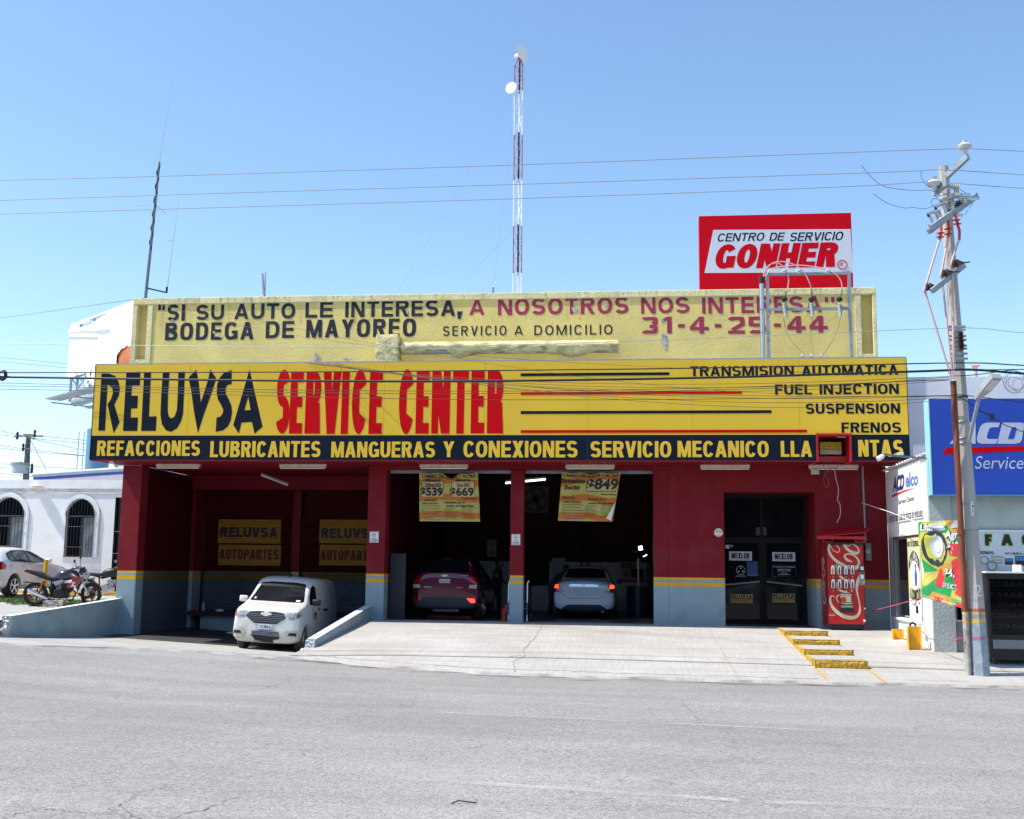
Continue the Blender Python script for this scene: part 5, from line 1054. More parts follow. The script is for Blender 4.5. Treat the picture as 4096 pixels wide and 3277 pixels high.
for i, (u, v0) in enumerate(((1098, 900), (1350, 900), (1648, 880))):
    bx = (1078, 1345, 1620)[i]
    cable('cable_tail', [vv(u, v0), vv(u-6, v0+50), vv(bx+10, 950)], .009, m_dark, parent=sf)
    MB().sphere(vv(bx, 978), .075, 10, 8, (1, 1, .8)).build('bushing', m_dark, sf, smooth=True)
    p0 = vv(bx-8, 1020); p1 = vv(bx+12, 1155); MB().lathe(p0, p1-p0, [(j*.0178, (.042 if j % 2 else .028)) for j in range(19)], 12).build('insulator', m_porc, sf, smooth=True)
    MB().bar(vv(bx+22, 1040), vv(bx+22, 1150), .022).build('fuse_tube', m_galv, sf); MB().bar(vv(bx-30, 1015), vv(bx+35, 1055), .05, .04).build('fuse_clamp', m_galv, sf)
    k = vv((1073, 1218, 1502)[i], 708, yf-.03); MB().lathe(k, (0, -1, .2), [(0, .06), (.03, .062), (.05, .04), (.09, .045), (.12, .03)], 14).build('post_insulator', m_porc, sf, smooth=True)
    q = ((1272, 1530), (1362, 1530), (1457, 1530))[i]; s_ = ((1072, 1165), (1355, 1160), (1632, 1165))[i]; m_ = ((1110, 1330), (1342, 1340), (1575, 1350))[i]
    cable('jumper_wire', [vv(*s_), vv(*m_), vv(*q, yf-.45)], .006, M('olive_wire', (.12, .13, .04), .6), parent=sf, smooth_n=5)
    k = PZ(2700+q[0]/2.46375, 1427, 6.04); k.y = max(k.y, -1.3); MB().lathe((k.x, k.y, 6.016), (0, 0, 1), [(0, .05), (.03, .055), (.05, .03), (.08, .05), (.10, .02), (.15, .018)], 12).build('pin_insulator', m_porc, sf, smooth=True)

# ------------------------------------------------------------------ antennas
an = thing('whip_antenna', 'tall leaning whip antenna on a dark cable wrapped mast at the left roof corner', 'antenna', (-12.66, .5, 6.3))
A0 = P(583, 1180, .5); A0.z = 6.32; j0 = P(583, 1180, .5); j1 = P(638, 648, .5); tip = P(691, 323, .5)
MB().tube([A0, j0, j0.lerp(j1, .5), j1], [.045, .045, .04, .03], 8).build('mast', M('blue_grey_mast', (.16, .19, .24), .5), an, smooth=True)
MB().tube([j0.lerp(j1, q) + Vector((.035*math.sin(q*60), -.02, 0)) for q in [.33+.67*i/40 for i in range(39)]], .022, 6).build('wrapped_cable', M('wrapped_cable_dark', (.03, .02, .03), .6), an)
MB().tube([j1, j1.lerp(tip, .5), tip], [.02, .013, .005], 6).build('whip', m_alu, an, smooth=True)
h = P(625, 822, .5); MB().cyl(h, P(549, 823, .5), .006, n=5).build('radial', m_alu, an); MB().cyl(h, P(668, 858, .5), .006, n=5).build('radial', m_alu, an)
b0 = P(588, 1153, .5); b1 = P(666, 1171, .5); MB().bar(b0, b1, .035).build('side_arm', m_black, an); MB().cyl(b1, P(668, 1148, .5), .03, n=8).build('clamp', m_black, an)
s1 = P(716, 793, .5); s0 = P(670, 1145, .5); MB().tube([s0, s0.lerp(s1, .55), s1], [.018, .012, .005], 6).build('second_whip', m_alu, an, smooth=True)
q = s0.lerp(s1, .51); MB().cyl(q, q+Vector((-.14, 0, 0)), .006, n=5).build('radial', m_alu, an); MB().cyl(q+Vector((0, 0, .02)), q+Vector((-.14, 0, .02)), .006, n=5).build('radial', m_alu, an)
pa = thing('panel_antenna', 'small grey panel antenna peeking over the parapet, right of the whip antenna', 'antenna', (-8.4, .6, 6.3))
c0 = P(1050, 1180, .6); MB().box(c0.x-.03, c0.x+.04, .57, .63, c0.z-1.6, c0.z+.15).build('bracket', m_paper, pa); MB().cyl((c0.x+.02, .6, c0.z), P(1048, 1095, .6), .04, n=8).build('panel', m_alu, pa, smooth=True); MB().cyl((c0.x+.10, .62, c0.z-1.6), P(1062, 1087, .62), .022, n=8).build('mast', m_alu, pa, smooth=True)
c0 = P(1972, 1155, 1.0); o = MB().cyl((c0.x, 1, 6.32), (c0.x, 1, c0.z+.03), .03, n=6); [o.cyl(P(1975+i*2, 1150-i*7, 1.0), P(1979+i*2, 1148-i*7, 1.0), .015, n=5) for i in range(4)]; o = o.build('roof_bracket', m_galv, base=(c0.x, 1, 6.32)); tag(o, 'tiny metal bracket with clips on the parapet left of the lattice mast', 'bracket')

# ------------------------------------------------------------------ lattice mast
yt = 15.0; base = P(2070, 1160, yt); topm = P(2075, 372, yt); x0 = base.x; zb = 0; W_ = .32
m_mred = M('mast_oxide_red', (.34, .15, .17), .6, var=.15); m_mwht = M('mast_white', (.80, .80, .80), .5, var=.05)
tw = thing('lattice_mast', 'tall guyed lattice radio mast banded red and white behind the roof', 'radio mast', (x0, yt, 0))
bands_px = [(2080, 150, 370), (2080, 370, 540), (2080, 540, 725), (2080, 725, 905), (2080, 905, 1095), (2080, 1095, 1160)]
def zt_(v): return P(2072, v, yt).z
segs = [(zt_(368), zt_(270), m_mred), (zt_(545), zt_(368), m_mwht), (zt_(725), zt_(545), m_mred), (zt_(908), zt_(725), m_mwht), (zt_(1097), zt_(908), m_mred), (0, zt_(1097), m_mwht)]
legs = [(-W_/2, -.1), (W_/2, -.1), (0, .22)]
xt = P(2075, 368, yt).x
def lx2(z): return x0+(xt-x0)*(z-base.z)/(topm.z-base.z)
for z0_, z1_, mt in segs:
    z0_ = max(z0_, 0); sect = MB(); nn = max(2, int((z1_-z0_)/.62)); hh = (z1_-z0_)/nn
    for dx_, dy_ in legs: sect.cyl((lx2(z0_)+dx_, yt+dy_, z0_), (lx2(z1_)+dx_, yt+dy_, z1_), .021, n=6)
    sect.build('leg_section', mt, tw)
    br = MB()
    for i in range(nn):
        za, zb_ = z0_+i*hh, z0_+(i+1)*hh
        for p, q in ((0, 1), (1, 2), (2, 0)):
            A_, B_ = legs[p], legs[q]
            if i % 2: A_, B_ = B_, A_
            br.cyl((lx2(za)+A_[0], yt+A_[1], za), (lx2(zb_)+B_[0], yt+B_[1], zb_), .009, n=4, cap=False); br.cyl((lx2(zb_)+A_[0], yt+A_[1], zb_), (lx2(zb_)+B_[0], yt+B_[1], zb_), .007, n=4, cap=False)
    br.build('bracing', mt, tw)
tz = zt_(270); tp = zt_(225)
for dx_, dy_ in legs: MB().cyl((xt+dx_, yt+dy_, tz), (xt+.02, yt, tp), .028, n=6).build('top_strut', m_mred, tw)
MB().cyl((xt+.02, yt, tz-1), (xt+.03, yt, zt_(182)), .03, n=6).build('top_pole', m_mred, tw)
MB().tube([(lx2(z)+.02, yt-.05, z) for z in (zt_(1090), zt_(900))], .035, 6).build('feeder_cable', m_dark, tw); MB().tube([(lx2(z)+.02, yt-.05, z) for z in (zt_(715), zt_(532))], .035, 6).build('feeder_cable', m_dark, tw); MB().tube([(xt+.03, yt-.05, z) for z in (zt_(362), zt_(250))], .035, 6).build('feeder_cable', m_dark, tw)
def dish(c, d, r, par):
    d = Vector(d).normalized(); prof = [(-r*.35*(1-(i/6)**2)*1.0, r*i/6) for i in range(7)]
    MB().lathe(c, d, prof, 20).build('dish', m_white, par, smooth=True); MB().cyl(c-d*r*.35, c-d*(r*.35+.25), .08, n=10).build('dish_feed', m_white, par)
dish(P(2090, 212, yt-.3), (.75, -.55, .1), .34, tw); dish(P(2044, 351, yt-.3), (-.35, -.9, .1), .24, tw)
m_guy = M('thin_guy_blue', (.14, .20, .30), .6)
for (u0, v0, u1, v1, lab) in ((2092, 372, 2700, 1200, 'thin guy wire running from the mast top down to the right'), (2060, 372, 1590, 1170, 'thin guy wire running from the mast top down to the left'), (2090, 915, 2380, 1150, 'lower right guy wire of the lattice mast'), (2058, 915, 1850, 1130, 'lower left guy wire of the lattice mast'), (2064, 372, 1975, 1150, 'steep guy wire just left of the lattice mast')):
    cable('guy_wire', [P(u0, v0, yt), P(u1, v1, 4.0)], .0022, m_guy, lab, 'guy wire', n=4)
# ------------------------------------------------------------------ shop on the right
XW = 5.76
rs = thing('parts_shop', 'white and grey auto parts shop on the right edge with a corrugated roof', 'building', (7.5, -2, -.1))
m_sgrey = M('pale_grey_green_wall', (.42, .47, .46), .85, var=.12, bump=.6, bs=18, bd=.02); m_lav = M('lavender_white_render', (.70, .71, .76), .9, var=.05, bump=.35, bs=24, bd=.012)
m_plgrey = M('grey_plinth', (.30, .32, .32), .85, var=.15, bump=.5, bs=24)
cz = zramp(XW, -3.7)
MB().box(XW, XW+.2, -3.70, -3.0, -.6, 2.06).build('wall', m_whiteplain, rs); MB().box(XW, XW+.2, -3.7, -.02, 2.065, 3.58).build('wall', m_whiteplain, rs); MB().box(XW, XW+.2, -2.998, -.02, -.6, .30).build('wall', m_whiteplain, rs); MB().box(XW, XW+.2, -.55, -.02, .302, 2.063).build('wall', m_sgrey, rs)
MB().box(XW+.2005, 12, -3.72, -3.5, -.6, .32).build('front_wall', m_plgrey, rs); MB().box(XW+.2005, 12, -3.71, -3.5, 2.13, 3.6).build('front_wall', m_sgrey, rs); MB().box(XW+.002, XW+.42, -3.78, -3.711, -.6, 3.0).build('corner_pier', m_sgrey, rs)
MB().box(XW+.43, 12, -3.70, -3.6, .323, .37).build('sill', m_whiteplain, rs); MB().box(XW+.43, 12, -3.78, -3.5, 2.07, 2.125).build('canopy_lip', m_whiteplain, rs)
B('side_window_pane', m_glass, rs, XW+.04, XW+.06, -1.98, -.62, .36, 2.0)
for a in ((-.62, -.55, .30, 2.06), (-3.0, -2.95, .30, 2.06)): B('window_frame', m_alu, rs, XW-.015, XW+.05, a[0], a[1], a[2], a[3])
B('window_frame', m_alu, rs, XW-.015, XW+.05, -2.949, -.621, 2.0, 2.06); B('window_sill', m_whiteplain, rs, XW-.05, XW+.05, -3.0, -.55, .25, .299); B('ledge', m_whiteplain, rs, XW-.06, XW-.001, -3.3, -2.0, .16, .20); B('socket_box', m_paper, rs, XW-.08, XW-.001, -3.35, -3.1, .04, .22)
B('front_window_pane', m_glass, rs, XW+.43, 6.9, -3.66, -3.64, .371, 1.4); MB().box(XW+.43, XW+.48, -3.69, -3.62, .371, 2.069).build('window_frame', m_alu, rs)
B('front_recess', m_plgrey, rs, 6.9, 12, -3.6, -3.5, .371, 2.069)
# poster inside front window
B('window_poster', M('window_poster_grey', (.20, .24, .25), .5, var=.5, vs=9), rs, XW+.56, XW+.85, -3.668, -3.662, .5, 1.3)
# corrugated roof
mb = MB(); n = 60
mb.add([(XW-.05+.0*q, -3.75+3.75*i/n, 3.60+.022*math.sin(i*1.57)+q*.02*0+(.0 if q == 0 else .8*.02)) for q in (0, 1) for i in range(n+1)], [(i, i+1, n+2+i, n+1+i) for i in range(n)])
mb.add([(XW-.09 if q == 0 else 8, -3.80+3.8*i/n, 3.625+.022*math.sin(i*1.57)+q*.12) for q in (0, 1) for i in range(n+1)], [(i, i+1, n+2+i, n+1+i) for i in range(n)])
mb.build('corrugated_roof', m_whiteplain, rs, smooth=60)
# upper storey behind
MB().box(6.0, 12.5, .35, .6, 3.0, 5.88).build('upper_wall', m_lav, rs); MB().box(5.98, 6.40, .33, .349, 4.05, 6.12).build('cream_strip', M('cream_strip_paint', (.72, .64, .42), .8, var=.05), rs); MB().box(6.0, 6.42, .35, .6, 5.88, 6.12).build('upper_wall', m_lav, rs)
c = P(3900, 1465, 1.0); MB().cyl((c.x, 1.0, 5.6), (c.x, 1.0, c.z), .05, n=10).build('vent_pipe', M('pink_pipe', (.62, .40, .38), .6), rs); MB().cyl((c.x-.08, 1.0, c.z), (c.x+.1, 1.0, c.z+.02), .05, n=10).build('vent_cap', M('pink_pipe', (.62, .44, .42), .6), rs)
B('side_roof', m_lav, rs, 6.0, 12.5, .61, 12, 5.5, 5.7)
# lamp arm on the corner
la = thing('arm_lamp', 'grey arm with a small white floodlight reaching left from the blue sign', 'light fixture', (XW, -3.9, 3.6))
p0 = P(3706, 1835, -4.0); p1 = P(3526, 1818, -4.4); MB().bar(p0, p1, .03, .035).build('arm', m_grey, la); k = P(3522, 1833, -4.4); MB().lathe(k+Vector((.06, 0, .05)), (-.8, -.2, -.5), [(0, .03), (.04, .05), (.14, .05), (.15, .045)], 10).build('head', m_white, la); k = P(3601, 1817, -4.2); MB().bevbox(k.x-.05, k.x+.06, -4.24, -4.17, k.z-.02, k.z+.03, b=.006).build('sensor', m_white, la)
# painted sign on the side wall (plane x = XW)
ws = thing('wall_sign', 'white painted ACDelco Service Center sign board on the side wall of the shop', 'sign', (XW-.02, -1.7, 2.37))
MB().box(XW-.025, XW-.001, -3.35, -.06, 2.38, 3.54).build('board', M('sign_board_white', (.78, .78, .78), .5, var=.04), ws)
def wall_text(s, box, mat, bold, shear=0):
    u0, vt0, vb0, u1, vt1, vb1 = box     # left x, top, bottom ; right x, top, bottom (photo px)
    A, Bq, Cq, D = PX(u0, vt0, XW-.028), PX(u0, vb0, XW-.028), PX(u1, vt1, XW-.028), PX(u1, vb1, XW-.028)
    put_text(s, lambda a, b: (Bq*(1-b)+A*b)*(1-a)+(D*(1-b)+Cq*b)*a, mat, ws, bold=bold, shear=shear)
w4 = lambda u: 3400+u/4.312; v4 = lambda v: 1800+v/4.312
wall_text('ACD', (w4(735), v4(470), v4(735), w4(935), v4(405), v4(685)), M('sign_dark_blue', (.02, .03, .16), .5), .05, .15)
wall_text('elco', (w4(960), v4(400), v4(655), w4(1172), v4(370), v4(608)), M('sign_mid_blue', (.10, .20, .55), .5), .03)
sw = [PX(w4(a), v4(b), XW-.027) for a, b in ((722, 778), (722, 826), (920, 735), (1150, 645), (920, 700))]; MB().add(sw, [(0, 1, 2, 4), (4, 2, 3)]).build('red_swoosh', m_inkred, ws, fix=False)
wall_text('Service Center', (w4(832), v4(858), v4(945), w4(1110), v4(790), v4(868)), m_ink, .01)
wall_text('Servicio Para todas las marcas de vehiculos.', (w4(672), v4(1095), v4(1255), w4(1255), v4(985), v4(1150)), m_ink, .0)
# poster on the side window
po = thing('window_poster', 'pale yellow battery delivery poster with cartoon mechanic shape in the side window', 'poster', (XW-.01, -2.4, .4))
po['label'] = 'pale yellow battery delivery poster with a figure in the side window'
MB().box(XW-.03, XW-.02, -3.02, -1.98, .42, 2.0).build('sheet', M('poster_pale_yellow', (.66, .66, .40), .5, var=.06), po); B('lower_sheet', m_paper, po, XW-.033, XW-.03, -3.02, -2.0, .30, .72)
def side_text(s, y0, y1, z0, z1, mat, bold=.03, arch=0, par=po, x=XW-.035): put_text(s, lambda a, b: Vector((x, y0+(y1-y0)*a, z0+(z1-z0)*b+arch*math.sin(math.pi*a))), mat, par, bold=bold)
side_text('NO TE QUEDES', -2.02, -2.95, 1.80, 1.93, m_ink, .02); side_text('ACUMULADOR', -2.05, -3.0, 1.30, 1.52, m_ink, .03, .22); side_text('A DOMICILIO', -2.1, -3.0, .74, .98, m_ink, .03, -.05); side_text('81 4', -2.5, -2.9, .62, .70, m_ink, .01)
flat_poly([[(math.cos(a*.314)*.36, math.sin(a*.314)*.38) for a in range(20)]], m_paper, po, 'round_figure', lambda a, b: Vector((XW-.034, -2.55+a, 1.30+b)))
flat_poly([[(-.1, -.3), (.12, -.3), (.15, 0), (.05, .2), (.1, .3), (0, .36), (-.1, .3), (-.05, .2), (-.16, 0)]], m_inkblue, po, 'figure_print', lambda a, b: Vector((XW-.036, -2.65+a*.7, 1.22+b*.7)))
B('battery_print', m_navy, po, XW-.036, XW-.034, -2.75, -2.55, .45, .60); side_text('ACDelco', -2.25, -2.55, .60, .66, m_inkblue, .01)
# big blue sign
bs = thing('shop_sign', 'large blue ACDelco Service sign on the front of the right hand shop', 'sign', (9, -4.1, 2.8))
m_blue = M('sign_blue', (.028, .075, .42), .4, var=.05, spec=.2); m_lblue = M('sign_edge_light_blue', (.30, .62, .70), .5); m_sil = M('sign_silver_letters', (.48, .53, .66), .4)
yb = -4.15; bx0 = P(3724, 1790, yb).x; bz1 = P(3900, 1595, yb).z; bz0 = P(3900, 1979, yb).z
MB().box(bx0, 12.2, yb, -3.80, bz0, bz1).build('cabinet', m_blue, bs); MB().box(bx0-.02, bx0-.001, yb-.005, -3.79, bz0-.01, bz1+.01).build('side_panel', m_lblue, bs); B('bottom_trim', M('teal_trim', (.05, .30, .34), .5), bs, bx0, 12.2, yb-.006, -3.82, bz0-.02, bz0-.001)
def bl(u, v, d=.003): return P(3550+u/3.1355, 1400+v/3.1355, yb-d)
flat_poly([[(775, 1178), (1010, 912), (1105, 912), (1105, 1178), (1010, 1178), (1010, 1120), (900, 1120), (850, 1178)]], m_sil, bs, 'letter', bl)
flat_poly([[(1410, 912), (1392, 970), (1310, 970), (1278, 985), (1262, 1030), (1245, 1085), (1250, 1112), (1275, 1118), (1385, 1118), (1360, 1178), (1180, 1178), (1130, 1160), (1120, 1110), (1140, 1030), (1165, 960), (1200, 925), (1250, 912)]], m_sil, bs, 'letter', bl)
flat_poly([[(1440, 912), (1690, 912), (1710, 925), (1712, 960), (1685, 1130), (1660, 1165), (1600, 1178), (1375, 1178)]], m_sil, bs, 'letter', bl); flat_poly([[(1560, 970), (1612, 970), (1620, 985), (1590, 1100), (1575, 1118), (1510, 1118)]], m_blue, bs, 'letter_counter', lambda a, b: bl(a, b, .006))
for i, ch in enumerate('elco'): pass
a_ = bl(1740, 1178); b_ = bl(1740, 950); put_text('elco', lambda a, b: Vector((a_.x+1.9*a+.1*b, yb-.004, a_.z+(b_.z-a_.z)*b)), m_sil, bs, bold=.03)
MB().add([bl(685, 1312, .004), bl(740, 1228, .004), bl(2800, 1180, .004), bl(1712, 1268, .004), bl(1000, 1300, .004)], [(0, 1, 2, 3, 4)]).build('red_swoosh', m_red, bs, fix=False)
a_ = bl(1098, 1492); b_ = bl(1098, 1332); c_ = bl(1712, 1492); put_text('Service Center', lambda a, b: Vector((a_.x+(c_.x-a_.x)*2.12*a, yb-.004, a_.z+(b_.z-a_.z)*b)), m_sil, bs, bold=.0, shear=.2)
# FACC banner in the window
fb = thing('window_banner', 'pale refacciones banner with black and green letters under the canopy of the right shop', 'banner', (8, -3.75, 1.4)); fb['label'] = 'pale banner reading REFACCIONES in black and green letters behind the black machine'
ybn = -3.80; z1_ = P(3990, 2130, ybn).z; z0_ = P(3990, 2300, ybn).z; B('sheet', M('banner_pale_blue', (.52, .60, .66), .5, var=.08, vs=2), fb, 6.55, 12, ybn, ybn+.01, z0_, z1_)
fq = lambda u, v: (3850+u/2.4634, 2000+v/2.4634)
m_lg = M('letter_green_edge', (.35, .55, .05), .5)
for ch, u0, u1 in (('E', 60, 130), ('F', 222, 290), ('A', 380, 495), ('C', 585, 680), ('C', 740, 830), ('I', 900, 930), ('O', 990, 1090)):
    (ua, va), (ub, vb) = fq(u0, 340), fq(u1, 450)
    px_block(ch, (ua-3, va-3, ub+3, vb+3), ybn-.003, m_lg, fb, stem=.42, bar=.36, name='letter_edge'); px_block(ch, (ua, va, ub, vb), ybn-.008, m_ink, fb, stem=.34, bar=.28, name='letter')
for s, bx in (('FRENOS', (130, 505, 310, 535)), ('ACUMULADORES', (418, 518, 770, 540))): (ua, va), (ub, vb) = fq(*bx[:2]), fq(*bx[2:]); px_block(s, (ua, va, ub, vb), ybn-.004, m_ink, fb, stem=.3)
for s, bx in (('Balatas', (285, 545, 405, 572)), ('Discos', (290, 578, 395, 602)), ('Rotores', (275, 604, 395, 628))): (ua, va), (ub, vb) = fq(*bx[:2]), fq(*bx[2:]); px_text(s, (ua, va, ub, vb), ybn-.004, M('letter_olive', (.30, .33, .12), .5), fb, bold=.02)
for u, v, r_ in ((218, 595, .075), (290, 650, .09)): k = P(*fq(u, v), ybn-.01); MB().torus(k, (0, 1, 0), r_, .01, 20, 5).build('ring_print', m_grey, fb)
for bx in ((415, 575, 500, 640), (515, 550, 620, 650)):
    (ua, va), (ub, vb) = fq(*bx[:2]), fq(*bx[2:]); a_ = P(ua, va, ybn); b_ = P(ub, vb, ybn); q_ = B('battery_print', m_black, fb, a_.x, b_.x, ybn-.004, ybn-.001, b_.z, a_.z); B('battery_top', M('battery_blue', (.03, .20, .45), .4), q_, a_.x+.01, b_.x-.01, ybn-.006, ybn-.0045, (a_.z+b_.z)/2, a_.z-.01)
# black snack machine
sm = thing('snack_machine', 'black snack vending machine with empty spiral racks under a white top, right edge', 'vending machine', (7.1, -4.8, -.3))
ysm = -5.2; q = P(3945, 2293, ysm); sx0 = q.x; sz1 = q.z; sz0 = zramp(7, ysm)
MB().box(sx0, sx0+.05, ysm, -4.45, sz0+.12, sz1).build('side_panel', m_black, sm); MB().box(sx0+.95, sx0+1.3, ysm, -4.45, sz0+.12, sz1).build('control_column', m_black, sm); MB().box(sx0+.051, sx0+.949, ysm, -4.45, sz0+.12, sz0+.55).build('base_panel', m_black, sm); MB().box(sx0+.051, sx0+.949, ysm, -4.45, sz1-.10, sz1).build('top_rail', m_black, sm); MB().box(sx0+.051, sx0+.949, -4.5, -4.45, sz0+.55, sz1-.1).build('back_panel', m_dark, sm)
MB().box(sx0-.04, sx0+1.4, ysm-.12, -4.3, sz1+.005, sz1+.035).build('white_top', m_whiteplain, sm); MB().box(sx0+.56, sx0+.66, ysm+.1, ysm+.3, sz1+.036, sz1+.16).build('top_bracket', m_whiteplain, sm)
B('delivery_flap', m_grey, sm, sx0+.06, sx0+.93, ysm-.012, ysm-.001, sz0+.30, sz0+.46)
for k in range(5):
    z = sz0+.66+k*.19; sh_ = B('shelf', m_dark, sm, sx0+.06, sx0+.93, ysm+.12, -4.52, z, z+.012)
    for j in range(7): x = sx0+.12+j*.125; MB().torus((x, ysm+.13, z+.04), (0, 1, 0), .032, .0035, 14, 4).build('coil', m_alu, sh_)
B('front_glass', M('machine_glass', (.01, .01, .012), .03, alpha=.25), sm, sx0+.055, sx0+.945, ysm+.03, ysm+.034, sz0+.56, sz1-.11)
B('coin_panel', m_grey, sm, sx0+1.0, sx0+1.25, ysm-.01, ysm-.001, sz1-.55, sz1-.28); B('keypad', m_paper, sm, sx0+1.02, sx0+1.1, ysm-.014, ysm-.0101, sz1-.53, sz1-.47); B('label_plate', m_porc, sm, sx0+1.0, sx0+1.25, ysm-.01, ysm-.001, sz0+.75, sz0+.88); k = Vector((sx0+1.07, ysm-.01, sz0+.46)); MB().cyl(k, k+Vector((0, -.03, 0)), .05, n=14).build('coin_return_knob', m_alu, sm)
for x in (sx0+.1, sx0+.8): MB().box(x, x+.05, ysm+.1, ysm+.15, sz0, sz0+.119).build('leg', m_black, sm)
# tyre banner tied to the pole
def banp(nt, co):
    mp = nt.nodes.new('ShaderNodeMapping'); mp.inputs['Rotation'].default_value = (0, .5, 0); mp.inputs['Scale'].default_value = (1.6, .2, 1.6); nt.links.new(co, mp.inputs[0])
    v = nt.nodes.new('ShaderNodeTexVoronoi'); v.inputs['Scale'].default_value = 2.6; nt.links.new(mp.outputs[0], v.inputs[0])
    s = nt.nodes.new('ShaderNodeSeparateColor'); nt.links.new(v.outputs['Color'], s.inputs[0])
    n = nt.nodes.new('ShaderNodeValToRGB'); n.color_ramp.interpolation = 'CONSTANT'; e = n.color_ramp.elements
    for _ in range(3): e.new(.5)
    for k, (p_, c_) in zip(e, ((0, (.02, .30, .08, 1)), (.25, (.55, .55, .06, 1)), (.45, (.60, .32, .04, 1)), (.6, (.10, .45, .12, 1)), (.8, (.55, .48, .08, 1)))): k.position = p_; k.color = c_
    nt.links.new(s.outputs[0], n.inputs[0]); return n.outputs[0]
tb = thing('tyre_banner', 'green and red farm tyre price banner tied between the red wall and the utility pole', 'banner', (5.5, -5.6, .8))
TL, TR_, BR_, BL_ = P(3674, 2088, -5.15), P(3850, 2080, -5.75), P(3852, 2435, -5.75), P(3690, 2388, -5.15)
def tf(a, b, d=0):
    p = (TL*(1-a)+TR_*a)*b+(BL_*(1-a)+BR_*a)*(1-b); w_ = .025*math.sin(b*9+a*4)*(1-a)+.02*math.sin(a*12); nrm = Vector((-.7, -.7, 0))
    return p+nrm*(w_+d)+Vector((.05*math.exp(-((b-.32)/.13)**2)*(1-a), 0, 0))
MB().grid(30, 40, lambda a, b: tf(a, b)).build('sheet', M('tyre_banner_print', (.5, .5, .1), .45, var=.08, base=banp), tb, smooth=60, fix=False)
def tpoly(pts, mat, name, d): 
    return flat_poly([pts], mat, tb, name, lambda a, b: tf(a, b, d))
tpoly([(.40, 0.40), (.75, .52), (1, .60), (1, .12), (.3, .2)], m_inkred, 'red_panel', .004); tpoly([(.62, .58), (1, .60), (1, .73), (.66, .72)], m_inkred, 'red_panel', .004); tpoly([(0, .92), (.15, .94), (.5, .99), (1, 1), (1, .92), (.6, .90)], M('banner_grey', (.45, .45, .47), .5), 'grey_panel', .004); tpoly([(0, .0), (1, .0), (1, .05), (0, .05)], m_inkred, 'red_strip', .004)
tyr = [(.36+.31*math.cos(i*.2513), .66+.22*math.sin(i*.2513)*(1+.05*(i % 2))) for i in range(25)]
tpoly(tyr, M('tyre_print_dark', (.02, .035, .05), .5), 'tyre_print', .007); tpoly([(.42+.16*math.cos(i*.314), .68+.14*math.sin(i*.314)) for i in range(20)], M('rim_print', (.55, .60, .68), .5), 'rim_print', .010); tpoly([(.43+.08*math.cos(i*.314), .68+.07*math.sin(i*.314)) for i in range(20)], m_paper, 'hub_print', .012)
def tt(s, a0, b0, a1, b1, mat, bold, d, sh=0): put_text(s, lambda a, b: tf(a0+(a1-a0)*a, b0+(b1-b0)*b, d), mat, tb, bold=bold, shear=sh)
for s, bx in (('Llantas', (.06, .88, .62, .97)), ('Agric', (.62, .76, 1.0, .88)), ('$12,1', (.66, .64, .99, .75)), ('$4,26', (.56, .32, .99, .43))): tt(s, *bx, m_ink, .10, .006, .1); tt(s, *bx, m_paper, .03, .012, .1)
tt('18.4 38', .75, .60, .98, .64, m_paper, .02, .010); tt('70 D P 15 8C TT FF9', .42, .19, .98, .25, m_paper, .02, .010); tt('*Precios mas IVA *Imagenes de referencia', .04, .01, .96, .04, m_paper, .01, .010)
for nm, pts, mt, lb in (('banner_rope', [P(3448, 2012, -.1), P(3552, 2046, -1.6), P(3674, 2092, -5.15)], m_paper, 'white rope from the conduit to the top corner of the tyre banner'), ('banner_rope', [P(3486, 2444, -.4), P(3580, 2421, -2.4), P(3690, 2390, -5.15)], M('pink_rope', (.60, .08, .20), .7), 'pink rope from the wall to the lower corner of the tyre banner')):
    cable(nm, pts, .008, mt, lb, 'rope')

# ------------------------------------------------------------------ concrete utility pole with its gear
m_pole = M('pole_concrete', (.44, .42, .38), .9, var=.12, vs=3, bump=.6, bs=34, bd=.012, fine=.12, stretch=(1, 1, .3))
YP = -6.4
pb0 = P(3922, 2703, YP); pb0.z = zramp(pb0.x, YP)-.02; pt0 = P(3774, 668, YP); 
pole = thing('utility_pole', 'leaning octagonal concrete utility pole with cut-outs and insulators at the right', 'utility pole', tuple(pb0))
def pp(t): return pb0.lerp(pt0, t)
def pr(t): return .155-.070*t
MB().tube([pp(i/12) for i in range(13)], [pr(i/12)*1.05 for i in range(13)], 8).build('shaft', m_pole, pole)
def ring_band(t0, t1, mat, nm, k=1.07): MB().tube([pp(t0), pp(t1)], [pr(t0)*k, pr(t1)*k], 8, cap=False).build(nm, mat, pole)
tz_ = lambda v: (P(3900, v, YP).z-pb0.z)/(pt0.z-pb0.z)
m_bandr = M('faded_red_band', (.45, .14, .09), .85, var=.2, vs=8); m_bandy = M('faded_yellow_band', (.62, .40, .14), .85, var=.35, vs=9, dirt=(.5, .48, .42), ds=8, damt=.7); m_bandg = M('grey_blue_band', (.30, .36, .41), .9, var=.3, vs=10, dirt=(.45, .45, .42), ds=9, damt=.7, bump=.5)
ring_band(tz_(2446), tz_(2434), m_bandr, 'paint_band'); ring_band(tz_(2457), tz_(2447), m_bandy, 'paint_band'); ring_band(tz_(2472), tz_(2458), m_bandg, 'paint_band', 1.06); ring_band(tz_(2492), tz_(2473), m_bandy, 'paint_band'); ring_band(.0, tz_(2493), m_bandg, 'paint_band', 1.06)
for v in (2015, 2120, 2397): ring_band(tz_(v+3), tz_(v), m_galv, 'steel_strap', 1.12)
ring_band(tz_(2553), tz_(2549), M('pink_rope', (.60, .06, .18), .7), 'pink_rope', 1.15)
c = pp(tz_(2555))+Vector((-.38, -.12, 0)); 
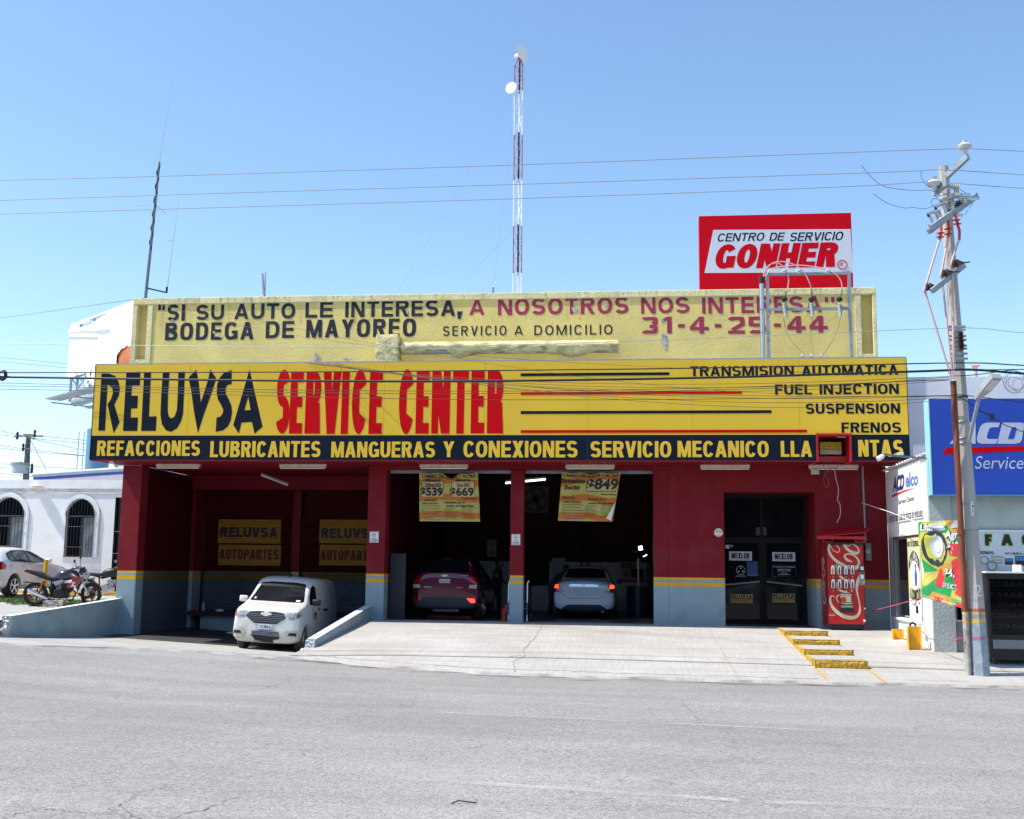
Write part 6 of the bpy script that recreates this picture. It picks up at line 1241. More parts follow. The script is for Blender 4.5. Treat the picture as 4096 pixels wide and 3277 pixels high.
for k in range(5): MB().cyl(c+Vector((.12, 0, 0)), c+Vector((-.05, R.uniform(-.04, .04), R.uniform(-.06, .08))), .006, n=4).build('rope_fray', M('pink_rope', (.60, .06, .18), .7), pole)
# number plate and chalk mark
a = P(3884, 2006, YP-.2); b = P(3900, 2063, YP-.2); B('number_plate', m_paper, pole, a.x, b.x, YP-.165, YP-.160, b.z, a.z)
for i, ch in enumerate('T1089'): px_text(ch, (3888, 2011+i*10.5, 3895, 2018+i*10.5), YP-.168, m_ink, pole, bold=.0)
put_text('2', lambda a_, b_: P(3903+22*a_, 2340-45*b_ if False else 2386-46*b_, YP-.172), M('chalk', (.62, .64, .66), .9), pole, bold=-.01)
# cross-arms
def arm(u0, v0, u1, v1, w, h, nm='crossarm', y0=YP-.25, y1=YP-.25):
    a_ = P(u0, v0, y0); b_ = P(u1, v1, y1); MB().bar(a_, b_, w, h).build(nm, m_galv, pole); return a_, b_
arm(3790, 702, 3872, 625, .07, .11, y0=YP-.15, y1=YP-.6); arm(3735, 775, 3790, 730, .07, .11, y0=YP-.15, y1=YP-.5)
a_, b_ = arm(3726, 912, 3906, 785, .08, .10, y0=YP-.65, y1=YP-.1)
MB().bar(a_+Vector((.03, .3, .02)), b_+Vector((.0, .3, .03)), .07, .09).build('crossarm', m_galv, pole)
arm(3728, 1165, 3856, 1062, .07, .09, y0=YP-.6, y1=YP-.2)
def insul(par, p, d, prof_n, r, mat, nm='insulator', pitch=.03, rr=.6):
    MB().lathe(p, d, [(j*pitch/2, (r if j % 2 else r*rr)) for j in range(prof_n*2+1)], 12).build(nm, mat, par, smooth=True)
def pc(u, v, y=YP-.35): return P(3650+u/5.75, 700+v/5.75, y)
for (u, v) in ((3860, 596),): k = P(u, v, YP-.5); MB().lathe(k, (0, 0, 1), [(-.10, .03), (-.02, .05), (0, .11), (.05, .13), (.09, .10), (.11, .04), (.15, .05)], 14).build('pin_insulator', m_porc, pole, smooth=True)
k = pc(498, 250); MB().lathe(k, (0, 0, 1), [(-.07, .03), (-.02, .05), (0, .10), (.05, .13), (.09, .10), (.11, .04), (.16, .06)], 14).build('pin_insulator', m_porc, pole, smooth=True)
insul(pole, pc(800, 240), pc(1020, 280)-pc(800, 240), 6, .065, m_porc, pitch=.036); insul(pole, pc(1010, 330), (0, 0, -1), 3, .05, m_porc)
for (a0, a1, b0, b1, c0, c1) in (((650, 600), (850, 525), (830, 540), (1020, 480), (880, 560), (960, 800)), ((520, 740), (700, 640), (760, 640), (860, 640), (760, 640), (830, 900)), ((350, 905), (510, 840), (520, 830), (590, 830), (560, 830), (650, 1080))):
    MB().cyl(pc(*a0), pc(*a1), .032, n=8).build('fuse_tube', m_alu, pole, smooth=True)
    insul(pole, pc(*c0, YP-.3), pc(*c1, YP-.3)-pc(*c0, YP-.3), 8, .062, m_porc, pitch=.032, rr=.65); MB().bar(pc(*a0), pc(a0[0]+30, a0[1]+60), .05, .03).build('fuse_clamp', m_dark, pole)
for q0, q1 in (((410, 960), (500, 1160)), ((700, 690), (810, 930)), ((1090, 430), (1100, 640)), ((1240, 550), (1540, 548)), ((360, 1168), (470, 1165)), ((870, 925), (1160, 930))): MB().bar(pc(*q0), pc(*q1), .042).build('bracket', m_alu, pole)
insul(pole, pc(860, 500), pc(1030, 470)-pc(860, 500), 6, .06, m_porc); insul(pole, pc(960, 640), pc(900, 830)-pc(960, 640), 5, .06, m_porc, pitch=.036); insul(pole, pc(1180, 470), pc(1200, 620)-pc(1180, 470), 4, .055, m_porc, pitch=.036); insul(pole, pc(640, 980), pc(700, 1110)-pc(640, 980), 4, .05, m_porc); MB().bar(pc(950, 740), pc(1090, 640), .10, .08).bar(pc(1150, 500), pc(1160, 590), .11, .07).bar(pc(820, 870), pc(930, 830), .09, .08).build('hinge_clamp', m_dark, pole); MB().bar(pc(1180, 470), pc(1330, 470), .05, .07).bar(pc(1010, 620), pc(1110, 560), .06, .05).build('cutout_bracket', m_alu, pole);  MB().bevbox(*[f for f in (pc(1060, 600).x, pc(1150, 600).x)], YP-.4, YP-.3, pc(1000, 620).z, pc(1000, 430).z, b=.01).build('arrester_case', m_galv, pole)
for (p0, p1) in (((3635, 615), (3725, 745)), ): pass
blue_w = M('blue_jumper', (.03, .08, .25), .5)
for pts in ([(195, 0-100), (210, 60), (270, 180), (390, 280), (520, 300), (600, 290), (640, 215), (700, 220), (750, 260), (800, 240)], [(-1180, -220), (-900, 100), (-600, 280), (0, 355), (380, 352), (480, 380), (640, 400), (790, 450)], [(-900, 430), (-600, 640), (-200, 760), (0, 750), (250, 780), (400, 745), (640, 640)], [(1040, 260), (1090, 330), (1200, 400), (1300, 450)], [(640, 600), (540, 545), (450, 570), (430, 640), (480, 750)], [(560, 400), (620, 465), (700, 465), (800, 450)], [(560, 390), (570, 350), (650, 300), (760, 285)], [(540, 540), (560, 500), (640, 470)], [(1450, 430), (1490, 430), (1490, 520)], [(1380, 640), (1370, 690), (1300, 770)], [(1250, 800), (1250, 860), (1200, 915)]):
    cable('jumper', [pc(*q) for q in pts], .005, blue_w, parent=pole, smooth_n=4, n=5)
# three pink risers
m_riser = m_pink
for top, mid, low in (([(660, 1180), (655, 1330), (630, 1480), (585, 1610)], [(3701, 1152)], [(3701, 1170), (3725, 1250), (3806, 1515)]), ([(815, 1040), (840, 1290), (825, 1440), (790, 1620)], [(3765, 1095)], [(3767, 1110), (3780, 1220), (3810, 1515)]), ([(970, 880), (1010, 1000), (1050, 1180), (1080, 1300), (1075, 1500), (1010, 1660)], [(3806, 1055)], [(3808, 1075), (3812, 1250), (3814, 1515)])):
    t_ = [pc(*q, YP-.42) for q in top]; cable('red_termination', t_[:max(3, len(t_)-1)], .026, m_redins, parent=pole, smooth_n=3)
    pts = [t_[-2], t_[-1]]+[P(*q, YP-.45) for q in mid]+[P(*q, YP-.40) for q in low]
    cable('riser_cable', pts, .02, m_riser, parent=pole, smooth_n=5, n=8)
    for q in (.45, .75): k = t_[0].lerp(t_[2], q); MB().lathe(k, (0, 0, 1), [(-.02, .075), (0, .03), (.02, .02)], 12).build('skirt', m_redins, pole)
for (u, v) in ((3713, 1150), (3779, 1094), (3822, 1056)): k = P(u, v, YP-.45); MB().lathe(k+Vector((-.05, 0, 0)), (1, 0, .1), [(0, .04), (.02, .075), (.05, .055), (.08, .08), (.12, .05), (.2, .012), (.3, .012)], 12).build('brown_insulator', m_brown, pole, smooth=True)
# spool insulators and clamps on the shaft
for v in (1312, 1325, 1350, 1365, 1388, 1400, 1420, 1440): t_ = tz_(v); MB().bar(pp(t_)+Vector((-.16, -.13, 0)), pp(t_)+Vector((.14, -.13, 0)), .03, .035).build('clamp', m_galv, pole)
for v in (1345, 1362, 1380, 1398): k = pp(tz_(v))+Vector((.03, -.2, 0)); MB().lathe(k, (0, 0, 1), [(-.05, .03), (-.02, .055), (0, .03), (.02, .055), (.05, .03)], 10).build('spool_insulator', m_brown, pole, smooth=True)
for v in (1590, 1690, 1755, 1775): k = pp(tz_(v)); MB().torus(k, pt0-pb0, pr(tz_(v))*1.08, .012, 16, 5).build('wire_wrap', m_galv if v > 1600 else m_cable, pole)
# street lamp on the pole
sl_ = thing('street_lamp', 'grey street lamp arm angled up from the concrete utility pole', 'street lamp', pp(tz_(1780)))
a_ = P(3874, 1775, YP-.2); b_ = P(3918, 1580, YP-.75); c_ = P(3962, 1530, YP-1.0); MB().bar(a_, b_, .05, .04).build('arm', m_galv, sl_)
dd = (c_-b_).normalized(); sd = dd.cross(Vector((0, 0, 1))).normalized(); upv = sd.cross(dd).normalized()
def lh(t_, w_, h0, h1): p = b_+dd*t_; return [p-sd*w_+upv*h0, p+sd*w_+upv*h0, p+sd*w_+upv*h1, p-sd*w_+upv*h1]
q0, q1, q2 = lh(-.1, .04, -.03, .03), lh(.18, .10, -.06, .06), lh(.50, .10, -.05, .04)
mb = MB(); mb.add(q0+q1+q2, [(0, 1, 2, 3), (8, 11, 10, 9)]+[(i, (i+1) % 4, 4+(i+1) % 4, 4+i) for i in range(4)]+[(4+i, 4+(i+1) % 4, 8+(i+1) % 4, 8+i) for i in range(4)]); mb.build('head', M('lamp_grey', (.36, .38, .41), .5), sl_)
mb = MB(); e0 = lh(.2, .08, -.075, -.062); e1 = lh(.45, .08, -.068, -.055); mb.hexa([e0[0], e0[1], e1[1], e1[0], e0[3], e0[2], e1[2], e1[3]]); mb.build('lens', m_porc, sl_)
# rusty riser pipe
pi0 = P(3874, 2693, YP-.05); pi0.z = zramp(pi0.x, YP-.05)-.02; pi1 = P(3813, 1525, YP-.25)
m_rust = M('rusty_pipe', (.22, .06, .025), .75, var=.35, vs=5, bump=.3, bs=60, dirt=(.06, .02, .02), ds=3, damt=.8, stretch=(1, 1, .3)); m_rustp = M('weathered_grey_pipe', (.42, .42, .38), .8, var=.25, vs=9, dirt=(.25, .10, .05), ds=6, damt=.9)
pipe = thing('riser_pipe', 'rusty brown riser pipe strapped to the left of the concrete pole', 'pipe', tuple(pi0))
def pq(t): return pi0.lerp(pi1, t)
vs_ = lambda v: (P(3860, v, YP).z-pi0.z)/(pi1.z-pi0.z)
for t0, t1, mt, nm in ((0, vs_(2493), m_rustp, 'lower_pipe'), (vs_(2493), vs_(2473), m_bandy, 'paint_band'), (vs_(2473), vs_(2458), m_rustp, 'paint_band'), (vs_(2458), vs_(2447), m_bandy, 'paint_band'), (vs_(2447), vs_(2135), m_rust, 'upper_pipe'), (vs_(2135), .985, m_rust, 'upper_pipe'), (.985, 1, m_dark, 'pipe_collar')):
    MB().cyl(pq(t0), pq(t1), .052 if nm != 'upper_pipe' or t0 < .5 else .058, n=16, cap=(nm == 'pipe_collar')).build(nm, mt, pipe, smooth=True)
MB().cyl(pq(vs_(2140)), pq(vs_(2120)), .066, n=16).build('coupling', m_rust, pipe, smooth=True)

# ------------------------------------------------------------------ overhead lines
def sagline(a, b, sag, n=28, ext0=0, ext1=0):
    a, b = Vector(a), Vector(b); return [a.lerp(b, i/n)-Vector((0, 0, sag*4*(i/n)*(1-i/n))) for i in range(n+1)]
def pxline(pts, ys_, ext=6):
    if not isinstance(ys_, (list, tuple)): ys_ = [ys_]*len(pts)
    q = [P(u, v, y) for (u, v), y in zip(pts, ys_)]
    if ext: q = [q[0]+(q[0]-q[1]).normalized()*ext]+q
    return q
YL = YP-.4
for nm, pts, lab in (('L1', [(0, 722), (700, 704), (2070, 660), (3350, 612), (3600, 603), (3862, 596), (4096, 606), (4600, 630)], 'uppermost pale conductor crossing the sky to the top pin of the pole'),
                     ('L2', [(0, 802), (1000, 770), (2070, 738), (3530, 690), (3760, 680), (4096, 700), (4600, 730)], 'middle pale conductor crossing the sky behind the pole top'),
                     ('L3', [(0, 857), (1000, 827), (2070, 795), (3300, 751), (3735, 726), (3760, 729), (4096, 754), (4600, 780)], 'lowest of the three pale conductors in the sky'),
                     ('N', [(0, 1375), (1000, 1387), (1800, 1385), (2500, 1366), (3300, 1333), (3860, 1312), (4096, 1332), (4600, 1350)], 'thin grey neutral wire passing in front of the parapet')):
    cable('power_line', pxline(pts, YL), .0065 if nm != 'N' else .006, m_wirec if nm != 'N' else m_galv, lab, 'power line', smooth_n=4, n=5)
for pts, r_, lab in (([(0, 1508), (900, 1521), (1700, 1526), (2400, 1519), (3000, 1507), (3700, 1485), (3880, 1479), (4096, 1495), (4600, 1530)], .021, 'thick black cable bundle across the top of the yellow sign'),
                     ([(0, 1491), (700, 1490), (1400, 1487), (2500, 1477), (3300, 1463), (3860, 1452), (4096, 1462), (4600, 1480)], .011, 'thin black cable just above the thick bundle')):
    cable('telephone_cable', pxline(pts, YL), r_, m_cable, lab, 'cable', smooth_n=4, n=8)
thin = [([(0, 1532), (378, 1542), (900, 1556), (1400, 1563), (2200, 1564), (3000, 1548), (3800, 1520)], 'thin wire sagging over the letters of the service centre sign'),
        ([(0, 1544), (378, 1550), (900, 1567), (1700, 1575), (2500, 1568), (3300, 1545), (3800, 1508)], 'thin wire running just below another across the yellow sign'),
        ([(0, 1557), (378, 1564), (1400, 1592), (2200, 1600), (3000, 1595), (3810, 1582)], 'lowest thin wire across the yellow sign'),
        ([(0, 1430), (320, 1460), (378, 1466)], 'short wire from the left edge to the end of the fascia sign'), ([(0, 1447), (378, 1482)], 'second short wire from the left edge to the fascia sign end')]
for pts, lab in thin: cable('service_wire', pxline(pts, YL if len(pts) > 3 else -1.6), .005, m_cable if len(pts) > 3 else m_wirec, lab, 'wire', smooth_n=3, n=4)
# fan of drop wires from the parapet to the pole
for i, (u0, v0, um, vm, u1, v1) in enumerate(((1240, 1452, 2300, 1532, 3805, 1505), (1250, 1453, 2350, 1545, 3805, 1515), (1262, 1453, 2250, 1556, 3805, 1585), (1275, 1453, 2450, 1572, 3806, 1583), (1300, 1453, 2500, 1590, 3806, 1590), (1330, 1453, 2650, 1612, 3806, 1595), (1225, 1451, 2450, 1560, 3806, 1520), (620, 1190, 2120, 1480, 3500, 1575), (560, 1188, 1500, 1385, 3620, 1500))):
    a_ = P(u0, v0, -1.38 if i < 7 else -.1); b_ = P(u1, v1, YP-.2); m_ = P(um, vm, (a_.y+b_.y)/2)
    pts = []
    for k in range(25):
        t_ = k/24; pts.append(a_*(1-t_)**2+ (m_*2-(a_+b_)*.5)*2*t_*(1-t_)+b_*t_**2)
    cable('service_wire', pts, .0042 if i < 7 else .003, m_cable, 'thin fan wire over the red letters, '+('uppermost', 'second from the top', 'third from the top', 'fourth from the top', 'fifth from the top', 'lowest', 'flattest')[i]+'' if i < 7 else ('long thin wire slanting across the painted parapet letters from its left corner', 'short thin wire slanting over the painted words SI SU AUTO')[i-7], 'wire', 'drop wires fanning across the yellow sign', n=4)
for pts, lab in (([(3800, 1585), (3830, 1580), (3895, 1586), (4096, 1610), (4600, 1660)], 'black wire leaving the pole to the right above the blue sign'), ([(3835, 1585), (4000, 1690), (4096, 1730), (4500, 1900)], 'black wire slanting down over the blue sign'), ([(3870, 1480), (4096, 1478), (4500, 1470)], 'thin wire right of the pole above the lavender wall'), ([(3800, 1505), (3900, 1500), (4080, 1478), (4300, 1475)], 'thin bundle rising right of the pole'), ([(3885, 1640), (3968, 1660), (3970, 1670)], 'short wire with a connector hanging over the blue sign')):
    cable('pole_wire', pxline(pts, YP-.3, 0), .008, m_cable, lab, 'wire', smooth_n=4, n=5)
cp_ = P(3968, 1667, YP-.3); o = MB().box(cp_.x-.03, cp_.x+.03, YP-.33, YP-.27, cp_.z-.06, cp_.z+.05).build('wire_connector', m_black, base=cp_); tag(o, 'small black connector hanging in front of the blue sign', 'connector')
co_ = thing('cable_coil', 'tangled black coil of spare cable hanging at the right edge', 'cable coil', P(4075, 1530, YP-.3))
for k in range(6): MB().torus(P(4062+R.uniform(-12, 20), 1530+R.uniform(-10, 16), YP-.3-.03*k), (R.uniform(-.3, .3), 1, R.uniform(-.2, .2)), R.uniform(.12, .2), .003, 24, 4).build('loop', m_cable, co_)
# loose span coil at the far left
c = P(12, 1502, YL); t = thing('cable_coil', 'small dark coil of cable on the overhead line at the left edge', 'cable coil', c)
for k in range(3): MB().torus(c+Vector((.0, -.02*k, 0)), (.3, 1, .1*k), .10-.015*k, .012, 20, 5).build('loop', m_cable, t)

# ------------------------------------------------------------------ white building on the left with arched windows
YB = 8.0
wb = thing('white_building', 'white stucco building with barred arched windows behind the motorcycles', 'building', (-20, YB, .3))
gx0, gx1 = -26.0, -12.9
arch = []
for (ul, ur, vt, vs0, vb) in ((262, 375, 1996, 2064, 2229), (-35, 92, 1990, 2062, 2224)):
    L_ = P(ul+2, 2100, YB).x; R_ = P(ur+4, 2100, YB).x; arch.append((L_, R_, P((ul+ur)/2, vb, YB).z, P((ul+ur)/2, vs0, YB).z, P((ul+ur)/2, vt, YB).z))
ztop = P(200, 1955, YB).z; 
wb_top = P(200, 1920, YB).z
# wall with openings: build as polygon with holes through the delaunay fill, extruded
def outline(L_, R_, zb_, zs_, zt_, grow=0):
    cx_ = (L_+R_)/2; rx_ = (R_-L_)/2+grow; rz_ = zt_-zs_+grow
    return [(L_-grow, zb_-grow*.0), (R_+grow, zb_)]+[(cx_+rx_*math.cos(math.pi*i/18), zs_+rz_*math.sin(math.pi*i/18)) for i in range(19)]
dl = P(459, 2050, YB).x
polys = [[(gx0, -.2), (gx1, -.2), (gx1, ztop), (gx0, ztop)]]
holes = [outline(*q) for q in arch]+[[(dl, .2), (dl+1.1, .2), (dl+1.1, P(470, 1990, YB).z), (dl, P(470, 1990, YB).z)]]
o = flat_poly(polys, m_whitewall, wb, 'front_wall', lambda a, b: Vector((a, YB, b)), holes=holes)
MB().box(gx0, gx1, YB-.05, YB+.25, ztop, wb_top).build('cornice', m_whiteplain, wb); MB().box(gx0, gx1, YB+.25, YB+9, wb_top-.3, wb_top-.1).build('roof', m_whiteplain, wb)
MB().box(gx0, gx1, YB-.03, YB-.002, ztop-.16, ztop).build('lower_cornice', M('stained_white', (.70, .69, .66), .9, var=.1, dirt=(.12, .11, .10), ds=1.8, damt=.8, stretch=(1, 1, 3)), wb)
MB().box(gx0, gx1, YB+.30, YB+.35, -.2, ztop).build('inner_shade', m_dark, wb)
B('end_wall', m_whitewall, wb, gx1-.2, gx1-.001, YB+.36, YB+9, -.2, wb_top-.31)
m_curt = M('grey_curtain', (.20, .23, .24), .8, var=.2, vs=1, stretch=(6, 1, .5)); m_bar = M('black_iron_bar', (.02, .02, .022), .6)
for q in arch:
    L_, R_, zb_, zs_, zt_ = q; wz = thing  # noqa
    ou, inn = outline(L_, R_, zb_, zs_, zt_, .16), outline(L_, R_, zb_, zs_, zt_)
    w_ = flat_poly([ou], m_whiteplain, wb, 'window_surround', lambda a, b: Vector((a, YB-.035, b)), holes=[[(a, b) for a, b in inn]])
    n_ = len(inn); MB().add([(a, YB-.035, b) for a, b in inn]+[(a, YB+.15, b) for a, b in inn], [(i, (i+1) % n_, n_+(i+1) % n_, n_+i) for i in range(n_)]).build('reveal', m_whiteplain, wb)
    wn_ = flat_poly([inn], m_glass, wb, 'window', lambda a, b: Vector((a, YB+.12, b)))
    B('frame', m_black, wn_, L_, R_, YB+.08, YB+.115, zs_-.04, zs_+.02); B('frame', m_black, wn_, (L_+R_)/2-.02, (L_+R_)/2+.03, YB+.08, YB+.115, zb_, zs_-.04); B('curtain', m_curt, wn_, (L_+R_)/2+.03, R_-.03, YB+.10, YB+.112, zb_, zs_-.05)
    nb = 9
    for i in range(nb+1):
        x = L_+.03+(R_-L_-.06)*i/nb; h_ = zs_+(zt_-zs_)*math.sqrt(max(0, 1-((x-(L_+R_)/2)/((R_-L_)/2))**2)); MB().cyl((x, YB-.08, zb_), (x, YB-.08, h_), .009, n=5).build('bar', m_bar, wn_)
    for z in (zb_+.02, zb_+.32, zs_-.35, zs_-.02): MB().cyl((L_, YB-.075, z), (R_, YB-.075, z), .009, n=5).build('cross_bar', m_bar, wn_)
    MB().tube([(a, YB-.08, b) for a, b in inn[2:]], .010, 5).build('arch_bar', m_bar, wn_)
dz1 = P(470, 1990, YB).z
dr = B('door', M('brown_steel_door', (.05, .03, .028), .5), wb, dl+.08, dl+1.1, YB+.12, YB+.16, .2, dz1-.02)
for i in range(6): MB().cyl((dl+.04+i*.13, YB+.02, .25), (dl+.04+i*.13, YB+.02, dz1-.02), .012, n=5).build('bar', m_bar, dr)
for z in (.9, 1.6, 2.3): MB().cyl((dl, YB+.015, z), (dl+1, YB+.015, z), .012, n=5).build('cross_bar', m_bar, dr)
k = P(146, 1935, YB-.15); MB().lathe(k, (0, 0, 1), [(-.08, .22), (-.05, .18), (0, .08), (.06, .03)], 14).build('wall_lamp', M('cream_lamp', (.72, .68, .55), .5), wb, smooth=True)
B('kerb_strip', m_saf, wb, gx0, gx1, YB-.5, YB-.35, .25, .40)
# metal roof building behind
rb = thing('metal_roof_building', 'pale pink wall and white metal roof with blue fascia behind the white building', 'building', (-20, 14, 0))
y2 = 14; a_ = P(133, 1905, y2); b_ = P(495, 1880, y2); sl2 = (b_.z-a_.z)/(b_.x-a_.x); xe = a_.x+16
def zz2(x, d): return a_.z+sl2*(x-a_.x)+d
for nm, y0_, d0, d1, mt in (('wall', y2+.1, -6, -.14, M('pale_pink_wall', (.62, .55, .60), .85)), ('blue_fascia', y2, -.15, -.05, M('deep_blue_fascia', (.02, .06, .30), .5)), ('gutter', y2-.08, -.05, .05, m_galv), ('roof_edge', y2-.12, .05, .11, m_white)):
    MB().hexa([(a_.x, y0_, zz2(a_.x, d0)), (xe, y0_, zz2(xe, d0)), (xe, y2+9, zz2(xe, d0)), (a_.x, y2+9, zz2(a_.x, d0)), (a_.x, y0_, zz2(a_.x, d1)), (xe, y0_, zz2(xe, d1)), (xe, y2+9, zz2(xe, d1)), (a_.x, y2+9, zz2(a_.x, d1))]).build(nm, mt, rb)
# water tank behind
tc = P(388, 1850, 22); wt = thing('water_tank', 'blue water tank with a side ladder seen under the end of the fascia sign', 'water tank', (tc.x, 22, 0)); MB().cyl((tc.x, 22, 0), (tc.x, 22, tc.z+1.5), .52, n=20).build('tank', M('tank_blue', (.10, .24, .38), .5, var=.1), wt, smooth=True)
for x in (tc.x-.95, tc.x-.70): MB().cyl((x, 22, 0), (x, 22, tc.z+1.4), .02, n=5).build('ladder_rail', m_galv, wt)
for k in range(24): MB().cyl((tc.x-.95, 22, 3+k*.3), (tc.x-.7, 22, 3+k*.3), .012, n=4).build('rung', m_galv, wt)
# far pole with transformer
YF = 40; f0 = P(104, 1915, YF); f1_ = P(114, 1738, YF); fp = thing('far_utility_pole', 'distant dark utility pole with a grey transformer above the white building', 'utility pole', (f0.x, YF, 0))
MB().tube([(f0.x-.1, YF, 0), f0, f1_], [.26, .2, .15], 8).build('pole', M('dark_wood', (.10, .11, .13), .8), fp)
def fx(u, v): return P(u/4.3125, 1700+v/4.3125, YF-.3)
for q0, q1, w_ in (((250, 198), (500, 190), .10), ((500, 190), (740, 195), .10), ((330, 180), (590, 235), .08), ((400, 160), (610, 175), .08), ((410, 400), (520, 415), .08), ((440, 770), (480, 770), .2), ((480, 695), (555, 695), .05), ((480, 820), (545, 820), .05)): MB().bar(fx(*q0), fx(*q1), w_).build('crossarm', m_galv if w_ > .1 else M('weathered_arm', (.22, .20, .18), .8), fp)
for u, v in ((600, 150), (300, 185), (400, 385), (550, 735), (550, 775)): k = fx(u, v); MB().lathe(k, (0, 0, 1), [(-.25, .05), (-.1, .10), (0, .05), (.1, .10), (.25, .04)], 8).build('insulator', m_dark, fp, smooth=True)
k0, k1 = fx(335, 835), fx(350, 690); MB().cyl(k0, k1, .48, .52, 16).build('transformer', M('transformer_grey', (.42, .50, .54), .5), fp, smooth=True); MB().cyl(k1, k1+Vector((0, 0, .12)), .58, n=16).build('transformer_lid', m_galv, fp); MB().cyl(fx(363, 690), fx(363, 635), .07, n=8).build('bushing', m_dark, fp)
for iw, pts in enumerate(([(0, 95), (340, 185)], [(0, 170), (250, 198)], [(740, 195), (1560, 275)], [(590, 235), (1550, 330)], [(540, 240), (1540, 458)], [(0, 350), (450, 415), (1540, 540)], [(0, 400), (450, 455), (1540, 542)], [(0, 668), (270, 690)], [(560, 712), (1560, 770)], [(0, 735), (290, 745)], [(0, 835), (430, 880), (560, 895)], [(520, 250), (800, 780)])):
    cable('distant_wire', [fx(*q) for q in pts], .02, m_wirec, 'distant far-pole wire '+('slanting up left from its top', 'flat on the left of its top', 'running right from its right arm tip', 'running right just below the arm tip', 'sloping steeply down right to the sign', 'upper of the pair below its crossarm', 'lower of the pair below its crossarm', 'left to the transformer top', 'running right at transformer height', 'left to the middle of the transformer', 'low on the left behind the cornice', 'stay slanting down right')[iw], 'wire', 'wires of the far utility pole', n=4)
cable('stay_wire', [P(-60, 1285, 10), P(0, 1273, 10), P(533, 1199, .2)], .008, M('blue_grey_wire', (.12, .18, .30), .5), 'blue-grey wire from the left edge to the parapet corner', 'wire', n=4)
# torn white billboard
bb = thing('torn_billboard', 'big billboard covered with torn white canvas beyond the left end of the roof', 'billboard', (-24, 22, 0))
A = P(291, 1300, 25); Bt = P(530, 1212, 20.5); zt_a = A.z; zb_a = P(275, 1590, 25).z+.2
E_ = Vector((Bt.x-A.x, Bt.y-A.y, 0)); Lb = E_.length; E_.normalize(); N_ = Vector((E_.y, -E_.x, 0)); Ltot = Lb*1.09
if N_.y > 0: N_ = -N_
Hc = zt_a-zb_a
def bq(s, h, d=0): return Vector((A.x, A.y, zb_a))+E_*s+Vector((0, 0, h*Hc))+N_*d
m_canvas = M('white_canvas', (.82, .81, .80), .8, var=.04, bump=.6, bs=1.5, bd=.15); m_steelb = M('blue_grey_steel', (.26, .34, .40), .6)
ns, nh = 80, 60; idx = {}; vs = []; fs = []
def torn(s, h):
    if h < .22 and s < Lb*.30: return True
    if h < .30-.2*abs(math.sin(s*3)) and s < Lb*.45 and math.sin(s*7+h*30) > -.2: return True
    if abs(h-(.945-.02*math.sin(s)))<.028*math.sin(math.pi*min(1, max(0, (s-.3)/(Lb*.60)))) and s < Lb*.62 and s > .3: return True
    if ((s-Lb*.97)/(Lb*.13))**2+((h-.27)/.14)**2 < 1: return True
    return False
for j in range(nh+1):
    for i in range(ns+1):
        s = Ltot*i/ns; h = j/nh; d = .05*math.sin(s*2.2+h*5)*(1-h)+.12*math.exp(-((h-.87+.25*(s/Lb-.1))/.03)**2)*(s < Lb*.7)+.1*math.exp(-((h-.80+.30*(s/Lb-.1))/.025)**2)*(s < Lb*.5)+.10*math.sin(s*5)*max(0, .35-h); vs.append(bq(s, h, d+.1))
for j in range(nh):
    for i in range(ns):
        if not torn(Ltot*(i+.5)/ns, (j+.5)/nh): fs.append((j*(ns+1)+i, j*(ns+1)+i+1, (j+1)*(ns+1)+i+1, (j+1)*(ns+1)+i))
MB().add(vs, fs).build('torn_canvas', m_canvas, bb, smooth=60)
MB().add([bq(Lb*.75, .02, .04), bq(Lb*1.08, .02, .04), bq(Lb*1.08, .5, .04), bq(Lb*.75, .5, .04)], [(0, 1, 2, 3)]).build('old_orange_sheet', M('old_orange_print', (.45, .13, .04), .7, var=.3, vs=1), bb, fix=False)
for s in [0, .12*Lb, .35*Lb, .6*Lb, .85*Lb, Lb*1.05]: MB().bar(bq(s, -.12, -.1), bq(s, 1, -.1), .09).build('frame_post', m_steelb, bb)
for h in (0, .22, .45, .7, .93, 1.0): MB().bar(bq(0, h, -.1), bq(Ltot, h, -.1), .07).build('frame_rail', m_steelb, bb)
for s in (0, .12*Lb, .35*Lb): MB().bar(bq(s, -.1, -.1), bq(s+.3*Lb, .22, -.1), .05).build('brace', m_steelb, bb); MB().bar(bq(s, .22, -.1), bq(s+.3*Lb, -.1, -.1), .05).build('brace', m_steelb, bb)
MB().bar(bq(-.3, -.10, .55), bq(Ltot, -.10, .55), .7, .06).build('catwalk', m_galv, bb)
for i in range(26): MB().bar(bq(-.3+i*.3, -.095, .2), bq(-.3+i*.3, -.095, .95), .05, .05).build('catwalk_slat', m_galv, bb)
MB().cyl(bq(.3, -.13, -.25), bq(Ltot, -.13, -.25), .22, n=12).build('torsion_tube', m_steelb, bb, smooth=True); MB().bar(bq(.0, -.18, -1.1), bq(Ltot, -.18, -1.1), .5, .06).build('rear_catwalk', m_galv, bb)
for s in (.3, .45*Lb, .9*Lb): MB().bar(bq(s, -.17, .9), bq(s, -.17, -1.3), .06).build('cantilever', m_galv, bb)
MB().cyl((bq(Lb*1.0, 0, -.3).x, bq(Lb*1.0, 0, -.3).y, 0), bq(Lb*1.0, 0, -.3), .45, n=16).build('column', m_steelb, bb, smooth=True)
# yellow bollard
c = P(178, 2340, 4.6); bz = zleft(c.x, 4.6); o = MB().cyl((c.x, 4.6, bz), (c.x, 4.6, P(180, 2240, 4.6).z), .055, n=14).build('bollard', m_saf, smooth=True, base=(c.x, 4.6, bz)); tag(o, 'yellow bollard in front of the white hatchback', 'bollard')
